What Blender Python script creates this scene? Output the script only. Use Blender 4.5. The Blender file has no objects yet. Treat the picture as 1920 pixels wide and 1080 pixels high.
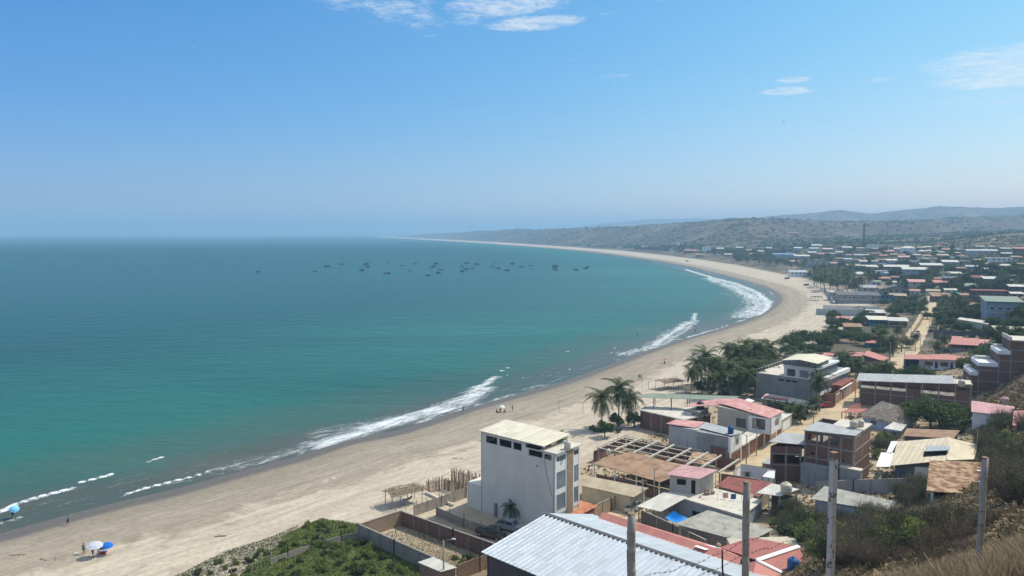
# A bay with a fishing fleet, beach and town, seen from a dry hillside.
EXPO=0.19
SKY_AIR,SKY_DUST,SKY_OZ,SKY_STR=1.25,0.15,3.2,0.15
CLOUD_V=5.6
SUN_E=3.9
HAZE_D=2.1e-4
import bpy, math, random
import numpy as np
R=math.radians
scene=bpy.context.scene
col=scene.collection
# ---------------------------------------------------------------- camera
CAMH=50.0; FPX=26/36*1920; PITCH=math.atan((540-436)/FPX)
cam=bpy.data.cameras.new('camera'); cam.lens=26; cam.sensor_width=36; cam.clip_start=.3; cam.clip_end=90000
co=bpy.data.objects.new('camera',cam); col.objects.link(co)
co.location=(0,0,CAMH); co.rotation_euler=(math.pi/2-PITCH,0,0)
scene.camera=co
scene.render.resolution_x=1024; scene.render.resolution_y=576
scene.view_settings.view_transform='Standard'; scene.view_settings.look='None'
scene.view_settings.exposure=EXPO; scene.view_settings.gamma=1
scene.cycles.use_denoising=True
scene.cycles.max_bounces=6; scene.cycles.diffuse_bounces=3; scene.cycles.glossy_bounces=2
scene.cycles.transmission_bounces=3; scene.cycles.volume_bounces=1; scene.cycles.transparent_max_bounces=6
scene.cycles.use_light_tree=False
# ---------------------------------------------------------------- sun and sky
SUN_AZ=R(25); SUN_EL=R(54)      # azimuth from +X towards +Y
world=bpy.data.worlds.new('World'); scene.world=world; world.use_nodes=True
nt=world.node_tree; nt.nodes.clear()
def N(nt,t,**k):
    n=nt.nodes.new(t)
    for a,b in k.items():
        if a.startswith('_'): n.inputs[a[1:]].default_value=b
        else: setattr(n,a,b)
    return n
def MA(nt,op,a,b=None,c=None,clamp=False):
    n=nt.nodes.new('ShaderNodeMath'); n.operation=op; n.use_clamp=clamp
    for i,v in enumerate((a,b,c)):
        if v is None: continue
        if isinstance(v,(int,float)): n.inputs[i].default_value=v
        else: nt.links.new(v,n.inputs[i])
    return n.outputs[0]
def MIX(nt,f,a,b,blend='MIX'):
    n=nt.nodes.new('ShaderNodeMix'); n.data_type='RGBA'; n.blend_type=blend; n.clamp_factor=True
    for i,v in ((0,f),(6,a),(7,b)):
        if isinstance(v,(int,float)): n.inputs[i].default_value=v if i==0 else (v,v,v,1)
        elif isinstance(v,(tuple,list)): n.inputs[i].default_value=(*v[:3],1)
        else: nt.links.new(v,n.inputs[i])
    return n.outputs[2]
def SM(nt,v,a,b,c=0.,d=1.):
    n=nt.nodes.new('ShaderNodeMapRange'); n.interpolation_type='SMOOTHSTEP'
    nt.links.new(v,n.inputs[0]); n.inputs[1].default_value=a; n.inputs[2].default_value=b; n.inputs[3].default_value=c; n.inputs[4].default_value=d
    return n.outputs[0]
def NZ(nt,vec,scale,detail=4,rough=.5,dist=0.,dim='3D'):
    n=nt.nodes.new('ShaderNodeTexNoise'); n.noise_dimensions=dim
    n.inputs['Scale'].default_value=scale; n.inputs['Detail'].default_value=detail; n.inputs['Roughness'].default_value=rough; n.inputs['Distortion'].default_value=dist
    if vec is not None: nt.links.new(vec,n.inputs['Vector'])
    return n.outputs['Fac']
def VM(nt,op,a,b=None):
    n=nt.nodes.new('ShaderNodeVectorMath'); n.operation=op
    for i,v in enumerate((a,b)):
        if v is None: continue
        if isinstance(v,(tuple,list)): n.inputs[i].default_value=v
        else: nt.links.new(v,n.inputs[i])
    return n.outputs[0]
sky=N(nt,'ShaderNodeTexSky',sky_type='NISHITA',sun_disc=False,sun_elevation=SUN_EL,sun_rotation=math.pi/2-SUN_AZ,altitude=0,air_density=SKY_AIR,dust_density=SKY_DUST,ozone_density=SKY_OZ)
bg=N(nt,'ShaderNodeBackground',_Strength=SKY_STR); wo=N(nt,'ShaderNodeOutputWorld')
tc=N(nt,'ShaderNodeTexCoord'); sp=N(nt,'ShaderNodeSeparateXYZ'); nt.links.new(tc.outputs['Generated'],sp.inputs[0])
X,Y,Z=sp.outputs
azim=MA(nt,'ARCTAN2',X,Y); elev=MA(nt,'ARCSINE',Z)
zc=MA(nt,'MAXIMUM',Z,.03)
cb=N(nt,'ShaderNodeCombineXYZ'); nt.links.new(MA(nt,'DIVIDE',X,zc),cb.inputs[0]); nt.links.new(MA(nt,'DIVIDE',Y,zc),cb.inputs[1])
# thin high clouds: streaky noise on a plane overhead, kept inside a few patches of sky
wp=VM(nt,'MULTIPLY',cb.outputs[0],(1.3,1.6,1))
n1=NZ(nt,wp,4.2,9,.7,1.1); n2=NZ(nt,wp,17.,7,.7,.8)
cn=MA(nt,'ADD',MA(nt,'MULTIPLY',n1,.66),MA(nt,'MULTIPLY',n2,.34))
def patch(px,py,wx,wy,gain,rot=0.):
    a0=math.atan((px-960)/FPX); e0=math.atan((436-py)/FPX*math.cos(a0))
    da=MA(nt,'SUBTRACT',azim,a0); de=MA(nt,'SUBTRACT',elev,e0)
    if rot:
        c,s=math.cos(rot),math.sin(rot)
        da,de=MA(nt,'ADD',MA(nt,'MULTIPLY',da,c),MA(nt,'MULTIPLY',de,s)),MA(nt,'SUBTRACT',MA(nt,'MULTIPLY',de,c),MA(nt,'MULTIPLY',da,s))
    da=MA(nt,'DIVIDE',da,wx/FPX); de=MA(nt,'DIVIDE',de,wy/FPX)
    r=MA(nt,'ADD',MA(nt,'MULTIPLY',da,da),MA(nt,'MULTIPLY',de,de))
    return MA(nt,'MULTIPLY',SM(nt,r,1.6,.1),gain)
pl=[(720,20,140,36,.46,-.15),(950,20,140,28,.62,.10),(1000,54,100,14,.72,.05),(860,46,70,14,.38,0),(800,72,40,8,.34,0),(930,2,120,16,.40,0),(1140,36,28,5,.34,0),(1066,120,24,4,.40,0),(1150,150,40,6,.36,0),(1478,155,36,7,.62,0),(1468,176,50,8,.66,0),
    (1638,155,32,7,.42,0),(1690,164,22,4,.3,0),(1885,120,140,26,.66,0),(1895,148,130,20,.72,0),(1860,190,150,16,.36,0),(1800,285,230,16,.30,0),(935,338,14,6,.3,0),(1250,8,60,8,.25,0)]
pm=None
for p in pl:
    v=patch(*p); pm=v if pm is None else MA(nt,'MAXIMUM',pm,v)
cl=SM(nt,MA(nt,'ADD',MA(nt,'MULTIPLY',cn,1.5),MA(nt,'MULTIPLY',pm,.62)),.90,1.36)
cl=MA(nt,'MULTIPLY',cl,SM(nt,pm,.0,.3))
cl=MA(nt,'MULTIPLY',cl,.66)
sr=nt.nodes.new('ShaderNodeSeparateColor');nt.links.new(sky.outputs[0],sr.inputs[0]);cc=nt.nodes.new('ShaderNodeCombineColor')
for i_,(a_,b_,c_) in enumerate(((.535,1.36,.70),(.61,.78,.46),(.832,.642,.07))):   # clear tropical blue, brighter toward the sun
    v_=MA(nt,'POWER',MA(nt,'MULTIPLY',sr.outputs[i_],SKY_STR),b_);g_=MA(nt,'EXPONENT',MA(nt,'MULTIPLY',X,c_));nt.links.new(MA(nt,'MULTIPLY',MA(nt,'MULTIPLY',v_,g_),a_/SKY_STR/1.087),cc.inputs[i_])
fill_veil=MA(nt,'MULTIPLY',SM(nt,Z,.34,.62),SM(nt,NZ(nt,cb.outputs[0],.9,5,.6),.3,.7,.25,.75))  # added pale veil above the view, makes the sky's fill light less blue
cm=MIX(nt,MA(nt,'MAXIMUM',cl,fill_veil),cc.outputs[0],(CLOUD_V*.97,CLOUD_V,CLOUD_V*1.02))
nt.links.new(cm,bg.inputs[0]); nt.links.new(bg.outputs[0],wo.inputs[0])
sl=bpy.data.lights.new('sun','SUN'); sl.energy=SUN_E; sl.angle=R(.5); sl.color=(1,.93,.80)
so=bpy.data.objects.new('sun',sl); col.objects.link(so)
so.rotation_euler=(math.pi/2-SUN_EL,0,SUN_AZ+math.pi/2)   # lamp's -Z points away from the sun
# ---------------------------------------------------------------- pixel rays (used to measure where things stand)
cpit,spit=math.cos(PITCH),math.sin(PITCH)
def ray(px,py):
    a=(px-960)/FPX;b=(540-py)/FPX
    return (a,cpit+b*spit,-spit+b*cpit)
def PZ(px,py,z):
    d=ray(px,py);t=(z-CAMH)/d[2];return (d[0]*t,d[1]*t,z)
def PD(px,py,D):
    d=ray(px,py);t=D/d[1];return (d[0]*t,D,CAMH+d[2]*t)
def XD(px,D): return ((px-960)/FPX*D,D)
# ---------------------------------------------------------------- terrain
_rs=np.random.RandomState(7); _tab=_rs.rand(256,256)
def vn(x,y):
    xi=np.floor(x).astype(int); yi=np.floor(y).astype(int); fx=x-xi; fy=y-yi
    fx=fx*fx*(3-2*fx); fy=fy*fy*(3-2*fy)
    g=lambda a,b:_tab[a&255,b&255]
    return (g(xi,yi)*(1-fx)+g(xi+1,yi)*fx)*(1-fy)+(g(xi,yi+1)*(1-fx)+g(xi+1,yi+1)*fx)*fy
def fbm(x,y,o=4,ridge=False):
    s=0;a=.5;tot=0
    for k in range(o):
        v=vn(x*2**k+17.3*k,y*2**k+5.1*k)
        if ridge: v=1-abs(2*v-1)
        s=s+a*v;tot+=a;a*=.55
    return s/tot
COAST_PX=[(-900,1190),(-300,1062),(0,1000),(133,963),(213,943),(333,915),(433,888),(547,858),(640,828),(740,808),(807,787),(867,768),(960,742),(1060,714),(1138,685),(1215,656),(1280,636),(1343,618),(1380,606),(1422,590),(1448,572),(1455,560),(1448,549),(1422,536),(1385,525),(1340,513),(1292,501),(1228,489),(1143,477),(1100,471.5),(1000,463),(900,456),(800,450),(700,444.5)]
COAST=np.array([PZ(a,b,0)[:2] for a,b in COAST_PX]+[(-1700,9300),(-600,11500),(4000,26000)])
COAST[0]=(-330,-150)
def coast_s(x,y):
    """signed distance to the waterline, + inland, and the running length along it"""
    x=np.asarray(x,float);y=np.asarray(y,float)
    best=np.full(x.shape,1e12);sg=np.ones(x.shape);al=np.zeros(x.shape);L=0
    for (ax,ay),(bx,by) in zip(COAST[:-1],COAST[1:]):
        dx,dy=bx-ax,by-ay;l2=dx*dx+dy*dy
        t=np.clip(((x-ax)*dx+(y-ay)*dy)/l2,0,1)
        ex=x-(ax+t*dx);ey=y-(ay+t*dy);d=ex*ex+ey*ey
        cr=dx*(y-ay)-dy*(x-ax)
        m=d<best
        best=np.where(m,d,best);sg=np.where(m,np.where(cr<0,1.,-1.),sg);al=np.where(m,L+t*math.sqrt(l2),al)
        L+=math.sqrt(l2)
    return np.sqrt(best)*sg,al
CTRL=[(300,6,44),(700,6,45.3),(1300,6,46),(1900,6,46.4),(2400,6,48.5),(0,10,40),(700,10,43.6),(1300,10,44.5),(1900,10,45.2),(2400,10,48),
(200,20,33),(700,20,36),(1300,20,37.5),(1600,20,39.4),(1900,20,40.8),(2400,20,44.5),(700,40,20),(1300,40,24.5),(1600,45,26.5),(1750,45,28.6),(1900,45,31),(2300,45,37),
(200,70,4),(700,70,5),(1200,75,6.5),(1450,75,11),(1600,75,17.2),(1750,75,18.3),(1900,75,22.3),(2200,75,31),
(200,95,1.5),(700,95,1.8),(1100,95,2),(1350,95,2.6),(1500,95,5.5),(1600,95,9.4),(1750,103,10.8),(1900,95,17.2),(2200,95,28),
(700,130,1.6),(1100,130,1.7),(1500,130,2),(1650,130,3.2),(1800,130,7),(1920,130,12.5),(2200,130,24),
(1100,200,1.8),(1500,200,1.9),(1700,190,3),(1860,190,5.6),(1920,195,12.2),(2100,195,24),(1400,300,2.2),(1650,300,2.4),(1800,280,5),(1920,280,10),(2100,280,22),
(1650,450,3),(1745,430,4),(1850,450,8),(1920,450,13),(2100,450,26),(1600,560,3.2),(1748,557,5),(1820,560,9),(1900,560,17),(1800,640,15),(1880,700,21.5),(2100,700,36),
(1480,800,2.6),(1640,800,9),(1720,850,14),(1860,950,28.5),(1790,950,24),(1850,1150,43),(1920,1100,42.5),(2100,1100,52),(1440,1200,12),(1440,1500,20),(1600,1300,25),(1700,1300,26.5),(1300,1500,10),(1200,2000,10),(1400,1800,24),(1800,1700,44),(2000,1700,55),(1100,2700,6),(900,4500,8),(700,9500,4),(1500,4000,40),(1900,4000,60),(1300,9000,20)]
def ulog(px,D): return np.stack([np.asarray(px,float)/500.,np.log(np.asarray(D,float))*1.6],-1)
_C=ulog([c[0] for c in CTRL],[c[1] for c in CTRL]);_V=np.array([c[2] for c in CTRL],float)
def _phi(r2): return r2*np.log(r2+1e-9)*.5
_n=len(_V);_A=np.zeros((_n+3,_n+3));_A[:_n,:_n]=_phi(((_C[:,None]-_C[None])**2).sum(-1))+np.eye(_n)*.004
_A[:_n,_n]=1;_A[:_n,_n+1:]=_C;_A[_n,:_n]=1;_A[_n+1:,:_n]=_C.T
_W=np.linalg.solve(_A,np.concatenate([_V,np.zeros(3)]))
def tps(px,D):
    q=ulog(px,D);out=_W[_n]+q[...,0]*_W[_n+1]+q[...,1]*_W[_n+2]
    for i in range(_n):
        out=out+_W[i]*_phi((q[...,0]-_C[i,0])**2+(q[...,1]-_C[i,1])**2)
    return out
RIDGES=[ # px, distance, pixel row of the crest
 [(650,9600,441),(760,8400,438.2),(820,6700,436),(870,5400,431.5),(960,4300,428.5),(1050,3500,430),(1100,3200,427),(1200,2900,424),(1290,2700,418),(1380,2350,411),(1450,2350,411),(1560,2500,417),(1620,2600,415),(1700,2600,413),(1800,2700,408),(1920,2800,405),(2300,2800,396)],
 [(1200,5400,428),(1300,5200,423),(1380,5000,416),(1440,4800,406),(1500,4800,402),(1575,4800,395),(1630,4800,401),(1700,4600,394),(1760,4500,388),(1850,4500,391),(1920,4500,388),(2300,4500,380)],
 [(1040,9500,430),(1130,9500,420),(1220,9500,412.5),(1290,9500,410),(1380,9500,412.5),(1450,9500,416),(1700,9500,412),(2300,9500,410)]]
RIDGES=[np.array([(a,b,CAMH+(436-c)/FPX*b) for a,b,c in r]) for r in RIDGES]
BENCH=[]
def sstep(x,a,b):
    t=np.clip((x-a)/(b-a),0,1);return t*t*(3-2*t)
def zt(x,y,full=True):
    x=np.asarray(x,float);y=np.asarray(y,float)
    D=np.maximum(y,5.);px=960+x/D*FPX;px=np.clip(px,-600,2500)
    s,al=coast_s(x,y)
    b=np.where(s>0,np.minimum(s*.034,1.7),np.maximum(s*.045,-4))
    base=tps(px,np.clip(D,5,12000))
    w=sstep(s,22+.02*D,75+.06*D)
    near=sstep(D,110,60)
    w=np.maximum(w,near*sstep(s,-20,30))
    z=b*(1-w)+np.maximum(base,b*.8)*w
    if full:
        for k,r in enumerate(RIDGES):
            Dr=np.interp(px,r[:,0],r[:,1]);zr=np.interp(px,r[:,0],r[:,2])
            edge=sstep(px,r[0,0]-30,r[0,0]+60)
            g=(fbm(x/420+3*k,y/420,5,True)-.55)
            m=np.where(y<Dr,sstep(y,Dr*(.62 if k==0 else .72),Dr),1-.75*sstep(y,Dr,Dr*1.35))
            amp=np.clip(m*(1-m)*4,0,1)
            crest=(fbm(px/28.+9*k,np.zeros_like(px)+k*7.7,3)-.5)*Dr*.0024
            # eroded gullies: steeper faces with terraces
            mm=m**1.25
            h=(zr+crest)*mm*edge+amp*g*zr*.8*edge
            wi=sstep(s,60+.02*D,220+.05*D)
            z=np.where((y>900)&(s>5),np.maximum(z,h*wi),z)
        rough=sstep(D,25,60)*w*(.5*(fbm(x/14,y/14,2)-.5)+sstep(D,600,1500)*7*(fbm(x/120,y/120,4,True)-.6))
        flat=1-.9*sstep(base,6,2.5)
        z=z+rough*flat+w*(1-sstep(D,25,60))*.16*(fbm(x/6.,y/6.,2)-.5)
    return z
_T=5*np.exp(np.linspace(0,math.log(12000/5),900))
def G(px,py):
    """where the sight line of a pixel meets the ground"""
    d=ray(px,py);t=_T
    X_,Y_,Z_=d[0]*t,d[1]*t,CAMH+d[2]*t
    f=Z_-zt(X_,Y_);i=int(np.argmax(f<0)) if (f<0).any() else len(t)-1
    if i==0: return (X_[0],Y_[0],float(zt(X_[0],Y_[0])))
    a=f[i-1]/(f[i-1]-f[i]+1e-9);tt=t[i-1]+(t[i]-t[i-1])*a
    x,y=d[0]*tt,d[1]*tt
    return (x,y,float(zt(x,y)))
def ZT(x,y): return float(zt(np.array([x]),np.array([y]))[0])
# ---------------------------------------------------------------- materials
def SC(nt,v,f):
    n=nt.nodes.new('ShaderNodeVectorMath');n.operation='SCALE'
    if isinstance(v,(tuple,list)): n.inputs[0].default_value=v
    else: nt.links.new(v,n.inputs[0])
    if isinstance(f,(int,float)): n.inputs['Scale'].default_value=f
    else: nt.links.new(f,n.inputs['Scale'])
    return n.outputs[0]
def newmat(name):
    m=bpy.data.materials.new(name);m.use_nodes=True;nt=m.node_tree;nt.nodes.clear()
    out=nt.nodes.new('ShaderNodeOutputMaterial');b=nt.nodes.new('ShaderNodeBsdfPrincipled');nt.links.new(b.outputs[0],out.inputs[0])
    return m,nt,b,out
MATS={}
def mat(name,c,rough=.85,var=.25,sc=.7,c2=None,c2t=(.5,.65),c2s=.5,spec=.2,metal=0.,corr=None,brick=False,bump=.0,streak=0.,fine=6.,tile=False):
    if name in MATS: return MATS[name]
    m,nt,b,out=newmat(name)
    tc=N(nt,'ShaderNodeTexCoord');v=tc.outputs['Object']
    oi=N(nt,'ShaderNodeObjectInfo')
    off=SC(nt,(37.,19.,11.),oi.outputs['Random'])
    vo=VM(nt,'ADD',v,off)
    base=c
    if brick:
        s=N(nt,'ShaderNodeSeparateXYZ');nt.links.new(v,s.inputs[0]);cb=N(nt,'ShaderNodeCombineXYZ')
        nt.links.new(MA(nt,'ADD',s.outputs[0],s.outputs[1]),cb.inputs[0]);nt.links.new(s.outputs[2],cb.inputs[1])
        bt=N(nt,'ShaderNodeTexBrick',_Scale=1.);bt.inputs['Brick Width'].default_value=.28;bt.inputs['Row Height'].default_value=.13;bt.inputs['Mortar Size'].default_value=.014;bt.inputs['Bias'].default_value=-.2
        bt.inputs['Color1'].default_value=(*c,1);bt.inputs['Color2'].default_value=(c[0]*.62,c[1]*.6,c[2]*.6,1);bt.inputs['Mortar'].default_value=(.19,.165,.145,1)
        nt.links.new(cb.outputs[0],bt.inputs['Vector']);base=bt.outputs[0]
    if c2:
        base=MIX(nt,SM(nt,NZ(nt,vo,c2s,6,.6),*c2t),base,c2)
    if streak:
        sv=VM(nt,'MULTIPLY',vo,(1.6,1.6,.12))
        base=MIX(nt,MA(nt,'MULTIPLY',SM(nt,NZ(nt,sv,1.,5,.6),.48,.75),streak),base,(c[0]*.35,c[1]*.34,c[2]*.33))
    n=MA(nt,'ADD',MA(nt,'MULTIPLY',NZ(nt,vo,sc,5,.6),.6),MA(nt,'MULTIPLY',NZ(nt,vo,fine,3,.6),.4))
    f=SM(nt,n,.3,.7,1-var,1+var)
    mx=SC(nt,base,f);nt.links.new(mx,b.inputs['Base Color'])
    b.inputs['Roughness'].default_value=rough;b.inputs['Specular IOR Level'].default_value=spec;b.inputs['Metallic'].default_value=metal
    hgt=None
    if corr or tile:
        ax,per,st=corr if corr else (1,.3,.6)
        s=N(nt,'ShaderNodeSeparateXYZ');nt.links.new(v,s.inputs[0])
        hgt=MA(nt,'MULTIPLY',MA(nt,'SINE',MA(nt,'MULTIPLY',s.outputs[ax],2*math.pi/per)),st*per*.12)
        # sheets: faint seams and a tone of their own for each sheet
        sh=N(nt,'ShaderNodeTexWhiteNoise',noise_dimensions='2D');cb=N(nt,'ShaderNodeCombineXYZ')
        nt.links.new(MA(nt,'FLOOR',MA(nt,'DIVIDE',s.outputs[ax],.9)),cb.inputs[0]);nt.links.new(MA(nt,'FLOOR',MA(nt,'DIVIDE',s.outputs[1-ax],2.6)),cb.inputs[1])
        nt.links.new(cb.outputs[0],sh.inputs['Vector'])
        k=SC(nt,mx,MA(nt,'ADD',.90,MA(nt,'MULTIPLY',sh.outputs['Value'],.18)))
        nt.links.new(k,b.inputs['Base Color'])
    if bump or hgt is not None:
        bn=N(nt,'ShaderNodeBump',_Distance=1.);bn.inputs['Strength'].default_value=1 if hgt is not None else bump
        hh=MA(nt,'MULTIPLY',NZ(nt,vo,fine,4,.6),.02+bump*.06)
        if hgt is not None: hh=MA(nt,'ADD',hh,hgt)
        nt.links.new(hh,bn.inputs['Height']);nt.links.new(bn.outputs[0],b.inputs['Normal'])
    MATS[name]=m;return m
def leafmat(name,c,c2,trans=.25):
    if name in MATS: return MATS[name]
    m,nt,b,out=newmat(name)
    tc=N(nt,'ShaderNodeTexCoord');oi=N(nt,'ShaderNodeObjectInfo')
    n=NZ(nt,tc.outputs['Object'],.9,3,.6)
    f=MA(nt,'ADD',MA(nt,'MULTIPLY',SM(nt,n,.35,.65),.6),MA(nt,'MULTIPLY',oi.outputs['Random'],.4))
    c_=MIX(nt,f,c,c2)
    gr=N(nt,'ShaderNodeNewGeometry');rr=MA(nt,'ADD',.72,MA(nt,'MULTIPLY',gr.outputs['Random Per Island'],.56))
    c_=SC(nt,c_,rr)
    nt.links.new(c_,b.inputs['Base Color']);b.inputs['Roughness'].default_value=.65;b.inputs['Specular IOR Level'].default_value=.25
    t=N(nt,'ShaderNodeBsdfTranslucent');nt.links.new(c_,t.inputs[0]);mx=N(nt,'ShaderNodeMixShader');mx.inputs[0].default_value=trans
    nt.links.new(b.outputs[0],mx.inputs[1]);nt.links.new(t.outputs[0],mx.inputs[2]);nt.links.new(mx.outputs[0],out.inputs[0])
    MATS[name]=m;return m
# ---------------------------------------------------------------- object helpers
def tag(o,label=None,cat=None,group=None,kind=None):
    if label: o['label']=label
    if cat: o['category']=cat
    if group: o['group']=group
    if kind: o['kind']=kind
    return o
def empty(name,label,cat,loc=(0,0,0),rz=0.,group=None):
    o=bpy.data.objects.new(name,None);col.objects.link(o);o.location=loc;o.rotation_euler=(0,0,rz);o.empty_display_size=.5
    return tag(o,label,cat,group)
class MB:
    def __init__(s): s.v=[];s.f=[]
    def add(s,vs,fs):
        n=len(s.v);s.v+=[tuple(p) for p in vs];s.f+=[tuple(i+n for i in f) for f in fs];return s
    def hexa(s,b,t):
        return s.add(list(b)+list(t),[(3,2,1,0),(4,5,6,7),(0,1,5,4),(1,2,6,5),(2,3,7,6),(3,0,4,7)])
    def box(s,x0,x1,y0,y1,z0,z1):
        return s.hexa([(x0,y0,z0),(x1,y0,z0),(x1,y1,z0),(x0,y1,z0)],[(x0,y0,z1),(x1,y0,z1),(x1,y1,z1),(x0,y1,z1)])
    def sheet(s,p,th=.06):
        return s.hexa([(a,b,c-th) for a,b,c in p],p) if len(p)==4 else s.prism(p,th)
    def prism(s,p,th):
        n=len(p);return s.add([(a,b,c-th) for a,b,c in p]+list(p),[tuple(range(n))[::-1],tuple(range(n,2*n))]+[(i,(i+1)%n,n+(i+1)%n,n+i) for i in range(n)])
    def tube(s,pts,r,n=6,cap=True):
        pts=[np.array(p,float) for p in pts];m=len(pts)
        if not hasattr(r,'__len__'): r=[r]*m
        base=len(s.v);ref=None
        for i,p in enumerate(pts):
            d=pts[min(i+1,m-1)]-pts[max(i-1,0)];d=d/(np.linalg.norm(d)+1e-9)
            a=np.array((0,0,1.)) if abs(d[2])<.9 else np.array((1.,0,0))
            u=np.cross(d,a);u/=np.linalg.norm(u);w=np.cross(d,u)
            for k in range(n):
                q=p+r[i]*(u*math.cos(2*math.pi*k/n)+w*math.sin(2*math.pi*k/n));s.v.append(tuple(q))
        for i in range(m-1):
            for k in range(n):
                a=base+i*n+k;b=base+i*n+(k+1)%n;s.f.append((a,b,b+n,a+n))
        if cap: s.f.append(tuple(base+k for k in range(n))[::-1]);s.f.append(tuple(base+(m-1)*n+k for k in range(n)))
        return s
    def lathe(s,prof,c=(0,0,0),n=14):
        base=len(s.v)
        for r,z in prof:
            for k in range(n): s.v.append((c[0]+r*math.cos(2*math.pi*k/n),c[1]+r*math.sin(2*math.pi*k/n),c[2]+z))
        for i in range(len(prof)-1):
            for k in range(n):
                a=base+i*n+k;b=base+i*n+(k+1)%n;s.f.append((a,b,b+n,a+n))
        s.f.append(tuple(base+k for k in range(n))[::-1]);s.f.append(tuple(base+(len(prof)-1)*n+k for k in range(n)))
        return s
    def mesh(s,name,m,smooth=False):
        me=bpy.data.meshes.new(name);me.from_pydata(s.v,[],s.f);me.materials.append(m)
        if smooth: me.polygons.foreach_set('use_smooth',[True]*len(me.polygons))
        me.update();return me
    def build(s,name,m,parent=None,smooth=False,**k):
        o=bpy.data.objects.new(name,s.mesh(name,m,smooth));col.objects.link(o)
        if parent is not None: o.parent=parent
        return tag(o,**k)
def children(o): return list(o.children)
def copy_tree(o,parent=None):
    c=o.copy();col.objects.link(c);c.parent=parent
    for ch in KIDS.get(o.name) or []: copy_tree(ch,c)
    return c
KIDS={}
def remember(o):
    KIDS[o.name]=list(o.children)
    for c in o.children: remember(c)
    return o
def clone(o,loc,rz=0.,sc=1.,label=None,group=None,cat=None):
    c=copy_tree(o);c.location=loc;c.rotation_euler=(0,0,rz);c.scale=(sc,sc,sc) if not hasattr(sc,'__len__') else sc
    tag(c,label,cat,group);return c
# ---------------------------------------------------------------- ground sheet and sea sheet
def grid_xy(nr,nc,r1,k0=-1.2,k1=1.2):
    D=5*np.exp(np.linspace(0,math.log((r1+25)/5),nr));k=np.linspace(k0,k1,nc)
    Y_=np.repeat((D-25)[:,None],nc,1);X_=D[:,None]*k[None];return X_,Y_
def grid_mesh(name,X_,Y_,Z_,m,keep=None,attrs={}):
    nr,nc=X_.shape
    idx=np.arange(nr*nc).reshape(nr,nc)
    q=np.stack([idx[:-1,:-1],idx[:-1,1:],idx[1:,1:],idx[1:,:-1]],-1).reshape(-1,4)
    V=np.stack([X_,Y_,Z_],-1).reshape(-1,3)
    if keep is not None:
        kf=keep.reshape(-1)[q].any(1);q=q[kf];u,inv=np.unique(q,return_inverse=True);q=inv.reshape(-1,4);V=V[u]
        attrs={k:a.reshape(-1)[u] for k,a in attrs.items()}
    me=bpy.data.meshes.new(name);me.vertices.add(len(V));me.vertices.foreach_set('co',V.astype(np.float32).ravel())
    me.loops.add(len(q)*4);me.loops.foreach_set('vertex_index',q.astype(np.int32).ravel())
    me.polygons.add(len(q));me.polygons.foreach_set('loop_start',(np.arange(len(q))*4).astype(np.int32));me.polygons.foreach_set('loop_total',np.full(len(q),4,np.int32))
    me.polygons.foreach_set('use_smooth',np.ones(len(q),bool));me.update(calc_edges=True)
    for k,a in attrs.items():
        at=me.attributes.new(k,'FLOAT','POINT');at.data.foreach_set('value',np.asarray(a,np.float32).ravel())
    me.materials.append(m);o=bpy.data.objects.new(name,me);col.objects.link(o);return o
def ATT(nt,n):
    a=nt.nodes.new('ShaderNodeAttribute');a.attribute_name=n;return a.outputs['Fac']
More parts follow.
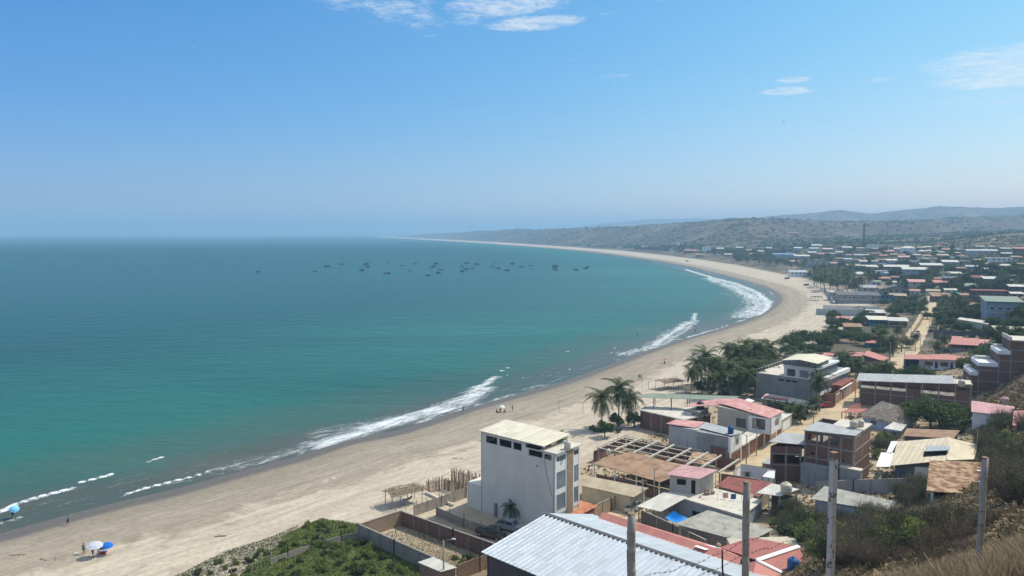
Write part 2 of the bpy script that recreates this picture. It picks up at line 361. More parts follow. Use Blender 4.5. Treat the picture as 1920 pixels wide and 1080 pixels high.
def ground_material():
    m,nt,b,out=newmat('ground')
    g=N(nt,'ShaderNodeNewGeometry');P=g.outputs['Position'];s=ATT(nt,'shore');al=ATT(nt,'along')
    sp=N(nt,'ShaderNodeSeparateXYZ');nt.links.new(P,sp.inputs[0]);z=sp.outputs[2];yy=sp.outputs[1]
    cv=N(nt,'ShaderNodeCombineXYZ');nt.links.new(s,cv.inputs[0]);nt.links.new(MA(nt,'MULTIPLY',al,.12),cv.inputs[1])
    ns=NZ(nt,cv.outputs[0],.16,6,.65,.8)             # bands running along the beach
    ns2=NZ(nt,cv.outputs[0],.5,5,.7,1.2)
    big=NZ(nt,P,.02,5,.6);fine=NZ(nt,P,1.1,5,.65);mid=NZ(nt,P,.16,6,.65)
    sj=MA(nt,'ADD',s,MA(nt,'MULTIPLY',MA(nt,'SUBTRACT',ns,.5),16))
    dry=MIX(nt,SM(nt,ns2,.35,.65),(.41,.342,.258),(.535,.455,.35))
    damp=MIX(nt,SM(nt,ns2,.3,.7),(.25,.21,.155),(.36,.305,.23))
    pz=NZ(nt,VM(nt,'MULTIPLY',P,(1,1,1)),.09,6,.7,1.);sand=MIX(nt,SM(nt,MA(nt,'ADD',sj,MA(nt,'MULTIPLY',MA(nt,'SUBTRACT',pz,.5),26)),21,27),damp,dry)
    # tracks and weed lines of darker grit high on the beach
    tr=MA(nt,'MULTIPLY',SM(nt,NZ(nt,cv.outputs[0],.9,7,.75,.4),.54,.64),MA(nt,'MULTIPLY',SM(nt,s,24,32),SM(nt,s,52,44)))
    tr=MA(nt,'MULTIPLY',tr,SM(nt,al,450,800,.45,1.))
    sand=MIX(nt,MA(nt,'MULTIPLY',tr,.75),sand,(.2,.185,.165))
    sand=MIX(nt,MA(nt,'MULTIPLY',SM(nt,NZ(nt,P,.9,3,.7),.60,.70),.3),sand,(.27,.225,.17))
    wet=SM(nt,MA(nt,'ADD',s,MA(nt,'MULTIPLY',MA(nt,'SUBTRACT',NZ(nt,cv.outputs[0],.1,3,.5),.5),6)),6,3.2)
    sand=MIX(nt,SM(nt,MA(nt,'ADD',s,MA(nt,'MULTIPLY',MA(nt,'SUBTRACT',ns,.5),14)),11,6,0,.55),sand,(.21,.175,.135));sand=MIX(nt,wet,sand,(.125,.108,.09))
    # dry earth of the lots and hills, with scrub
    earth=MIX(nt,SM(nt,mid,.35,.65),(.28,.21,.145),(.19,.14,.095))
    lot=MIX(nt,SM(nt,mid,.3,.7),(.42,.335,.225),(.34,.27,.18))
    earth=MIX(nt,MA(nt,'MAXIMUM',SM(nt,z,5,9),SM(nt,yy,190,300)),lot,earth)
    scr=NZ(nt,P,.035,8,.68);scm=SM(nt,scr,.40,.52)
    scm=MA(nt,'MULTIPLY',scm,MA(nt,'MAXIMUM',SM(nt,z,3,9),SM(nt,yy,200,330)))
    earth=MIX(nt,scm,earth,(.085,.078,.045))
    nz=N(nt,'ShaderNodeSeparateXYZ');nt.links.new(g.outputs['True Normal'],nz.inputs[0])
    cliff=MA(nt,'MULTIPLY',SM(nt,nz.outputs[2],.975,.90),SM(nt,yy,500,1500))
    earth=MIX(nt,MA(nt,'MULTIPLY',cliff,.75),earth,MIX(nt,SM(nt,big,.4,.6),(.27,.165,.11),(.17,.115,.085)))
    far=MA(nt,'MULTIPLY',SM(nt,yy,900,2200),SM(nt,NZ(nt,P,.005,9,.62),.36,.54))
    earth=MIX(nt,MA(nt,'MULTIPLY',far,.92),earth,(.075,.052,.036))
    grass=MIX(nt,SM(nt,fine,.35,.65),(.235,.18,.115),(.13,.10,.07))
    earth=MIX(nt,SM(nt,yy,120,90),earth,grass)
    edge=SM(nt,MA(nt,'ADD',MA(nt,'SUBTRACT',s,MA(nt,'MULTIPLY',yy,.02)),MA(nt,'MULTIPLY',MA(nt,'SUBTRACT',mid,.5),14)),46,56)
    c=MIX(nt,edge,sand,earth)
    k=SC(nt,c,SM(nt,fine,.3,.7,.88,1.12))
    nt.links.new(k,b.inputs['Base Color'])
    nt.links.new(MIX(nt,MA(nt,'MULTIPLY',wet,MA(nt,'SUBTRACT',1.,edge)),.95,.55),b.inputs['Roughness']);b.inputs['Specular IOR Level'].default_value=.3
    bn=N(nt,'ShaderNodeBump',_Strength=.7,_Distance=1.)
    h=MA(nt,'ADD',MA(nt,'MULTIPLY',fine,.10),MA(nt,'ADD',MA(nt,'MULTIPLY',mid,.35),MA(nt,'MULTIPLY',MA(nt,'MULTIPLY',scr,6.),SM(nt,yy,400,1500))))
    dryk=MA(nt,'SUBTRACT',1.,MA(nt,'MULTIPLY',wet,.93))
    nt.links.new(MA(nt,'MULTIPLY',h,dryk),bn.inputs['Height']);nt.links.new(bn.outputs[0],b.inputs['Normal'])
    return m
_X,_Y=grid_xy(720,540,22900)
_S,_AL=coast_s(_X,_Y);_Z=zt(_X,_Y)
ground=grid_mesh('ground',_X,_Y,_Z,ground_material(),keep=(_S>-60),attrs={'shore':_S,'along':_AL})
tag(ground,'sand beach, dirt lots and dry scrubby hills round the bay',kind='structure')
# foam lines traced on the water
FOAM=[([(930,706),(915,716),(898,727),(880,740),(850,754),(815,765),(770,777),(720,792),(680,804)],3.0,1.02),([(905,728),(870,752),(820,770),(760,784),(700,801),(650,817),(600,832)],8.0,.95),([(860,757),(800,775),(730,787),(660,800),(600,812)],9,.7),([(700,808),(640,822),(560,845),(480,866),(420,880)],8,.72),([(930,745),(980,730),(1040,712),(1100,692)],5,.6),([(880,766),(960,738),(1060,708)],2.5,.7),
 ([(0,961),(30,946),(80,931),(133,917)],1.1,1.3),([(152,905),(200,893),(210,889)],.9,1.4),([(245,878),(262,872)],.5,.9),([(278,866),(302,858)],.8,1.5),([(0,956),(40,938),(90,926)],1.6,.55),
 ([(232,929),(270,916),(330,901),(388,886)],.9,1.25),([(395,884),(432,878)],.5,.9),([(0,982),(25,974),(42,968)],.9,1.0),([(60,930),(140,905),(240,882)],1.2,.35),
 ([(1303,587),(1301,600),(1282,611),(1256,627),(1228,646)],3.0,1.0),([(1306,600),(1290,616),(1262,634),(1230,652)],4,.85),([(1293,604),(1262,622),(1235,640),(1215,652),(1170,664)],8,.85),([(1278,604),(1245,620),(1200,640)],8,.55),
 ([(1285,505),(1330,519),(1380,532),(1418,548),(1438,565),(1440,580),(1425,590)],7,1.0),([(1330,522),(1380,540),(1415,560),(1425,575),(1395,594)],18,.9),([(1350,545),(1390,560),(1400,580),(1375,598)],22,.62),([(1290,507),(1250,497),(1225,491)],5,.8),
 ([(1230,490.5),(1190,485.5),(1143,479.5)],5,.65),([(1035,465.5),(1070,467.5)],6,.9),([(870,458),(900,457.5)],12,.8),
 ([(900,738),(960,724),(1010,712)],2.5,.5),([(1000,712),(1040,706),(1090,694)],2.0,.55),([(930,694),(946,696)],.7,1.2),([(948,690),(968,692)],.7,1.1),([(1035,657),(1065,659)],.9,1.1),([(1095,680),(1108,678)],.6,1),([(1060,694),(1075,692)],.6,1),
 ([(1150,653),(1168,650)],.8,1),([(1145,662),(1160,658)],.7,.9),([(825,694),(840,694)],.6,.9),([(940,706),(955,703)],.6,1.),([(965,712),(995,706)],.8,.9),([(1080,700),(1120,688),(1160,676)],1.5,.45)]
def foam_field(x,y):
    f=np.zeros(x.shape)
    for pts,w,a in FOAM:
        P_=[PZ(px,py,0)[:2] for px,py in pts];n=len(P_)
        best=np.full(x.shape,1e9)
        for (ax,ay),(bx,by) in zip(P_[:-1],P_[1:]):
            dx,dy=bx-ax,by-ay;l2=dx*dx+dy*dy;t=np.clip(((x-ax)*dx+(y-ay)*dy)/l2,0,1)
            best=np.minimum(best,(x-ax-t*dx)**2+(y-ay-t*dy)**2)
        f=np.maximum(f,a*np.exp(-best/(w*w)))
    return f
def water_material():
    m,nt,b,out=newmat('sea_water')
    g=N(nt,'ShaderNodeNewGeometry');P=g.outputs['Position'];s=ATT(nt,'shore');fo=ATT(nt,'foam');al=ATT(nt,'along')
    sp=N(nt,'ShaderNodeSeparateXYZ');nt.links.new(P,sp.inputs[0]);yy=sp.outputs[1]
    st=VM(nt,'MULTIPLY',P,(.42,1.,1.))
    patch_=NZ(nt,VM(nt,'MULTIPLY',P,(.25,1.,1.)),.006,5,.6,.3);p2=NZ(nt,VM(nt,'MULTIPLY',P,(.3,1.,1.)),.03,5,.65,.3)
    d=MA(nt,'ADD',s,MA(nt,'MULTIPLY',MA(nt,'SUBTRACT',p2,.5),22))
    deep=MIX(nt,SM(nt,MA(nt,'SUBTRACT',0.,d),60,260),(.018,.135,.110),(.003,.075,.068))  # depth tint; paler inshore water also paints in glint and sky reflection
    deep=MIX(nt,SM(nt,yy,900,7000),deep,(.003,.105,.115))
    c=MIX(nt,SM(nt,d,-58,-22),deep,(.055,.120,.092))
    c=MIX(nt,SM(nt,d,-24,-8),c,(.095,.098,.075))
    c=MIX(nt,SM(nt,patch_,.4,.62,0,.45),c,(.002,.058,.060))
    cv=N(nt,'ShaderNodeCombineXYZ');nt.links.new(s,cv.inputs[0]);nt.links.new(MA(nt,'MULTIPLY',al,.22),cv.inputs[1])
    lace=NZ(nt,cv.outputs[0],.75,7,.68,1.6);lace2=NZ(nt,P,1.6,5,.7,.8)
    lace3=NZ(nt,cv.outputs[0],.22,5,.7,2.2);ln=MA(nt,'ADD',MA(nt,'MULTIPLY',lace3,.42),MA(nt,'ADD',MA(nt,'MULTIPLY',lace,.36),MA(nt,'MULTIPLY',lace2,.22)))
    # thin swash line at the water's edge and faint lace in the shallows
    sw=MA(nt,'MULTIPLY',MA(nt,'MULTIPLY',SM(nt,s,-3.4,-1.0),SM(nt,s,1.2,.0)),SM(nt,NZ(nt,P,.035,3,.5),.38,.6,0,.85))
    sh=MA(nt,'MULTIPLY',SM(nt,s,-38,-8),.52)
    ff=MA(nt,'MAXIMUM',MA(nt,'MAXIMUM',fo,sw),sh)
    f=MA(nt,'MULTIPLY',SM(nt,MA(nt,'ADD',MA(nt,'MULTIPLY',ff,.40),ln),.74,.96),.92)
    # scattered whitecaps
    wc=NZ(nt,VM(nt,'MULTIPLY',P,(.35,1.,1.)),.16,5,.8,.2);wc=MA(nt,'MULTIPLY',SM(nt,wc,.735,.76),SM(nt,s,-15,-60,0,.8))
    f=MA(nt,'MAXIMUM',f,wc)
    fm=MIX(nt,f,c,(.80,.83,.84))
    nt.links.new(fm,b.inputs['Base Color'])
    rg=SM(nt,yy,150,2500,.20,.42)
    nt.links.new(MA(nt,'MAXIMUM',rg,MA(nt,'MULTIPLY',f,.8)),b.inputs['Roughness']);b.inputs['IOR'].default_value=1.33
    b.inputs['Specular IOR Level'].default_value=.06
    w1=NZ(nt,st,.12,4,.6,.4);w2=NZ(nt,st,.55,5,.65,.3);w3=NZ(nt,st,2.2,3,.6)
    h=MA(nt,'ADD',MA(nt,'MULTIPLY',w1,1.9),MA(nt,'ADD',MA(nt,'MULTIPLY',w2,.55),MA(nt,'MULTIPLY',w3,.13)))
    h=MA(nt,'MULTIPLY',h,SM(nt,s,-1,-40,.2,1.))
    bn=N(nt,'ShaderNodeBump',_Strength=.85,_Distance=1.);nt.links.new(MA(nt,'ADD',h,MA(nt,'MULTIPLY',f,.35)),bn.inputs['Height']);nt.links.new(bn.outputs[0],b.inputs['Normal'])
    return m
_X,_Y=grid_xy(900,620,22900)
_S,_AL=coast_s(_X,_Y);_F=foam_field(_X,_Y)
_al2=_AL/1.
_Zw=np.where(_S<0,.0,0.0)+.22*np.clip(_F-.75,0,.6)*(_Y<800)+np.where(_S<-3,.10*np.sin(_S/3.1+1.5*np.sin(_AL/31.))*sstep(-_S,3,12)*sstep(-_S,75,30)*(_Y<900),0)
sea=grid_mesh('sea_water',_X,_Y,_Zw,water_material(),keep=(_S<9),attrs={'shore':_S,'along':_AL,'foam':_F})
tag(sea,'teal sea with white breakers along the beach',kind='structure')
del _X,_Y,_S,_AL,_F,_Zw,_Z
# haze
hb=MB().box(-30000,30000,-400,24000,-6.5,262)
hm=bpy.data.materials.new('haze');hm.use_nodes=True;nt=hm.node_tree;nt.nodes.clear()
o_=nt.nodes.new('ShaderNodeOutputMaterial');pv=N(nt,'ShaderNodeVolumePrincipled',_Density=HAZE_D,_Anisotropy=.1);pv.inputs['Color'].default_value=(.43,.69,.93,1)
nt.links.new(pv.outputs[0],o_.inputs['Volume'])
hb.build('haze',hm,kind='stuff',label='thin sea haze fading the far hills')
# ---------------------------------------------------------------- materials used by several things
C_=dict
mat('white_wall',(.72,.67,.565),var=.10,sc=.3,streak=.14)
mat('white_clean',(.78,.78,.76),var=.06,sc=.3,streak=.12)
mat('cream_wall',(.52,.47,.36),var=.14,sc=.4,streak=.3)
mat('grey_wall',(.30,.30,.29),var=.18,sc=.5,streak=.4)
mat('pale_grey_wall',(.44,.44,.42),var=.14,sc=.4,streak=.3)
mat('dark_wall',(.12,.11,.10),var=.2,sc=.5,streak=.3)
mat('blue_grey_wall',(.27,.31,.36),var=.14,sc=.4,streak=.3)
mat('blue_white_wall',(.50,.58,.68),var=.1,sc=.4,streak=.25)
mat('brick',(.205,.095,.065),var=.16,sc=.4,brick=True)
mat('orange_brick',(.42,.20,.12),var=.14,sc=.4,brick=True)
mat('tan_brick',(.42,.31,.21),var=.14,sc=.4,brick=True)
mat('block_wall',(.34,.30,.25),var=.16,sc=.4,brick=True)
mat('concrete',(.27,.25,.225),var=.16,sc=.6,streak=.25,bump=.2)
mat('pale_concrete',(.58,.54,.46),var=.14,sc=.5,c2=(.38,.34,.28),c2t=(.55,.7),c2s=.6)
mat('cream_panel',(.66,.60,.46),var=.06,sc=.4,corr=(0,1.0,.25),rough=.6)
mat('tan_panel',(.60,.52,.38),var=.08,sc=.3,corr=(0,.9,.25),c2=(.48,.40,.28),c2t=(.55,.75),c2s=.3)
mat('tan_sheet',(.44,.37,.26),var=.1,sc=.4,corr=(0,.5,.4),c2=(.36,.28,.17),c2t=(.5,.75),c2s=.5)
mat('brown_sheet',(.37,.235,.15),var=.16,sc=.5,corr=(0,.4,.5),c2=(.24,.15,.10),c2t=(.45,.7),c2s=.4)
mat('rusty_sheet',(.42,.30,.19),var=.2,sc=.8,corr=(1,.4,.5),c2=(.20,.10,.065),c2t=(.42,.62),c2s=1.3)
mat('salmon_sheet',(.50,.21,.17),var=.07,sc=.3,corr=(0,.35,.35),rough=.55,c2=(.52,.19,.15),c2t=(.5,.8),c2s=.3)
mat('salmon_dark',(.40,.15,.12),var=.10,sc=.3,corr=(0,.35,.35),rough=.6,c2=(.30,.11,.09),c2t=(.5,.8),c2s=.3)
mat('pink_sheet',(.55,.27,.25),var=.14,sc=.5,corr=(0,.4,.4),c2=(.62,.40,.37),c2t=(.45,.7),c2s=.6)
mat('pale_pink_sheet',(.56,.33,.33),var=.08,sc=.4,corr=(0,.4,.35))
mat('maroon_sheet',(.27,.10,.085),var=.14,sc=.4,corr=(0,.4,.4),c2=(.17,.07,.06),c2t=(.5,.75),c2s=.5)
mat('green_sheet',(.235,.275,.215),var=.08,sc=.3,corr=(0,.5,.35),rough=.6)
mat('grey_sheet',(.40,.41,.41),var=.12,sc=.4,corr=(0,.4,.4),c2=(.28,.28,.27),c2t=(.5,.75),c2s=.4,rough=.65)
mat('zinc_sheet',(.42,.435,.44),var=.08,sc=.3,corr=(0,.45,.4),rough=.5,metal=.2)
mat('white_sheet',(.56,.54,.48),var=.1,sc=.4,corr=(0,.45,.35),c2=(.45,.38,.28),c2t=(.58,.75),c2s=.6,rough=.6)
mat('dark_sheet',(.14,.14,.145),var=.15,sc=.4,corr=(0,.4,.4))
mat('blue_sheet',(.16,.26,.42),var=.08,sc=.3,corr=(0,.5,.35),rough=.5)
mat('asbestos',(.40,.39,.335),var=.14,sc=.7,corr=(0,.36,.5),c2=(.27,.25,.21),c2t=(.45,.7),c2s=.8)
mat('silver_roof',(.56,.60,.63),var=.06,sc=.35,corr=(0,.76,.25),rough=.38,metal=.35,c2=(.48,.50,.52),c2t=(.58,.8),c2s=.35)
mat('tile_roof',(.52,.21,.12),var=.18,sc=.8,corr=(0,.3,.7),c2=(.38,.14,.08),c2t=(.45,.65),c2s=1.2)
mat('thatch',(.20,.17,.135),var=.3,sc=1.5,c2=(.42,.38,.31),c2t=(.56,.66),c2s=2.2,bump=.8)
mat('palm_thatch',(.34,.27,.18),var=.3,sc=2.,c2=(.16,.12,.08),c2t=(.5,.6),c2s=3.,bump=.8)
mat('wood',(.27,.19,.125),var=.25,sc=1.5,bump=.3,streak=.3)
mat('grey_wood',(.33,.29,.25),var=.25,sc=2.,bump=.4,streak=.5)
mat('brown_door',(.20,.09,.055),var=.12,sc=.8,corr=(0,.3,.3))
mat('tan_door',(.38,.25,.16),var=.12,sc=.8,corr=(0,.3,.3))
mat('dark_metal',(.06,.055,.05),rough=.6,var=.2)
mat('steel',(.35,.35,.35),rough=.5,metal=.5)
mat('white_paint',(.78,.77,.74),rough=.6,var=.08,sc=.6,streak=.15)
mat('glass',(.045,.06,.075),rough=.08,spec=.7,var=.1)
mat('curtain_glass',(.20,.24,.28),rough=.12,spec=.6,var=.25,sc=1.2)
mat('unlit_inside',(.012,.012,.012),rough=.9)  # near-black painted in for the unlit inside of openings
mat('teal_paint',(.05,.26,.32),var=.12)
mat('navy_paint',(.03,.05,.16),var=.12)
mat('tank_cream',(.55,.50,.40),rough=.5,var=.1)
mat('tank_black',(.03,.03,.035),rough=.5)
mat('tank_blue',(.03,.10,.24),rough=.45,var=.15)
mat('trunk',(.22,.18,.135),var=.25,sc=3.,bump=.5)
mat('palm_trunk',(.30,.26,.21),var=.25,sc=3.,bump=.5)
mat('dry_twig',(.185,.145,.105),var=.35,sc=2.)
mat('dirt_road',(.545,.43,.275),var=.12,sc=.15,c2=(.43,.34,.23),c2t=(.45,.65),c2s=.22,bump=.3)
leafmat('leaf_green',(.045,.076,.020),(.10,.14,.04),.32)
leafmat('leaf_olive',(.050,.068,.024),(.105,.125,.044),.25)
leafmat('leaf_bright',(.115,.155,.035),(.21,.25,.075),.3)
leafmat('leaf_dark',(.034,.052,.022),(.064,.085,.034),.25)
leafmat('frond',(.035,.062,.018),(.085,.108,.032),.28)
leafmat('dry_leaf',(.14,.10,.055),(.24,.18,.09),.2)
leafmat('dry_blade',(.26,.20,.12),(.42,.34,.22),.25)
Mt=MATS
RN=random.Random(11)
# ---------------------------------------------------------------- vegetation prototypes (kept once, then copied)
def leaf_cloud(rs,centres,rads,n,size,flat=.5):
    """many leaf-sized quads spread round clump centres"""
    C0=np.array(centres);Rd=np.array(rads);i=rs.randint(0,len(C0),n)
    d=rs.randn(n,3);d/=np.linalg.norm(d,axis=1)[:,None]
    p=C0[i]+d*(Rd[i][:,None]*(rs.rand(n,1)**.45))
    u=rs.randn(n,3);u[:,2]*=flat;u/=np.linalg.norm(u,axis=1)[:,None]
    w=np.cross(u,rs.randn(n,3));w/=np.linalg.norm(w,axis=1)[:,None]
    s=(size*(.6+.8*rs.rand(n,1)))
    a=p-u*s;b=p+w*s*.55;c=p+u*s;e=p-w*s*.55
    V=np.stack([a,b,c,e],1).reshape(-1,3)
    return V,np.arange(n*4).reshape(n,4)
def quads_mesh(name,V,F,m):
    me=bpy.data.meshes.new(name);me.vertices.add(len(V));me.vertices.foreach_set('co',V.astype(np.float32).ravel())
    me.loops.add(F.size);me.loops.foreach_set('vertex_index',F.astype(np.int32).ravel())
    k=F.shape[1];me.polygons.add(len(F));me.polygons.foreach_set('loop_start',(np.arange(len(F))*k).astype(np.int32));me.polygons.foreach_set('loop_total',np.full(len(F),k,np.int32))
    me.update(calc_edges=True);me.materials.append(m);return me
def tree_meshes(seed,wide,tall,n,size,leaf,trunk_h=.4,clumps=16):
    """crown about `wide` across and `tall` high over a forking trunk; unit metres"""
    rs=np.random.RandomState(seed);cs=[];rr=[]
    th=tall*trunk_h
    for k in range(clumps):
        a=rs.rand()*6.283;r=wide*.5*(rs.rand()**.5)*.82;h=th+(tall-th)*(.15+.72*rs.rand()*(1-.55*(r/(wide*.5))**2))
        cs.append((r*math.cos(a),r*math.sin(a),h));rr.append(wide*(.10+.11*rs.rand()))
    cs.append((0,0,th+(tall-th)*.45));rr.append(wide*.24)
    V,F=leaf_cloud(rs,cs,rr,n,size)
    crown=quads_mesh('crown',V,F,leaf)
    b=MB();top=(rs.randn()*.15,rs.randn()*.15,th*.8)
    tr=max(.10,tall*.035)
    b.tube([(0,0,-.5),(top[0]*.5,top[1]*.5,th*.4),top],[tr*1.25,tr,tr*.85],7)
    for k in range(min(6,clumps)):
        c=cs[k];b.tube([top,((top[0]+c[0])*.5,(top[1]+c[1])*.5,(top[2]+c[2])*.5+.15),c],[tr*.6,tr*.4,tr*.12],5)
    return crown,b.mesh('trunk',Mt['trunk'],True)
def palm_meshes(seed,h,n=19,fl=3.6,leaf='frond',detail=22):
    rs=np.random.RandomState(seed);b=MB();lean=rs.rand()*6.283;L=h*.10*rs.rand()
    pts=[(math.cos(lean)*L*(t**2),math.sin(lean)*L*(t**2),-.4+(h+.4)*t) for t in np.linspace(0,1,7)]
    b.tube(pts,[.22,.17,.14,.13,.125,.12,.13],7);trunk=b.mesh('trunk',Mt['palm_trunk'],True)
    T0=np.array(pts[-1]);V=[];F=[]
    for k in range(n):
        a=2*math.pi*(k*.618)+rs.rand()*.4;up=1.42-2.25*(k/n)+rs.randn()*.14;ln=fl*(.8+.35*rs.rand())
        d=np.array((math.cos(a),math.sin(a),0.));side=np.array((-d[1],d[0],0))
        pos=T0.copy();ang=up;P_=[pos.copy()];st=ln/detail;tw=rs.randn()*.25
        for j in range(detail):
            pos=pos+st*(d*math.cos(ang)+np.array((0,0,1.))*math.sin(ang));ang-=(.055+.055*rs.rand())*(22/detail)*(1.0 if ang>-1.25 else .1);P_.append(pos.copy())
        for j in range(1,detail+1):
            t=j/detail;wl=.70*math.sin(math.pi*min(1,.12+t*.92))**.6*(fl/3.6)
            fw=(P_[j]-P_[j-1]);fw/=np.linalg.norm(fw)+1e-9
            for sg in (-1,1):
                droop=-.35-.35*rs.rand()
                tip=P_[j]+side*sg*wl*(.85+.2*rs.rand())+fw*wl*.55+np.array((0,0,wl*(droop+sg*tw)))
                n0=len(V);V+=[P_[j-1],P_[j-1]+fw*st*.75,tip,tip-fw*.03];F.append((n0,n0+1,n0+2,n0+3))
        # rachis
        n0=len(V)
        for j in range(0,detail,4):
            q=P_[j];r=P_[min(j+4,detail)];n0=len(V);V+=[q-side*.035,q+side*.035,r+side*.02,r-side*.02];F.append((n0,n0+1,n0+2,n0+3))
    crown=quads_mesh('crown',np.array(V),np.array(F),Mt[leaf]);return crown,trunk
def bush_meshes(seed,w,h,n,size,leaf,twigs=0,twig='dry_twig'):
    rs=np.random.RandomState(seed);out=[]
    cs=[];rr=[]
    for k in range(9):
        a=rs.rand()*6.283;r=w*.5*rs.rand()**.6*.8;cs.append((r*math.cos(a),r*math.sin(a),h*(.25+.5*rs.rand())));rr.append(w*(.14+.10*rs.rand()))
    if n:
        V,F=leaf_cloud(rs,cs,rr,n,size);V[:,2]=np.abs(V[:,2]);out.append(('foliage',quads_mesh('foliage',V,F,Mt[leaf])))
    if twigs:
        b=MB()
        for k in range(twigs):
            a=rs.rand()*6.283;r=w*.5*rs.rand()**.5;hh=h*(.5+.75*rs.rand())*(1-.3*(2*r/w)**2);x,y=r*math.cos(a),r*math.sin(a)
            p=np.array((x*.25,y*.25,-.1));q=np.array((x*.75+rs.randn()*.12,y*.75+rs.randn()*.12,hh*.55));e=np.array((x*1.1+rs.randn()*.25,y*1.1+rs.randn()*.25,hh))
            tw=.010+.008*rs.rand();b.tube([p,q,e],[tw*1.7,tw,tw*.4],3,False)
            for j in range(3):
                m=q+(e-q)*rs.rand();f=m+rs.randn(3)*.22*h*.5+np.array((0,0,.15*h));b.tube([m,f],[tw*.6,tw*.25],3,False)
        out.append(('stems',b.mesh('stems',Mt[twig])))
    return out
PROTO={}
def put_tree(kind,loc,label,group=None,sc=1.,rz=None,name=None,cat='tree'):
    """a tree or shrub thing with its parts, mesh data shared with the others of its kind"""
    parts=PROTO[kind];rz=RN.random()*6.28 if rz is None else rz
    o=empty(name or NAMES[kind.rstrip('0123456789')],label,cat,loc,rz,group)
    o.scale=(sc,sc,sc*(.92+.16*RN.random()))
    for nm,me in parts:
        c=bpy.data.objects.new(nm,me);col.objects.link(c);c.parent=o
    return o
NAMES={'algarrobo':'algarrobo_tree','round':'leafy_tree','fartree':'leafy_tree','palm':'coconut_palm','farpalm':'coconut_palm','bush':'green_bush','drybush':'dry_bush','mixbush':'thorn_bush','bright':'leafy_shrub','baretree':'bare_tree','youngpalm':'young_palm'}
for k in range(3):
    c,t=tree_meshes(20+k,9,5.0,5200,.20,Mt['leaf_green'],.34,26);PROTO['algarrobo%d'%k]=[('crown',c),('trunk',t)]
    c,t=tree_meshes(30+k,6,5.2,3200,.19,Mt['leaf_green' if k!=1 else 'leaf_olive'],.30,18);PROTO['round%d'%k]=[('crown',c),('trunk',t)]
    c,t=tree_meshes(40+k,7,5.5,620,.46,Mt['leaf_dark' if k!=1 else 'leaf_green'],.25,14);PROTO['fartree%d'%k]=[('crown',c),('trunk',t)]
    c,t=palm_meshes(50+k,5.6+k*.8,30,4.3,'frond',20);PROTO['palm%d'%k]=[('crown',c),('trunk',t)]
    c,t=palm_meshes(60+k,6.2+k,24,4.0,'frond',8);PROTO['farpalm%d'%k]=[('crown',c),('trunk',t)]
    PROTO['bush%d'%k]=bush_meshes(70+k,3.0,1.8,2600,.095,'leaf_olive' if k==2 else 'leaf_bright')
    PROTO['drybush%d'%k]=bush_meshes(80+k,3.4,2.3,900,.05,'dry_leaf',210)
    PROTO['mixbush%d'%k]=bush_meshes(90+k,3.6,2.5,3600,.06,'leaf_olive' if k else 'leaf_green',150)
    c,t=tree_meshes(100+k,4.4,4.2,900,.10,Mt['dry_leaf'],.30,16);PROTO['baretree%d'%k]=[('crown',c),('trunk',t)]
c,t=palm_meshes(66,2.2,13,2.2);PROTO['youngpalm0']=[('crown',c),('trunk',t)]
PROTO['bright0']=bush_meshes(77,4.2,3.4,5200,.10,'leaf_bright')
# ---------------------------------------------------------------- house kit
class Th:
    def __init__(s,name,label,cat,org,theta,zb,group=None):
        s.c,s.s=math.cos(R(theta)),math.sin(R(theta));s.ox,s.oy=org[0],org[1];s.zb=zb
        s.e=empty(name,label,cat,(org[0],org[1],zb),R(theta),group)
    def W2L(s,p):
        dx,dy=p[0]-s.ox,p[1]-s.oy;return (dx*s.c+dy*s.s,-dx*s.s+dy*s.c,p[2]-s.zb)
    def P(s,px,py,z): return s.W2L(PZ(px,py,z))
    def fx(s,px,y=0,z=8):
        """local x at which a point (x,y,z) stands on pixel column px"""
        return s._fit(px,0,y,z,1,0)
    def fy(s,px,x=0,z=8): return s._fit(px,x,0,z,0,1)
    def _fit(s,px,x0,y0,z,ax,ay):
        wx=s.ox+x0*s.c-y0*s.s;wy=s.oy+x0*s.s+y0*s.c
        dx,dy=(s.c,s.s) if ax else (-s.s,s.c)
        k=(px-960)/FPX;return (k*(wy*cpit-(z-CAMH)*spit)-wx)/(dx-k*dy*cpit)
def panel(A,B,a0,a1,z0,z1,out=.05,inn=.05,mb=None):
    """slab on the wall line A-B between metres a0..a1 along it, standing out to the right of A->B"""
    ax,ay=A[0],A[1];dx,dy=B[0]-ax,B[1]-ay;l=math.hypot(dx,dy);dx/=l;dy/=l;nx,ny=dy,-dx
    q=lambda a,o:(ax+dx*a+nx*o,ay+dy*a+ny*o)
    p=[q(a0,out),q(a1,out),q(a1,-inn),q(a0,-inn)]
    return (mb or MB()).hexa([(x,y,z0) for x,y in p],[(x,y,z1) for x,y in p])
def window(t,A,B,a0,a1,z0,z1,fm='white_paint',gm='glass',mull=1,fr=.09,pane=True,name='window'):
    mb=MB();panel(A,B,a0,a1,z0,z0+fr,.07,.05,mb);panel(A,B,a0,a1,z1-fr,z1,.07,.05,mb);panel(A,B,a0,a0+fr,z0+fr,z1-fr,.068,.05,mb);panel(A,B,a1-fr,a1,z0+fr,z1-fr,.068,.05,mb)
    for k in range(mull):
        m=a0+(a1-a0)*(k+1)/(mull+1);panel(A,B,m-.03,m+.03,z0+fr,z1-fr,.062,.05,mb)
    f=mb.build(name,Mt[fm],t.e)
    if pane: panel(A,B,a0+fr*.5,a1-fr*.5,z0+fr*.5,z1-fr*.5,.025,.06).build('pane',Mt[gm],f)
    return f
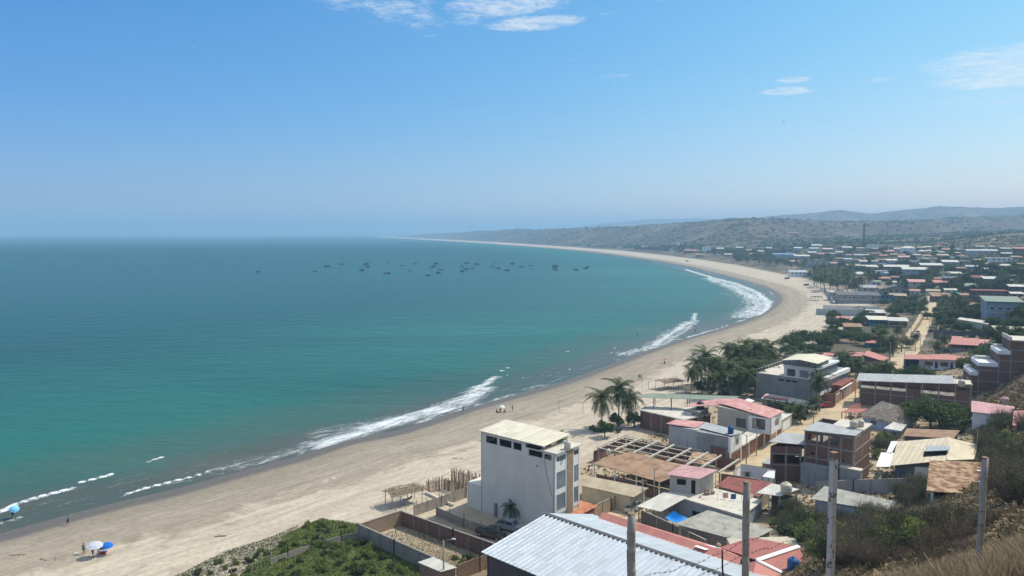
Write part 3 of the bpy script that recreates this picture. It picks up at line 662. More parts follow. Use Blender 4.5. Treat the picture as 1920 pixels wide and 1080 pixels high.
def door(t,A,B,a0,a1,z1,m='brown_door',z0=0.02,fm=None,name='door'):
    d=panel(A,B,a0,a1,z0,z1,.04,.06).build(name,Mt[m],t.e)
    if fm:
        mb=MB();panel(A,B,a0-.18,a0,z0,z1,.09,.05,mb);panel(A,B,a1,a1+.18,z0,z1,.09,.05,mb);panel(A,B,a0-.18,a1+.18,z1,z1+.2,.09,.05,mb);mb.build('door_frame',Mt[fm],t.e)
    return d
def open_wall(A,B,z0,z1,ops,th=.2,mb=None):
    """wall along A-B with real openings (a0,a1,b0,b1)"""
    l=math.hypot(B[0]-A[0],B[1]-A[1]);mb=mb or MB()
    xs=sorted({0,l,*[o[0] for o in ops],*[o[1] for o in ops]})
    for a,b in zip(xs[:-1],xs[1:]):
        o=[q for q in ops if q[0]<=a+1e-6 and q[1]>=b-1e-6];z=z0
        for q in sorted(o,key=lambda q:q[2]):
            if q[2]>z: panel(A,B,a,b,z,q[2],0,th,mb)
            z=q[3]
        if z<z1: panel(A,B,a,b,z,z1,0,th,mb)
    return mb
def QH(name,label,cat,roof,rm,wm,inset=.35,zb=None,posts=0,th=.09,group=None,wins=(),doors=(),walls=True,back=.0,pm='concrete',base=None,edge=None):
    """house or shed from the four roof corners (pixel, height): front-left, front-right, back-right, back-left"""
    Wp=[PZ(*p) for p in roof]
    th_=math.degrees(math.atan2(Wp[1][1]-Wp[0][1],Wp[1][0]-Wp[0][0]))
    gz=[ZT(p[0],p[1]) for p in Wp];zb=min(gz)-.1 if zb is None else zb
    t=Th(name,label,cat,Wp[1],th_,zb,group)
    q=[t.W2L(p) for p in Wp];t.q=q
    n=(sum(p[0] for p in q)/4,sum(p[1] for p in q)/4)
    def ins(p,d):
        dx,dy=n[0]-p[0],n[1]-p[1];l=math.hypot(dx,dy);f=min(.45,d*1.4/l);return (p[0]+dx*f,p[1]+dy*f,p[2]+0.)
    w=[ins(p,inset) for p in q];t.w=w
    r=MB().sheet(q,th).build('roof',Mt[rm],t.e)
    if walls: MB().hexa([(a,b,-.6) for a,b,c in w],[(a,b,c-th-.02) for a,b,c in w]).build('wall',Mt[wm],t.e)
    lines={'f':(w[0],w[1]),'r':(w[1],w[2]),'b':(w[2],w[3]),'l':(w[3],w[0])}
    t.lines=lines
    for wn in wins:
        A,B=lines[wn[0]];l=math.hypot(B[0]-A[0],B[1]-A[1]);window(t,A,B,wn[1]*l,wn[2]*l,wn[3],wn[4],*(wn[5:] or ()))
    for d in doors:
        A,B=lines[d[0]];l=math.hypot(B[0]-A[0],B[1]-A[1]);door(t,A,B,d[1]*l,d[2]*l,d[3],*(d[4:] or ()))
    if posts:
        for sd in 'fb' if posts>0 else 'f':
            A,B=lines[sd];m=abs(posts)
            for k in range(m):
                f=k/(m-1);x,y=A[0]+(B[0]-A[0])*f,A[1]+(B[1]-A[1])*f;z=A[2]+(B[2]-A[2])*f
                MB().box(x-.09,x+.09,y-.09,y+.09,-.6,z-th-.01).build('post',Mt[pm],t.e)
    return t
def gable(t,q,ridge_h,rm,along='x',over=.0,name='roof',th=.1):
    """two slopes over the quad q (front-left, front-right, back-right, back-left), ridge along x or y"""
    mid=lambda a,b,h:((a[0]+b[0])/2,(a[1]+b[1])/2,max(a[2],b[2])+h)
    if along=='x': L,Rr=mid(q[0],q[3],ridge_h),mid(q[1],q[2],ridge_h);s1=[q[0],q[1],Rr,L];s2=[L,Rr,q[2],q[3]]
    else: F_,B_=mid(q[0],q[1],ridge_h),mid(q[3],q[2],ridge_h);s1=[q[0],F_,B_,q[3]];s2=[F_,q[1],q[2],B_]
    mb=MB().sheet(s1,th).sheet(s2,th);return mb.build(name,Mt[rm],t.e)
def tank(px,py,z,w_px,m,label,group=None,ratio=1.25,zb=None,pos=None):
    x,y,_=PZ(px,py,z) if pos is None else (*pos,0)
    r=w_px/2*y/FPX;h=2*r*ratio
    o=empty('water_tank',label,'water tank',(x,y,z),0,group)
    pr=[(r*.96,0),(r,.04*h),(r,.22*h),(r*1.03,.25*h),(r,.28*h),(r,.48*h),(r*1.03,.51*h),(r,.54*h),(r,.74*h),(r*.93,.80*h),(r*.55,.92*h),(r*.32,.95*h)]
    MB().lathe(pr,n=18).build('tank_body',Mt[m],o,True)
    MB().lathe([(r*.34,.95*h),(r*.34,1.0*h),(r*.2,1.03*h)],n=14).build('lid',Mt[m],o)
    return o
def pole(px,py,top_py,label,lamp=0,arms=0,m='grey_wood',r=.11,group=None,loc=None,h=None):
    x,y,z=G(px,py) if loc is None else loc
    h=h or (py-top_py)/FPX*math.hypot(y,CAMH-z)*1.0
    o=empty('street_lamp' if lamp else 'utility_pole',label,'street lamp' if lamp else 'utility pole',(x,y,z-.1),0,group)
    MB().tube([(0,0,-.3),(0,0,h)],[r*1.15,r*.8],8).build('pole',Mt[m],o,True)
    if lamp:
        sx=lamp
        MB().tube([(0,0,h*.93),(sx*.6,-.1,h*1.02),(sx*1.5,-.25,h*1.05)],.035,6).build('arm',Mt['steel'],o)
        MB().hexa([(sx*1.4-.3,-.37,h*1.05-.08),(sx*1.4+.3,-.37,h*1.05-.08),(sx*1.4+.3,-.13,h*1.05-.08),(sx*1.4-.3,-.13,h*1.05-.08)],[(sx*1.4-.2,-.32,h*1.05+.07),(sx*1.4+.2,-.32,h*1.05+.07),(sx*1.4+.2,-.18,h*1.05+.07),(sx*1.4-.2,-.18,h*1.05+.07)]).build('lamp_head',Mt['white_paint'],o)
    for k in range(arms):
        MB().box(-.8,.8,-.05,.05,h*.93-k*.8,h*.93+.1-k*.8).build('crossarm',Mt['grey_wood'],o)
    o['top']=(x,y,z+h*.95);return o
def wire(a,b,sag=.6,r=.018,label='thin cable strung between poles',group='overhead cables'):
    p=[(a[0]+(b[0]-a[0])*t,a[1]+(b[1]-a[1])*t,a[2]+(b[2]-a[2])*t-sag*4*t*(1-t)) for t in np.linspace(0,1,9)]
    return MB().tube(p,r,4,False).build('overhead_cable',Mt['dark_metal'],None,label=label,cat='cable',group=group)
# ---------------------------------------------------------------- streets
STREET=[]
def strip(name,label,pts,dz=.06,m='dirt_road'):
    """dirt strip laid on the ground: (pixel, half width) along its middle"""
    P_=[(*G(a,b)[:2],w) for a,b,w in pts];c=[]
    for (x0,y0,w0),(x1,y1,w1) in zip(P_[:-1],P_[1:]):
        n=max(2,int(math.hypot(x1-x0,y1-y0)/2.5))
        for i in range(n): t=i/n;c.append((x0+(x1-x0)*t,y0+(y1-y0)*t,w0+(w1-w0)*t))
    c.append(P_[-1]);V=[];F=[]
    for i,(x,y,w) in enumerate(c):
        a=c[max(0,i-2)];b=c[min(len(c)-1,i+2)];dx,dy=b[0]-a[0],b[1]-a[1];l=math.hypot(dx,dy);nx,ny=-dy/l,dx/l
        j=.5*math.sin(i*.9)+.3*math.sin(i*2.3)
        STREET.append((x,y))
        for k in range(7):
            f=(k/3.-1)*(w+j*.4*abs(k/3.-1));X_,Y_=x+nx*f,y+ny*f;V.append((X_,Y_,ZT(X_,Y_)+dz))
    for i in range(len(c)-1):
        for k in range(6): a=i*7+k;F.append((a,a+1,a+8,a+7))
    mb=MB();mb.add(V,F);o=mb.build(name,Mt[m],None,True);tag(o,label,kind='structure');return o
strip('dirt_road','pale dirt street between the walls',[(1130,1000,3.4),(1200,955,3.4),(1300,905,3.2),(1400,868,3.6),(1445,845,3.8),(1490,818,4.2),(1540,789,5.),(1583,757,4.4),(1618,728,4.2),(1655,704,4),(1685,684,4.4),(1702,655,4.4),(1716,630,4.2),(1731,604,3.8),(1742,580,3.6),(1746,560,3.4),(1744,549,3)])
# ---------------------------------------------------------------- tall white house
t=Th('white_house','tall white house with cream flat roof panels beside the beach','house',PZ(1040,853,14.8),-40,1.6)
L=-t.fx(902,0,14.8);W=t.fy(1086,0,14.8);h=13.2
ops=[(L-t_,L-s_,12.95,14.0) for t_,s_ in ((L-.5,L-2.4),)]
fr=lambda px:L+t.fx(px,0,14.6)
ops=[(fr(a),fr(b),12.5,13.75) for a,b in ((911,932),(936,959),(962,978))]+[(fr(991),fr(1017),12.1,13.15),(fr(1020),fr(1034),12.1,13.0)]
A0,B0=(-L,0),(0,0)
w=open_wall(A0,B0,-1,12.05,[],.22)
open_wall(A0,(-L+fr(985),0),12.05,14.35,ops[:3],.22,w);open_wall((-L+fr(985),0),B0,12.05,13.3,[(a-fr(985),b-fr(985),c,d) for a,b,c,d in ops[3:]],.22,w)
open_wall((0,W),(-L,W),-1,12.4,[],.22,w);open_wall((-L,W),(-L,0),-1,13.9,[],.22,w)
open_wall((0,0),(0,W),-1,3.3,[],.22,w)
w.box(-L+.3,-.3,.3,W-.3,11.7,12.0)
w.build('wall',Mt['white_wall'],t.e)
y1,y2=t.fy(1062,0,12),t.fy(1073,0,12)
f=MB()
for a,b in ((0,.35),(y1-.35,y1-.003),(y2+.003,y2+.3),(W-.3,W)): panel((0,0),(0,W),a,b,3.3,12.9,.12,.25,f)
for z0,z1 in ((3.3,3.9),(6.5,7.4),(10.2,11.9),(12.75,13.3)):
    panel((0,0),(0,W),.35,y1-.35,z0,z1,.08,.25,f);panel((0,0),(0,W),y2+.3,W-.3,z0,z1,.08,.25,f)
f.build('facade_frame',Mt['white_clean'],t.e)
MB().box(-.2,.2,y1,y2,2.6,13.3).build('brick_strip',Mt['tan_brick'],t.e)
for a,b in ((.35,y1-.35),(y2+.3,W-.3)):
    for z0,z1,mm in ((3.9,6.5,'curtain_glass'),(7.4,10.2,'curtain_glass'),(11.9,12.75,'glass')): window(t,(0,0),(0,W),a,b,z0,z1,'steel',mm,2 if b-a>1.5 else 1,.06)
xr=t.fx(1022,0,14.8);q=[(-L-.35,-.35,14.45),(xr,-.35,14.3),(xr,W+.25,14.75),(-L-.35,W+.25,14.9)]
MB().sheet(q,.12).build('roof',Mt['cream_panel'],t.e)
MB().box(-t.fx(985) if 0 else t.fx(1012,0,14.8),.45,-.15,W+.35,13.32,13.5).build('terrace_slab',Mt['pale_concrete'],t.e)
for k in range(5):
    x=-L+.3+k*(L-2.6)/4
    for y in (.15,W-.3): MB().box(x-.1,x+.1,y-.1,y+.1,13.9,14.6-.08*k).build('roof_post',Mt['white_clean'],t.e)
MB().box(-L+.4,t.fx(1012,0,14.8),W*.45,W*.47,12.01,14.0).build('dark_backing',Mt['dark_wall'],t.e);MB().box(-L+.3,t.fx(1012,0,14.8),.5,W-.3,12.0,12.03).build('dark_floor_sheet',Mt['dark_wall'],t.e)  # dark backing and floor sheet added so the openings look shaded inside
gx=-t.fx(876,0,6);MB().box(-gx,-L-.0,.0,4.2,-1,4.6).build('annex_wall',Mt['white_wall'],t.e)
xv=t.fx(1007,0,12);MB().box(xv-.12,xv+.12,-.03,.02,10.6,10.85).build('vent_dark_patch',Mt['unlit_inside'],t.e);MB().tube([(t.fx(1019,0,13),-.05,12.9),(t.fx(1026,0,12),-.06,9.5),(t.fx(1036,0,9),-.05,6.2)],.025,4).build('hanging_cable',Mt['dark_metal'],t.e);xp=t.fx(931,0,3);MB().box(xp-.22,xp+.22,-.45,-.02,-1,2.4).build('buttress',Mt['concrete'],t.e)  # vent is a near-black block, its inner darkness painted on
mb=MB();
for a_ in (.18,.5,.82): mb.box(-L*a_-.13,-L*a_+.13,-.014,.02,-1,12.0)
for z_ in (3.2,6.4,9.6): mb.box(-L+.01,-.14,-.012,.02,z_,z_+.2)
mb.build('render_bands',Mt['white_wall'],t.e)
tank(1064,842,15.1,13,'tank_cream','cream water tank on the terrace of the tall white house',ratio=1.35)
t=QH('tile_roofed_porch','orange tiled porch at the foot of the tall white house','porch',[(1061,957,4.3),(1083,968,4.0),(1121,948,4.0),(1089,938,4.5)],'tile_roof','orange_brick',.5,zb=1.6,posts=3,walls=False,pm='white_paint')
MB().box(t.w[0][0],t.w[1][0]-.3,-.0,t.w[2][1],-.5,1.9).build('wall',Mt['maroon_sheet'],t.e)
# ---------------------------------------------------------------- walled lots by the beach
def wall_run(name,label,cat,pts,h,m,th=.2,cap=None,posts=0.,pm='concrete',group=None,capm='concrete'):
    """free wall along pixel points on the ground"""
    Wp=[G(*p) if len(p)==2 else (PZ(*p)[0],PZ(*p)[1],ZT(*PZ(*p)[:2])) for p in pts];o=empty(name,label,cat,Wp[0],0,group);x0,y0,z0=Wp[0]
    mb=MB();pb=[];cb=MB()
    for a,b in zip(Wp[:-1],Wp[1:]):
        A,B=(a[0]-x0,a[1]-y0),(b[0]-x0,b[1]-y0);l=math.hypot(B[0]-A[0],B[1]-A[1]);n=max(1,int(round(l/3.2)))
        za,zb_=a[2]-z0,b[2]-z0
        dx,dy=(B[0]-A[0])/l,(B[1]-A[1])/l;nx,ny=dy*th/2,-dx*th/2
        for k in range(n):
            f0,f1=k/n,(k+1)/n;p=lambda f,s:(A[0]+(B[0]-A[0])*f+s*nx,A[1]+(B[1]-A[1])*f+s*ny)
            zA=za+(zb_-za)*f0;zB=za+(zb_-za)*f1
            c=[p(f0,1),p(f1,1),p(f1,-1),p(f0,-1)];zz=[zA,zB,zB,zA]
            mb.hexa([(q[0],q[1],z-.8) for q,z in zip(c,zz)],[(q[0],q[1],z+h) for q,z in zip(c,zz)])
            if cap:
                c2=[p(f0,1.4),p(f1,1.4),p(f1,-1.4),p(f0,-1.4)];cb.hexa([(q[0],q[1],z+h) for q,z in zip(c2,zz)],[(q[0],q[1],z+h+cap) for q,z in zip(c2,zz)])
            if posts: q=p(f0,0);pb.append((q[0],q[1],zA))
        q=p(1,0);
        if posts: pb.append((q[0],q[1],zb_))
    mb.build('wall_panel',Mt[m],o)
    if cap: cb.build('coping',Mt[capm],o)
    for x,y,z in pb: MB().box(x-th*.75,x+th*.75,y-th*.75,y+th*.75,z-.6,z+h+posts-.003).build('pillar',Mt[pm],o)
    return o
wall_run('lot_wall','brown brick wall with concrete pillars between the two beach lots','wall',[(753,985),(850,1021),(935,1052)],2.4,'brick',.2,.06,.12)
wall_run('lot_wall','block wall on the beach side of the first lot, in full sun','wall',[(674,1012),(753,985)],2.5,'tan_brick',.2,.06,.0)
wall_run('lot_wall','dark block wall between the green weeds and the first lot','wall',[(674,1012),(740,1043),(815,1078)],2.5,'block_wall',.2,.06,.1)
wall_run('wattle_fence','light woven fence closing the second lot toward the beach','fence',[(776,968),(828,950),(874,933)],1.9,'grey_wood',.08,0,.3,'grey_wood')
wall_run('wattle_fence','patched board fence with tall stakes along the parking lot','fence',[(818,968),(870,990),(935,1012)],1.6,'block_wall',.08,0,.75,'grey_wood')
wall_run('timber_gate','brown slatted timber gate at the end of the first lot','gate',[(857,1088),(900,1072),(938,1052)],2.2,'wood',.1,0,.2,'wood')
QH('tin_shed','small shed with patched white and rust tin roof by the lot','shed',[(783,1054,4.2),(826,1072,4.2),(857,1064,4.5),(812,1044,4.5)],'white_sheet','wood',.2)
def stick_fence(name,label,pts,h,dens=5.2,r=.06,m='wood',group=None):
    Wp=[G(*p) for p in pts];o=empty(name,label,'fence',Wp[0],0,group);x0,y0,z0=Wp[0];rs=random.Random(int(h*100)+len(pts));mb=MB();rl=MB()
    for a,b in zip(Wp[:-1],Wp[1:]):
        l=math.hypot(b[0]-a[0],b[1]-a[1]);n=int(l*dens)
        for k in range(n):
            f=k/n;x,y,z=a[0]+(b[0]-a[0])*f-x0,a[1]+(b[1]-a[1])*f-y0,a[2]+(b[2]-a[2])*f-z0;hh=h*rs.uniform(.72,1.12)
            mb.tube([(x,y,z-.3),(x+rs.gauss(0,.05),y+rs.gauss(0,.05),z+hh)],r*rs.uniform(.7,1.4),5)
        for q in (.35,.7): rl.tube([(a[0]-x0,a[1]-y0,a[2]-z0+h*q),(b[0]-x0,b[1]-y0,b[2]-z0+h*q)],.035,5)
    mb.build('pickets',Mt[m],o);rl.build('rail',Mt['grey_wood'],o);return o
stick_fence('stake_fence','fence of dark upright stakes above the palm shelter',[(800,925),(832,918),(852,924),(876,934)],2.6)
stick_fence('stake_fence','taller stake fence running along the back of the tall white house',[(846,903),(875,911),(905,920)],2.9)
wall_run('low_wall','low white wall below the stake fence','wall',[(798,926),(835,944),(850,950)],.5,'white_wall',.3)
def stakes_line(label,pts,h,sp,name='post_fence'):
    Wp=[G(*p) for p in pts];o=empty(name,label,'fence',Wp[0]);x0,y0,z0=Wp[0];rs=random.Random(5)
    for a,b in zip(Wp[:-1],Wp[1:]):
        n=max(1,int(math.hypot(b[0]-a[0],b[1]-a[1])/sp))
        for k in range(n):
            f=k/n;x,y,z=a[0]+(b[0]-a[0])*f-x0,a[1]+(b[1]-a[1])*f-y0,a[2]+(b[2]-a[2])*f-z0
            MB().tube([(x,y,z-.3),(x+rs.gauss(0,.06),y,z+h*rs.uniform(.85,1.15))],.07,6).build('post',Mt['grey_wood'],o)
    return o
stakes_line('row of bare stakes in the sand beside the palm shelter',[(742,960),(800,948),(846,940)],1.6,1.6)
# palm-roofed shelters on the sand
def shelter(px,py,w,d,h,label,rz=-.25,m='palm_thatch'):
    x,y,z=G(px,py);o=empty('palm_shelter',label,'beach shelter',(x,y,z),rz);rs=np.random.RandomState(int(px))
    for i,a in enumerate((-w/2+.2,0,w/2-.2)):
        for b in (-d/2+.2,d/2-.2): MB().tube([(a,b,-.4),(a+.05,b,h)],.07,6).build('post',Mt['grey_wood'],o)
    V=[];F=[]
    for k in range(420):
        u,v=rs.rand()-.5,rs.rand()-.5;X_=u*(w+.8);Y_=v*(d+.8);Z_=h+.25+.45*math.cos(v*3.0)+rs.rand()*.16-.25*abs(u)
        a=rs.randn()*.5+(1.57 if v>0 else -1.57);ln=.5+.5*rs.rand();dx,dy=math.cos(a)*ln,math.sin(a)*ln;n=len(V)
        V+=[(X_-.05*dy,Y_+.05*dx,Z_),(X_+.09,Y_,Z_+.03),(X_+dx+.05,Y_+dy,Z_-.25),(X_+dx-.06,Y_+dy,Z_-.3)];F.append((n,n+1,n+2,n+3))
    me=quads_mesh('roof',np.array(V),np.array(F),Mt[m]);r=bpy.data.objects.new('roof',me);col.objects.link(r);r.parent=o
    mb=MB()
    for k in range(9):
        x_=-w/2+k*w/8;mb.tube([(x_,-d/2-.3,h-.02),(x_,0,h+.5),(x_,d/2+.3,h-.02)],.035,5)
    mb.build('rafters',Mt['grey_wood'],o)
    MB().sheet([(-w/2,-d/2,h+.05),(w/2,-d/2,h+.05),(w/2,0,h+.5),(-w/2,0,h+.5)],.05).sheet([(-w/2,0,h+.5),(w/2,0,h+.5),(w/2,d/2,h+.05),(-w/2,d/2,h+.05)],.05).build('roof_mat',Mt[m],o)
    return o
shelter(757,944,6.3,3.2,2.3,'ragged palm leaf shelter on the sand near the stake fence',.62)
def hammock(px,py):
    x,y,z=G(px,py);mb=MB();
    for k in range(10):
        t0,t1=k/10,(k+1)/10;f=lambda t:(-1.3+2.6*t,0,1.15-2.2*t*(1-t)*1.0)
        a,b=f(t0),f(t1);w0=.45*math.sin(math.pi*t0)**.6 if 0<t0<1 else .02;w1=.45*math.sin(math.pi*t1)**.6 if 0<t1<1 else .02
        mb.hexa([(a[0],-w0,a[2]),(b[0],-w1,b[2]),(b[0],w1,b[2]),(a[0],w0,a[2])],[(a[0],-w0,a[2]+.03),(b[0],-w1,b[2]+.03),(b[0],w1,b[2]+.03),(a[0],w0,a[2]+.03)])
    o=mb.build('hammock',Mt['wood'],None,label='dark hammock slung under the ragged palm leaf shelter',cat='hammock');o.location=(x,y,z);o.rotation_euler=(0,0,.62)
hammock(762,943)
# ---------------------------------------------------------------- silver warehouse roof
t=Th('warehouse','long warehouse with silver ribbed metal roof and dark ridge','warehouse',PZ(1025,963,8),-43.4,2.0)
LEN=41.;rz_=6.0;fe=(-13.6,4.45);re=(11.5,2.6)
MB().sheet([(0,fe[0],fe[1]),(LEN,fe[0],fe[1]),(LEN,0,rz_),(0,0,rz_)],.08).build('roof_slope',Mt['silver_roof'],t.e)
MB().sheet([(0,0,rz_),(LEN,0,rz_),(LEN,re[0],re[1]),(0,re[0],re[1])],.08).build('roof_slope',Mt['silver_roof'],t.e)
mb=MB()
for k in range(int(LEN/.76)+1):
    x=k*.76
    for (ya,za),(yb,zb_) in (((fe[0]-.05,fe[1]+.0),(-.02,rz_)),((.02,rz_),(re[0]+.05,re[1]))):
        mb.hexa([(x-.10,ya,za-.02),(x+.10,ya,za-.02),(x+.10,yb,zb_-.02),(x-.10,yb,zb_-.02)],[(x-.045,ya,za+.05),(x+.045,ya,za+.05),(x+.045,yb,zb_+.05),(x-.045,yb,zb_+.05)])
mb.build('roof_ribs',Mt['silver_roof'],t.e)
MB().hexa([(-.1,-.34,rz_+.045),(LEN,-.34,rz_+.045),(LEN,.3,rz_+.03),(-.1,.3,rz_+.03)],[(-.1,-.05,rz_+.17),(LEN,-.05,rz_+.17),(LEN,.05,rz_+.17),(-.1,.05,rz_+.17)]).build('ridge_cap',Mt['dark_sheet'],t.e)
mb=MB()
for k in range(int(LEN/.76)): mb.box(k*.76+.2,k*.76+.56,-.62,-.36,rz_+.02,rz_+.07)
mb.build('ridge_closures',Mt['dark_metal'],t.e)
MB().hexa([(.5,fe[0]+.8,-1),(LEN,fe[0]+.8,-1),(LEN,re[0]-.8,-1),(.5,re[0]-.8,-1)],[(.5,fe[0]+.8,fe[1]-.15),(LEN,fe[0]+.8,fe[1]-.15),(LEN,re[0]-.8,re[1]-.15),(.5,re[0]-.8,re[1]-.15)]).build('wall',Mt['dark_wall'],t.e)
mb=MB()
for i in range(14): y=fe[0]+1+i*1.0;mb.box(.05,.2,y,y+.1,-.5,fe[1]+(rz_-fe[1])*(i/13.6)-.2)
mb.tube([(.1,fe[0]+.2,fe[1]-.18),(.1,0,rz_-.18)],.07,6);mb.build('gable_frame',Mt['dark_metal'],t.e)
# ---------------------------------------------------------------- salmon and red roofed house behind it
Wp=[PZ(1112,985,4.4),PZ(1378,1082,4.4),PZ(1402,1043,4.6),PZ(1148,965,4.6)]
t=Th('salmon_roofed_house','long house with salmon metal roof just behind the silver warehouse','house',Wp[1],-41,2.0)
q=[t.W2L(p) for p in Wp];gable(t,q,1.2,'salmon_sheet')
n=(sum(p[0] for p in q)/4,sum(p[1] for p in q)/4);w=[(p[0]+(n[0]-p[0])*.06,p[1]+(n[1]-p[1])*.1) for p in q]
MB().hexa([(*p,-1) for p in w],[(*p,2.35) for p in w]).build('wall',Mt['white_wall'],t.e)
ml=((q[1][0]+q[2][0])/2,(q[1][1]+q[2][1])/2);MB().hexa([(q[1][0]-.3,q[1][1]+.2,2.2),(q[2][0]-.3,q[2][1]-.2,2.2),(ml[0]-.5,ml[1],2.2),(ml[0]-.6,ml[1]-.1,2.2)],[(q[1][0]-.3,q[1][1]+.5,2.4),(q[2][0]-.3,q[2][1]-.5,2.4),(ml[0]-.5,ml[1],3.6),(ml[0]-.6,ml[1]-.1,3.6)]).build('gable_end',Mt['white_clean'],t.e)
MB().sheet([t.P(1301,1024,5.72),t.P(1322,1031,5.72),t.P(1352,1027,5.3),t.P(1318,1019,5.3)],.03).build('translucent_panel',Mt['white_clean'],t.e)
t=Th('red_roofed_house','house with brick red hip roof and white ridge bands','house',PZ(1419,1050,6.6),-41,2.4)
P=t.P;ap=P(1419,1050,6.6);rr=P(1497,1024,6.6);fl_=P(1478,1079,5.3)
MB().sheet([ap,rr,P(1409,1007,4.7),P(1350,1026,4.8)],.09).build('roof_slope',Mt['salmon_dark'],t.e)
MB().sheet([ap,fl_,P(1530,1092,5.2),rr],.09).build('roof_slope',Mt['salmon_dark'],t.e)
MB().sheet([P(1384,1062,4.9),P(1400,1115,4.9),fl_,ap],.09).build('roof_slope',Mt['salmon_sheet'],t.e)
def band(a,b,w,m,par,name='ridge_band'):
    d=np.array(b)-np.array(a);l=np.linalg.norm(d[:2]);nx,ny=-d[1]/l*w,d[0]/l*w
    MB().hexa([(a[0]-nx,a[1]-ny,a[2]+.0),(b[0]-nx,b[1]-ny,b[2]+.0),(b[0]+nx,b[1]+ny,b[2]+.0),(a[0]+nx,a[1]+ny,a[2]+.0)],[(a[0]-nx*.6,a[1]-ny*.6,a[2]+.12),(b[0]-nx*.6,b[1]-ny*.6,b[2]+.12),(b[0]+nx*.6,b[1]+ny*.6,b[2]+.12),(a[0]+nx*.6,a[1]+ny*.6,a[2]+.12)]).build(name,Mt[m],par)
band(ap,rr,.42,'white_clean',t.e);band(ap,fl_,.38,'white_clean',t.e)
w=[P(1362,1030,2.6),P(1400,1100,2.6),P(1520,1085,2.6),P(1488,1026,2.6)]
MB().hexa([(a,b,-1) for a,b,c in w],[(a,b,1.9) for a,b,c in w]).build('wall',Mt['cream_wall'],t.e)
tank(1487,1070,5.6,22,'tank_blue','blue water tank beside the brick red hip roof')
MB().box(-1.2,1.2,-1.2,1.2,-5.2,0).build('tank_stand',Mt['concrete'],None,label='concrete block stand under the blue water tank by the hip roof',cat='stand').location=PZ(1487,1071,5.58)
# loudspeaker horn
x,y,z=PZ(1346,1022,5.6);o=empty('horn_loudspeaker','grey horn loudspeaker on a short mast by the salmon roof','loudspeaker',(x,y,z),0)
hn=MB();prof=[(.08,0),(.10,.15),(.17,.3),(.28,.42),(.38,.48)];base=len(hn.v)
hn.lathe(prof,n=16);hh=hn.build('horn',Mt['tank_cream'],o,True);hh.rotation_euler=(R(105),0,R(-8));hh.location=(0,0,.3)
MB().tube([(0,.1,-2.4),(0,.1,.35)],.04,6).build('mast',Mt['steel'],o);MB().lathe([(.09,-.2),(.1,-.02),(.08,0)],n=12).build('driver',Mt['dark_metal'],hh)
# ---------------------------------------------------------------- tan roof lot and brown sheet roof
t=QH('tan_roofed_house','low cream house with tan sheet roof right behind the tall white house','house',[(1084,909,4.6),(1188,932,4.3),(1217,915,4.9),(1086,889,5.3)],'tan_sheet','cream_wall',.5)
wall_run('street_wall','tan brick street wall with timber doors below the tan sheet roof','wall',[(1112,974),(1145,958),(1182,941)],2.3,'tan_brick',.2,.06,.12)
t=QH('brown_roofed_shed','big open shed with brown rusted roof on white posts','shed',[(1110,868,5.3),(1238,904,5.0),(1300,878,5.6),(1181,847,6.2)],'brown_sheet','brick',.3,posts=-4,walls=False,pm='white_paint')
A,B=t.lines['f'];panel(A,B,.3,math.hypot(B[0]-A[0],B[1]-A[1])-.3,-.5,1.9,-.25,.45).build('wall',Mt['brick'],t.e)
A,B=t.lines['b'];panel(A,B,0,math.hypot(B[0]-A[0],B[1]-A[1]),-.5,3.2,0,.2).build('wall',Mt['brick'],t.e)
# concrete frame with open beams
Wp=[PZ(1122,837,5.0),PZ(1355,853,5.0)]
t=Th('beam_frame','open grid of bare concrete beams on columns beside the palms','building frame',PZ(1122,837,5.0),-38,1.7)
cols=[t.fx(p,0,5.0) for p in (1122,)]
Lx=31.;Ly=12.5
for k in range(8):
    x=k*Lx/7*(.86 if k>5 else .9);MB().box(x-.13,x+.13,-.5,Ly-.4*k,3.1,3.4).build('long_beam',Mt['pale_concrete'],t.e)
for j,y in enumerate((.0,3.0,6.0,9.0,11.6)):
    MB().box(-.2,Lx*.86-(j*2.2),y-.1,y+.1,2.92,3.08).build('cross_beam',Mt['pale_concrete'],t.e)
for k in range(0,8,1):
    for y in (0,8.2):
        x=k*Lx/7*(.86 if k>5 else .9)
        if not(k>4 and y>1): MB().box(x-.13,x+.13,y-.13,y+.13,-.6,2.91).build('column',Mt['concrete'],t.e);[MB().tube([(x+a_,y+b_,3.38),(x+a_*1.4,y+b_*1.5,4.1+.3*abs(a_)*k)],.014,4).build('rebar',Mt['wood'],t.e) for a_ in (-.08,.08) for b_ in (-.08,)]
MB().box(-.6,-.4,-1,Ly,-.5,2.4).build('side_wall',Mt['brick'],t.e)
MB().box(-.3,Lx*.8,Ly+.1,Ly+.3,-.5,2.2).build('side_wall',Mt['brick'],t.e)
t=QH('plank_roofed_shed','collapsing plank and tin roof over sheds by the street','shed',[(1290,862,4.6),(1330,873,4.4),(1345,852,4.8),(1300,846,5.0)],'rusty_sheet','wood',.3,posts=3,walls=False,pm='wood')
MB().box(t.w[0][0],t.w[1][0],1.5,1.7,-.5,1.6).build('wall',Mt['wood'],t.e)
wall_run('brick_wall','short red brick wall between the brown roof and the beam frame','wall',[(1235,880),(1262,886),(1288,893)],2.8,'orange_brick',.2,0,.1)
tank(1141,852,4.0,9,'tank_cream','small cream water tank behind the tall white house')
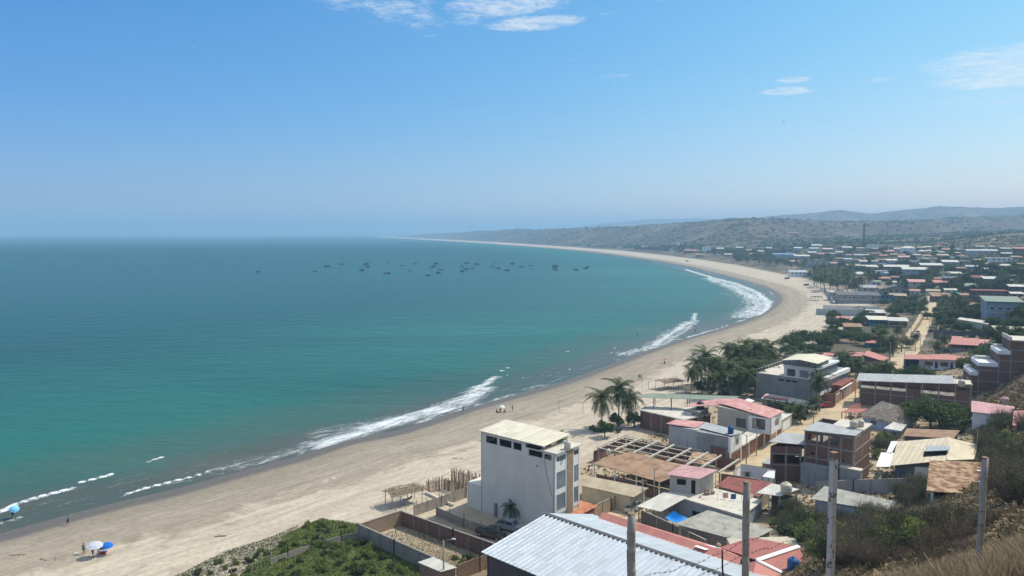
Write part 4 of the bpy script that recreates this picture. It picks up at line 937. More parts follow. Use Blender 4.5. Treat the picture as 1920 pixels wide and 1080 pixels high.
# ---------------------------------------------------------------- corner house with blue tank
t=Th('corner_house','white corner house with brown garage door and grey roof','house',PZ(1369,876,1.9),-38,1.9)
P=t.P;fl,fr_,br,bl=P(1303,800,8.4),P(1371,817,8.3),P(1395,810,8.3),P(1322,791,8.6)
L=-t.fx(1253,0,8.3);W=t.fy(1391,0,8.3)
MB().sheet([fl,fr_,br,bl],.1).build('roof',Mt['grey_sheet'],t.e)
MB().sheet([P(1249,794,8.9),P(1304,802,8.5),P(1322,791,8.8),P(1268,786,9.2)],.09).build('roof',Mt['pink_sheet'],t.e)
MB().box(-L,-7.5,.3,W,-.5,6.4).build('rear_wall',Mt['pale_grey_wall'],t.e)
MB().box(-7.5+.003,-.003,.28,W-.003,-.5,6.15).build('front_wall',Mt['grey_wall'],t.e)
MB().box(-.5,0,0,W,2.9,6.15).build('facade',Mt['white_clean'],t.e)
for a,b in ((0,.3),(W-.3,W)): MB().box(-.3,.03,a,b,-.5,2.9).build('pilaster',Mt['white_clean'],t.e)
door(t,(0,0),(0,W),.75,W-.75,2.5,'brown_door');window(t,(0,0),(0,W),W*.42,W*.72,3.9,5.3,'white_paint','glass',1)
wall_run('brick_wall','dark red brick wall in front of the corner house','wall',[(1288,862),(1325,870),(1362,880)],4.2,'brick',.2,.0,.1)
tank(1370,812,8.4,11,'tank_blue','blue water tank on the grey roof of the white corner house',ratio=1.35)
# brick hall under the canopy
t=QH('brick_hall','dark brick hall with bare slab roof under the green canopy','hall',[(1198,768,6.4),(1283,787,6.2),(1335,775,6.2),(1222,757,6.4)],'pale_concrete','brick',.25,th=.25)
for k in range(5):
    A,B=t.lines['f'];l=math.hypot(B[0]-A[0],B[1]-A[1]);a=k*(l-.3)/4;panel(A,B,a,a+.3,-.5,t.w[0][2]-.3,.05,.05).build('column',Mt['concrete'],t.e)
t=QH('green_canopy','wide green sheet canopy on thin tall posts behind the palms','canopy',[(1185,744,9.2),(1369,751,9.0),(1387,743,9.3),(1222,737,9.6)],'green_sheet','concrete',.6,posts=6,walls=False,pm='dark_metal')
t=QH('tank_tower','block tower with a white side under the black tank','tower',[(1281,766,7.4),(1312,772,7.4),(1329,765,7.4),(1299,759,7.4)],'pale_concrete','block_wall',.1,th=.2)
panel(t.lines['f'][0],t.lines['f'][1],.1,2.2,1,5.2,.02,.05).build('white_panel',Mt['white_clean'],t.e)
tank(1313,766,7.5,14,'tank_black','black water tank on the block tower under the green canopy',ratio=1.0)
tank(1323,785,6.9,8,'tank_black','small black water tank beside the block tower',ratio=1.0)
# ---------------------------------------------------------------- pink roofed L house and garages along the street
t=Th('pink_roofed_house','cream house with long faded pink roof and white balcony end','house',PZ(1444,838,1.9),-37,1.9)
P=t.P
q=[P(1284,761,8.8),P(1444,784,8.6),P(1470,771,8.6),P(1345,751,8.9)]
MB().sheet([P(1341,753,9.9),P(1444,784,8.5),P(1470,771,8.6),P(1383,746,10.2)],.1).build('roof',Mt['pink_sheet'],t.e)
MB().sheet([P(1283,762,8.3),P(1341,760,8.9),P(1381,747,9.6),P(1322,748,8.9)],.1).build('roof',Mt['pink_sheet'],t.e)
L=-t.fx(1346,1,8);W=t.fy(1466,0,8.)
MB().hexa([(-L,.9,-.5),(-3.6,.9,-.5),(-3.6,W,-.5),(-L,W,-.5)],[(-L,.9,7.3),(-3.6,.9,6.75),(-3.6,W,6.6),(-L,W,7.2)]).build('wall',Mt['cream_wall'],t.e)
fx0=t.fx(1402,0,7)
mb=MB();open_wall((fx0,.3),(0,.3),2.9,6.35,[(.9,-fx0-1.3,3.5,6.0)],.25,mb);open_wall((0,.3),(0,W),2.9,6.35,[(W*.35,W*.7,3.9,5.6)],.25,mb);mb.box(fx0,0,.3,W,2.7,2.95)
mb.build('balcony_wall',Mt['white_clean'],t.e);MB().box(fx0+.3,-.3,2.8,3.0,2.95,6.3).build('back_wall',Mt['cream_wall'],t.e)
panel((0,.3),(0,W),W*.35+.02,W*.7-.3,3.95,5.55,-.1,.15).build('window',Mt['glass'],t.e)
window(t,(-L,.9),(-3.6,.9),L-8.2,L-6.0,3.2,5.2,'dark_metal','glass',0)
for i,(a,b) in enumerate(((1383,757),)): 
    o=MB().sheet([P(1394,751,9.75),P(1407,755,9.6),P(1415,751,9.6),P(1403,747,9.75)],.05).build('skylight',Mt['white_clean'],t.e)
MB().lathe([(.25,0),(.42,.12),(.1,.2)],P(1407,769,9.0),10).build('roof_vent',Mt['maroon_sheet'],t.e)
# garage row
t=Th('garage_row','row of brown garage doors with white pilasters along the street','garage row',PZ(1393,862,1.9),-37,1.9)
W=t.fy(1487,0,2);P=t.P
MB().box(-3.2,-.002,0,W,2.9,3.15).build('slab',Mt['pale_concrete'],t.e)
mb=MB();open_wall((-.3,0),(-.3,W),-.5,2.9,[],.2,mb);mb.box(-3.1,-.5,W-.25,W,-.5,2.9);mb.build('wall',Mt['tan_brick'],t.e)
for i,(a,b,m) in enumerate(((1394,1405,'brown_door'),(1409,1419,'brown_door'),(1423,1434,'brown_door'),(1437,1446,'brown_door'),(1449,1457,'tan_door'),(1460,1467,'brown_door'),(1470,1484,'white_clean'))):
    ya,yb=t.fy(a,0,3.2),t.fy(b,0,3.2);door(t,(-.3,0),(-.3,W),max(.1,ya),yb,2.55,m)
    panel((-.3,0),(-.3,W),yb+.08,yb+.45,-.5,2.9,.14,.05).build('pilaster',Mt['white_clean'],t.e)
tank(1421,792,5.6,10,'tank_cream','cream water tank on a tall post by the garage row',ratio=1.4)
x,y,z=PZ(1421,792,5.6);MB().tube([(0,0,-3.9),(0,0,-.05)],.16,8).lathe([(.62,-.12),(.62,0)],n=12).build('tank_post',Mt['concrete'],None,label='concrete post carrying the cream tank by the garage row',cat='post').location=(x,y,z)
# ---------------------------------------------------------------- grey rooftop hut, terrace and yard
t=QH('terrace_house','flat roofed blue house with sunny cluttered roof terrace','house',[(1250,925,4.4),(1392,967,4.4),(1430,938,4.4),(1290,902,4.4)],'pale_concrete','blue_grey_wall',.15,th=.22,wins=[('f',.35,.47,.6,1.6,'teal_paint','unlit_inside',1),('f',.62,.72,.6,1.6,'dark_metal','unlit_inside',1)],doors=[('f',.5,.56,2.0,'navy_paint')])
t=QH('rooftop_hut','grey rooftop hut with pale pink sheet roof above the terrace','hut',[(1248,889,7.5),(1311,898,7.4),(1346,881,8.0),(1279,871,8.2)],'pale_pink_sheet','pale_grey_wall',.55,zb=4.41,wins=[('f',.25,.62,1.3,2.5,'pale_grey_wall','unlit_inside',0)],doors=[('f',.80,.95,2.4,'unlit_inside')])
tank(1313,933,4.45,4,'tank_cream','small cream drum on the sunny terrace')
for i,(a,b,mm,lb) in enumerate(((1360,936,'pale_pink_sheet','faded towel drying on the terrace line'),(1375,938,'tank_blue','blue cloth drying on the terrace line'))):
    x,y,z=PZ(a,b,4.45);MB().hexa([(-.45,-.02,.2),(.45,-.02,.2),(.45,.02,.2),(-.45,.02,.2)],[(-.45,-.02,1.1),(.45,-.02,1.15),(.45,.02,1.15),(-.45,.02,1.1)]).build('hanging_cloth',Mt[mm],None,label=lb,cat='cloth').location=(x,y,z)
x,y,z=PZ(1366,940,4.42);o=empty('clothes_line','thin clothes line on two poles over the terrace','clothes line',(x,y,z));[MB().tube([(a,0,0),(a,0,1.5)],.03,5).build('pole',Mt['steel'],o) for a in (-1.9,2.2)];MB().tube([(-1.9,0,1.2),(2.2,0,1.2)],.012,4).build('line',Mt['steel'],o)
x,y,z=PZ(1325,927,4.42)
for k,(dx,dy,s_,mm,lb) in enumerate(((0,0,.8,'wood','dark wooden crate near the hut door on the terrace'),(1.1,.3,.55,'grey_wood','grey wooden crate beside the darker one on the terrace'),(7.2,-1.5,.6,'white_paint','white box near the far edge of the terrace'))):
    o=empty('crate',lb,'crate',(x+dx,y+dy,z),.3*k);mb=MB()
    for j in range(3): mb.box(-s_/2,s_/2,-s_/2,-s_/2+.04,j*s_*.33+.02,j*s_*.33+s_*.26);mb.box(-s_/2,s_/2,s_/2-.04,s_/2,j*s_*.33+.02,j*s_*.33+s_*.26);mb.box(-s_/2,-s_/2+.04,-s_/2+.04,s_/2-.04,j*s_*.33+.02,j*s_*.33+s_*.26);mb.box(s_/2-.04,s_/2,-s_/2+.04,s_/2-.04,j*s_*.33+.02,j*s_*.33+s_*.26)
    mb.box(-s_/2+.04,s_/2-.04,-s_/2+.04,s_/2-.04,.0,.04);mb.build('slats',Mt[mm],o)
QH('yard_canopy','whitish sheet canopy over the yard beside the terrace house','canopy',[(1194,949,4.1),(1239,959,3.9),(1289,932,4.5),(1246,922,4.7)],'white_sheet','concrete',.3,posts=4,walls=False)
wall_run('yard_wall','dark plastered yard wall with pillars behind the salmon roof','wall',[(1203,984),(1262,1012),(1322,1042)],2.5,'dark_wall',.2,.05,.06)
x0=PZ(1269,972,2.9);t=Th('blue_tarp','bright blue tarpaulin stretched over the yard','tarpaulin',x0,-40,ZT(*x0[:2]))
V=[];F=[];c4=[t.P(1246,971,3.7),t.P(1268,981,3.4),t.P(1290,972,3.3),t.P(1262,958,4.6)]
for i in range(7):
    for j in range(7):
        u,v=i/6,j/6;p=[(1-u)*(1-v)*c4[0][k]+u*(1-v)*c4[1][k]+u*v*c4[2][k]+(1-u)*v*c4[3][k] for k in range(3)];p[2]-=.5*math.sin(math.pi*u)*math.sin(math.pi*v)-.08*math.sin(9*u);V.append(p)
for i in range(6):
    for j in range(6): a=i*7+j;F.append((a,a+7,a+8,a+1))
mat('tarp_blue',(.01,.25,.72),rough=.5,var=.08);mb=MB();mb.add(V+[(p[0],p[1],p[2]-.02) for p in V],F+[tuple(i+49 for i in f[::-1]) for f in F]);mb.build('sheet',Mt['tarp_blue'],t.e)
for p in c4: MB().tube([(p[0],p[1],-.3),(p[0],p[1],p[2])],.04,6).build('pole',Mt['steel'],t.e)
QH('grey_tiled_shed','low shed with wide grey fibre cement roof behind the yard wall','shed',[(1266,981,4.4),(1352,1004,4.4),(1437,1013,4.6),(1449,992,4.9),][:0] or [(1266,982,4.5),(1402,1018,4.2),(1450,992,4.8),(1328,956,5.1)],'asbestos','block_wall',.4)
QH('maroon_roofed_house','low house with dark maroon roof behind the terrace','house',[(1343,911,4.8),(1423,932,4.6),(1447,904,5.2),(1365,893,5.4)],'maroon_sheet','block_wall',.3)
t=QH('tank_shed','open storage shed with white tin roof and a tank on top','shed',[(1418,924,6.0),(1463,930,6.0),(1499,917,6.2),(1447,906,6.3)],'white_sheet','white_wall',.3,posts=3,walls=False,pm='pale_concrete')
A,B=t.lines['r'];panel(A,B,0,math.hypot(B[0]-A[0],B[1]-A[1]),-.5,3.4,0,.2).build('side_wall',Mt['white_wall'],t.e);A,B=t.lines['b'];panel(A,B,0,math.hypot(B[0]-A[0],B[1]-A[1]),-.5,3.4,0,.2).build('back_wall',Mt['dark_wall'],t.e)
A,B=t.lines['f'];panel(A,B,1.6,2.9,0,1.6,-.3,.4).build('stored_board',Mt['grey_wood'],t.e);panel(A,B,2.6,3.6,0,1.9,-.5,.55).build('stored_board',Mt['pale_concrete'],t.e)
tank(1474,924,6.15,21,'tank_cream','large cream tank with dome lid on the white shed roof',ratio=1.0)
wall_run('white_yard_wall','tall white wall closing the small yard by the brick building','wall',[(1388,897),(1420,902),(1453,908)],2.9,'white_clean',.2,.05)
wall_run('white_yard_wall','low white wall on the street side of the small yard','wall',[(1376,900),(1388,890)],1.8,'white_clean',.2,.05)
wall_run('brick_yard_wall','low brown brick wall below the white yard wall','wall',[(1352,902),(1392,908),(1425,914)],1.5,'brick',.2,.05)
QH('yard_shed','small bright white lean-to roof inside the white walled yard','shed',[(1429,893,4.3),(1452,897,4.2),(1453,883,4.9),(1441,882,5.0)],'white_clean','white_wall',.1,posts=2,walls=False)
QH('street_shed','small wooden shed with grey lid roof beside the street','shed',[(1428,868,4.0),(1451,872,4.0),(1458,862,4.2),(1437,859,4.3)],'grey_sheet','wood',.15)
# ---------------------------------------------------------------- three storey brick building
t=Th('brick_building','unfinished three storey brick building with grey roof and twin tanks','building',PZ(1603,818,12.4),-40,2.3)
P=t.P;L=-t.fx(1509,0,12.4);W=t.fy(1632,0,12.4);H_=10.0
ops=[(.7,2.9,7.9,9.2),(3.4,6.2,7.9,9.3)]
mb=open_wall((-L,0),(0,0),-1,H_,[(a,b,c,d) for a,b,c,d in ops if b<L]+[(L-2.6,L-1.9,4.9,5.3),(1.2,2.0,5.2,5.6),(L*.55,L*.62,2.6,3.0)],.22)
open_wall((0,0),(0,W),-1,H_,[],.22,mb);open_wall((0,W),(-L,W),-1,H_,[(1,3,7.6,9)],.22,mb);open_wall((-L,W),(-L,0),-1,H_,[],.22,mb)
mb.build('wall',Mt['brick'],t.e);MB().box(-L+.25,-.25,.25,W-.25,6.9,7.1).build('floor_slab',Mt['concrete'],t.e)
for k in range(5): a=k*(L-.3)/4;panel((-L,0),(0,0),a,a+.3,-1,H_,.05,.02).build('column',Mt['concrete'],t.e)
for k in range(3): a=k*(W-.3)/2;panel((0,0),(0,W),a,a+.3,-1,H_,.05,.02).build('column',Mt['concrete'],t.e)
for z in (1.9,4.4,7.0,9.55):
    panel((-L,0),(0,0),.0,L,z,z+.28,.07,.02).build('floor_band',Mt['concrete'],t.e);panel((0,0),(0,W),0.08,W,z+.004,z+.284,.066,.02).build('floor_band',Mt['concrete'],t.e)
MB().sheet([P(1505,806,12.6),P(1604,817,12.5),P(1620,806,12.5),P(1532,790,12.8)],.12).build('roof',Mt['grey_sheet'],t.e)
MB().box(-5.5,.3,W*.45,W+.3,H_+.16,H_+.36).build('roof_slab',Mt['pale_concrete'],t.e)
tank(1601,801,12.72,15,'tank_cream','nearer cream tank of the pair on the brick building roof',ratio=.95)
tank(1612,799,12.72,15,'tank_cream','farther cream tank of the pair on the brick building roof',ratio=.95)
MB().box(-2.,1.6,-1.6,-.2,-1,4.2).build('lower_wall',Mt['grey_wall'],t.e);MB().box(-2.1,1.7,-1.7,-.1,4.2,4.35).build('lower_slab',Mt['pale_concrete'],t.e)
MB().box(-9.0,-3.0,-1.9,-.3,-1,3.6).build('lower_wall',Mt['grey_wall'],t.e)
# its lower wing
t=QH('brick_wing','lower brick wing with grey lean-to roof and open upper floor','building',[(1441,828,9.4),(1508,834,9.1),(1524,815,9.6),(1469,811,9.9)],'grey_sheet','brick',.4,zb=2.2,walls=False)
A,B=t.lines['f'];l=math.hypot(B[0]-A[0],B[1]-A[1])
mb=open_wall(A,B,-1,6.3,[(.5,l*.45,2.9,4.6),(l*.5,l-.5,2.9,4.5)],.2);A2,B2=t.lines['l'];open_wall(A2,B2,-1,6.3,[],.2,mb);A2,B2=t.lines['b'];open_wall(A2,B2,-1,6.4,[(1,3,3,4.6)],.2,mb);mb.build('wall',Mt['brick'],t.e)
for k in range(3): a=k*(l-.3)/2;panel(A,B,a,a+.3,-1,6.3,.05,.02).build('column',Mt['concrete'],t.e)
for z in (2.5,4.7): panel(A,B,0,l,z,z+.25,.07,.02).build('floor_band',Mt['concrete'],t.e)
# ---------------------------------------------------------------- long open-floored brick building
t=Th('open_brick_building','long two storey brick building with open upper floor and grey roof','building',PZ(1612,712,9.5),-27,2.1)
P=t.P;Lx=t.fx(1822,0,10);W=11.
zz=lambda x:7.2+1.4*x/Lx
nb=7;bw=Lx/nb
mb=open_wall((0,0),(Lx,0),-1.5,5.0,[],.22);
for k in range(nb): 
    if k in (3,6): panel((0,0),(Lx,0),k*bw+.2,(k+1)*bw-.2,5.0,6.1 if k==3 else 6.7,0,.2,mb)
open_wall((Lx,0),(Lx,W),-1.5,8.4,[(2,4,5.4,7)],.22,mb);open_wall((Lx,W),(0,W),-1.5,5.6,[],.22,mb)
mb.build('wall',Mt['brick'],t.e)
MB().box(.1,Lx-.1,.25,W,3.9,4.1).build('floor_slab',Mt['concrete'],t.e)
for k in range(nb+1):
    for y in (0,W-.4):
        x=min(k*bw,Lx-.35);[MB().tube([(x+a_,y+.12,zz(x)-.05),(x+a_,y+.1,zz(x)+.9)],.018,4).build('rebar',Mt['wood'],t.e) for a_ in (.08,.28) if y<1 and k>5];MB().box(x,x+.35,y-.06,y+.3,-1.5,zz(x)-.02).build('column',Mt['concrete'],t.e)
panel((0,0),(Lx,0),-.2,Lx,3.75,4.0,.16,.02).build('floor_band',Mt['concrete'],t.e);MB().hexa([(Lx*.45,-.05,zz(Lx*.45)-.9),(Lx,-.05,zz(Lx)-.9),(Lx,.15,zz(Lx)-.9),(Lx*.45,.15,zz(Lx*.45)-.9)],[(Lx*.45,-.05,zz(Lx*.45)-.03),(Lx,-.05,zz(Lx)-.03),(Lx,.15,zz(Lx)-.03),(Lx*.45,.15,zz(Lx*.45)-.03)]).build('eave_wall',Mt['brick'],t.e)
x2=t.fx(1790,0,10)
MB().sheet([(-.8,-.9,7.25),(x2,-.9,8.55),(x2,W*.75,9.1),(-.5,W*.75,7.8)],.14).build('roof',Mt['grey_sheet'],t.e)
MB().box(x2+.05,Lx+.2,-.1,W*.6,8.3,8.5).build('roof_slab',Mt['pale_concrete'],t.e)
o=tank(1803,724,10.65,12,'tank_cream','domed tank at the far end of the open brick building',ratio=1.1)
QH('red_awning','brick red sheet awning beside the thatched house','awning',[(1576,773,4.9),(1617,774,4.7),(1629,766,5.0),(1591,766,5.2)],'salmon_dark','wood',.3,posts=3,walls=False)
QH('red_awning','small dark red lean-to at the corner of the open brick building','awning',[(1590,765,4.6),(1612,768,4.6),(1615,757,5.4),(1603,756,5.4)],'maroon_sheet','wood',.2,posts=2,walls=False)
# thatched house
t=Th('thatched_house','pale blue house under a sagging grey thatched hip roof','house',PZ(1697,795,5.2),-38,2.3)
q=[t.P(1611,778,5.0),t.P(1697,797,5.0),t.P(1727,777,5.2),t.P(1648,761,5.2)]
rg=[t.P(1646,760,8.4),t.P(1690,770,8.2)]
rg=[((q[0][0]+q[3][0])/2+2.8,(q[0][1]+q[3][1])/2,5.6),((q[1][0]+q[2][0])/2-2.8,(q[1][1]+q[2][1])/2,5.6)]
mb=MB();mb.add([q[0],q[1],q[2],q[3],rg[0],rg[1]]+[(a,b,c-.3) for a,b,c in q],[(0,1,5,4),(2,3,4,5),(1,2,5),(3,0,4),(9,8,7,6),(6,7,1,0),(7,8,2,1),(8,9,3,2),(9,6,0,3)])
mb.build('thatch_roof',Mt['thatch'],t.e)
rs=np.random.RandomState(9);V=[];F=[]
def on_tri(a,b,c): u,v=rs.rand(),rs.rand();(u,v)=(u,v) if u+v<1 else (1-u,1-v);return [a[i]+(b[i]-a[i])*u+(c[i]-a[i])*v for i in range(3)]
tris=[(q[0],q[1],rg[0]),(q[1],rg[1],rg[0]),(q[1],q[2],rg[1]),(q[3],q[0],rg[0])]
for k in range(900):
    T=tris[rs.choice(4,p=[.35,.3,.2,.15])];p=on_tri(*T);dn=np.array([0,-1.,-.45]) if T[0] is q[0] or T[0] is q[1] and T[1] is rg[1] else (np.array([1.,0,-.5]) if T[0] is q[1] else np.array([-1.,0,-.5]));ln=.5+.6*rs.rand();w_=.10+.1*rs.rand();j=rs.randn()*.3
    e=np.array(p)+dn*ln+np.array([j,0,.05]);n=len(V);V+=[(p[0],p[1],p[2]+.1),(p[0]+w_,p[1]+w_*.3,p[2]+.12),(e[0]+w_,e[1],e[2]+.05),(e[0],e[1],e[2]+.02)];F.append((n,n+1,n+2,n+3))
me=quads_mesh('thatch_ends',np.array(V),np.array(F),Mt['thatch']);r=bpy.data.objects.new('thatch_ends',me);col.objects.link(r);r.parent=t.e
n=(sum(p[0] for p in q)/4,sum(p[1] for p in q)/4);w=[(p[0]+(n[0]-p[0])*.12,p[1]+(n[1]-p[1])*.12) for p in q]
MB().hexa([(*p,-1) for p in w],[(*p,2.75) for p in w]).build('wall',Mt['blue_white_wall'],t.e);window(t,w[0],w[1],2,3.6,.8,2.,'white_paint','glass')
QH('tin_porch','small bright tin porch roof beside the thatched house','porch',[(1657,803,4.9),(1690,808,4.8),(1701,796,5.2),(1675,791,5.3)],'white_sheet','wood',.2,posts=2,walls=False)
QH('rusty_long_shed','long low rusted shed in front of the broad green tree','shed',[(1692,817,5.4),(1788,822,7.2),(1800,807,7.6),(1700,803,5.9)],'brown_sheet','dark_wall',.3)
# tan roofed hall with skylight
t=Th('tan_roofed_hall','large hall with pale tan panel roof and raised skylight','hall',PZ(1776,862,9.8),-36,4.0)
P=t.P;ra,rb=P(1776,863,10.0),P(1778,820,10.0);fl,bl=P(1670,873,8.3),P(1683,828,8.3);fr_,br=P(1826,861,9.0),P(1834,834,9.0)
MB().sheet([fl,ra,rb,bl],.1).build('roof_slope',Mt['tan_panel'],t.e);MB().sheet([ra,fr_,br,rb],.1).build('roof_slope',Mt['tan_panel'],t.e)
band(ra,rb,.16,'cream_panel',t.e,'ridge_cap')
MB().sheet([P(1642,875,7.7),P(1670,875,8.1),P(1677,849,8.1),P(1652,848,7.7)],.06).build('white_roof_panel',Mt['white_clean'],t.e)
MB().sheet([P(1662,848,7.9),P(1672,849,8.2),P(1684,827,8.2),P(1671,827,7.9)],.06).build('white_roof_panel',Mt['white_clean'],t.e)
def on_roof(px,py,dz): 
    f=(px-1670)/106.;return P(px,py,8.3+1.7*f+dz)
MB().sheet([on_roof(1731,856,.06),on_roof(1775,853,.06),on_roof(1775,845,.06),on_roof(1733,846,.06)],.03).build('skylight_dark_sheet',Mt['unlit_inside'],t.e)  # near-black sheet paints the darkness under the raised cover
MB().sheet([on_roof(1735,846,.75),on_roof(1781,844,.7),on_roof(1782,835,.75),on_roof(1737,836,.8)],.06).build('skylight_cover',Mt['zinc_sheet'],t.e)
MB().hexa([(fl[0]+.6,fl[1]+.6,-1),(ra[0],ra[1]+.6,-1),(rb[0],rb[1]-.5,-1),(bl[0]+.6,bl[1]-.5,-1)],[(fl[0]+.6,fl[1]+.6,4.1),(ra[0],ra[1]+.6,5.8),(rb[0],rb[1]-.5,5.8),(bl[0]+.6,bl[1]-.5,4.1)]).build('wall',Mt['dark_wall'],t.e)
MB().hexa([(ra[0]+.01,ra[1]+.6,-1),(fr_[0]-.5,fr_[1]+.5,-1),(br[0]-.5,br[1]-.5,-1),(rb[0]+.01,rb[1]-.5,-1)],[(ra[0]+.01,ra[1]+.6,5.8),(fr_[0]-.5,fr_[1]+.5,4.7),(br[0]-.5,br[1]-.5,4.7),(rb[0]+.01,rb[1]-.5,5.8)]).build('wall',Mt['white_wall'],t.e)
aw=(fl[0]+.6,fl[1]+.6);bw_=(ra[0],ra[1]+.6);lw=math.hypot(bw_[0]-aw[0],bw_[1]-aw[1])
panel(aw,bw_,lw*.38,lw*.98,-1,4.3,.05,.05).build('white_wall_panel',Mt['white_wall'],t.e);window(t,aw,bw_,.6,lw*.3,.8,3.4,'teal_paint','glass',2)
# rusty plank roof
t=Th('rusty_roofed_shelter','open shelter with patchwork rusty roof on white posts','shelter',PZ(1737,919,12.5),-28,10.2)
P=t.P;q=[P(1737,920,12.5),P(1873,931,12.6),P(1892,868,13.4),P(1743,863,13.4)]
mat('patch_sheet',(.46,.33,.20),var=.16,sc=1.2,corr=(1,.42,.6),c2=(.22,.11,.07),c2t=(.38,.6),c2s=.9,streak=.0)
MB().sheet(q,.1).build('roof',Mt['patch_sheet'],t.e)
for a,b,c,d in (((1832,883),(1882,887),(1882,885),(1832,881)),((1834,904),(1890,909),(1890,906),(1834,901))): MB().sheet([P(*a,13.22 if a[1]<890 else 12.98),P(*b,13.22 if a[1]<890 else 12.98),P(*c,13.22 if a[1]<890 else 12.98),P(*d,13.22 if a[1]<890 else 12.98)],.04).build('translucent_panel',Mt['white_clean'],t.e)
for px_ in (1747,1793,1846):
    x=t.fx(px_,.4,11);MB().box(x-.16,x+.16,.3,.62,-3,2.2-.0).build('post',Mt['white_paint'],t.e)
x0_,x1_=t.fx(1793,.4,11),t.fx(1846,.4,11);MB().box(x0_,x1_+1.5,.35,.6,1.75,2.05).build('beam',Mt['blue_white_wall'],t.e)
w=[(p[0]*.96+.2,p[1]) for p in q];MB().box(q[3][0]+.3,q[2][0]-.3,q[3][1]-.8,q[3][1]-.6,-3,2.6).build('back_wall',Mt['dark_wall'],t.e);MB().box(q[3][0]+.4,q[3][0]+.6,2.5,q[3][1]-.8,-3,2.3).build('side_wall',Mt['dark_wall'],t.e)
t=QH('grey_block_shed','grey block shed with curved fibre cement roof below the slope','shed',[(1520,935,6.9),(1664,960,8.6),(1684,941,8.9),(1546,911,7.6)],'asbestos','pale_grey_wall',.5,zb=3.0)
wall_run('block_yard_wall','grey block yard wall at the foot of the brick building','wall',[(1530,925),(1600,922),(1700,920)],2.2,'grey_wall',.2,.05,.1)
# pink roof on the right edge
t=QH('pink_roofed_white_house','low white house with bright pink roof on the right slope','house',[(1821,772,10.2),(1899,780,10.2),(1903,762,11.),(1822,751,10.9)],'pale_pink_sheet','white_clean',.3)
tank(1885,754,10.9,12,'pale_pink_sheet','pink drum tank on the bright pink roof',ratio=.8)
QH('rusted_pink_roofed_hut','dark hut with faded pink roof at the right edge','hut',[(1898,797,12.0),(1975,806,12.3),(1975,768,13.2),(1901,770,13.0)],'pink_sheet','dark_wall',.4)
# stepped white and brick terraces climbing the slope
t=Th('stepped_house','brick house climbing the slope in steps with white terraces','house',PZ(1822,752,4.),-22,3.5)
def zat(px,py,y=0):
    x=t.fx(px,y,10);wy=t.oy+x*t.s+y*t.c;d=ray(px,py);return CAMH+d[2]/d[1]*wy-t.zb
stp=[(1819,1833,696),(1833,1870,680),(1870,1892,657),(1892,1980,640)]
for i,(a,b,py) in enumerate(stp):
    xa,xb=t.fx(a,0,10),t.fx(b,0,10);zt_=zat(b if i<3 else 1905,py)
    m='white_clean' if i<3 else 'brick'
    MB().box(xa,xb-.002,0,10,-4,zt_-1.2 if i<3 else zt_).build('brick_wall',Mt['brick'],t.e)
    if i<3:
        MB().box(xa-.05,xb-.002,-.08,9.9,zt_-1.2,zt_-.2).build('white_terrace',Mt['white_clean'],t.e)
        rl=MB();rl.box(xa,xa+.06,0,9.5,zt_+.5,zt_+.58)
        for k in range(9): rl.box(xa,xa+.05,k*1.15,k*1.15+.05,zt_-.2,zt_+.5)
        rl.build('railing',Mt['white_paint'],t.e)
        MB().box(xa+.5,xb-.4,6.5,9.,zt_-.19,zt_+.5).build('white_block',Mt['pale_grey_wall'],t.e)
    else: MB().box(xa-.1,xb,-.15,9.9,zt_,zt_+.3).build('roof_slab',Mt['pale_concrete'],t.e);MB().box(xa-.15,xa+.2,0,10,zt_+.3,zt_+1.1).build('parapet',Mt['pale_concrete'],t.e)
    for z in np.arange(0,zt_-2.2,3.0): MB().box(xa,xb-.01,-.05,.02,z,z+.28).build('floor_band',Mt['concrete'],t.e)
    MB().box(xa+.02,xa+.32,-.06,.02,-4,zt_-2).build('column',Mt['concrete'],t.e)
# ---------------------------------------------------------------- grey house with glazed top floor
t=Th('glazed_house','grey and white house with glazed top floor and cream roof','house',PZ(1530,693,12.3),-42,1.9)
P=t.P;L=-t.fx(1418,0,9.2);W=t.fy(1588,0,9.);W2=t.fy(1571,0,11);W3=t.fy(1554,0,14)
MB().box(-L,-.25,0,W,-.5,7.3).build('grey_wall',Mt['grey_wall'],t.e)
for a,b in ((1460,1470),(1473,1483),(1485,1495)): xa,xb=t.fx(a,0,8),t.fx(b,0,8);panel((-L,0),(0,0),L+xa,L+xb,6.0,6.5,.02,.05).build('vent_window',Mt['unlit_inside'],t.e)
x2=t.fx(1470,0,11)
MB().box(x2,-.26,0,W2,7.3,10.15).build('upper_wall',Mt['white_clean'],t.e)
MB().box(-L,x2-.01,0.1,W*.8,7.31,7.42).build('terrace_floor',Mt['pale_concrete'],t.e)
rl=MB()
for k in range(10): rl.box(-L+.02,-L+.08,k*W*.75/9,k*W*.75/9+.07,7.42,8.4)
rl.box(-L+.02,-L+.1,0,W*.75,8.4,8.48);rl.build('railing',Mt['white_paint'],t.e);MB().box(-L+.3,x2,W*.78,W*.8,7.42,8.9).build('parapet',Mt['white_clean'],t.e)
for a,b in ((.1,.36),(.5,.78),(.84,.98)): l=-x2;panel((x2,0),(0,0),l*a,l*b,7.7,9.7,.02,.05).build('window',Mt['glass' if a<.3 else 'curtain_glass'],t.e)
MB().box(x2-.2,.35,-.15,W2+.1,10.15,10.75).build('white_slab',Mt['white_clean'],t.e)
MB().box(-.25,.9,1.2,W+.1,6.35,7.45).build('white_slab',Mt['white_clean'],t.e)
def glaze(A,B,z0,z1,n):
    l=math.hypot(B[0]-A[0],B[1]-A[1]);
    for k in range(n): window(t,A,B,k*l/n,(k+1)*l/n-.001,z0,z1,'dark_metal','curtain_glass',1,.07)
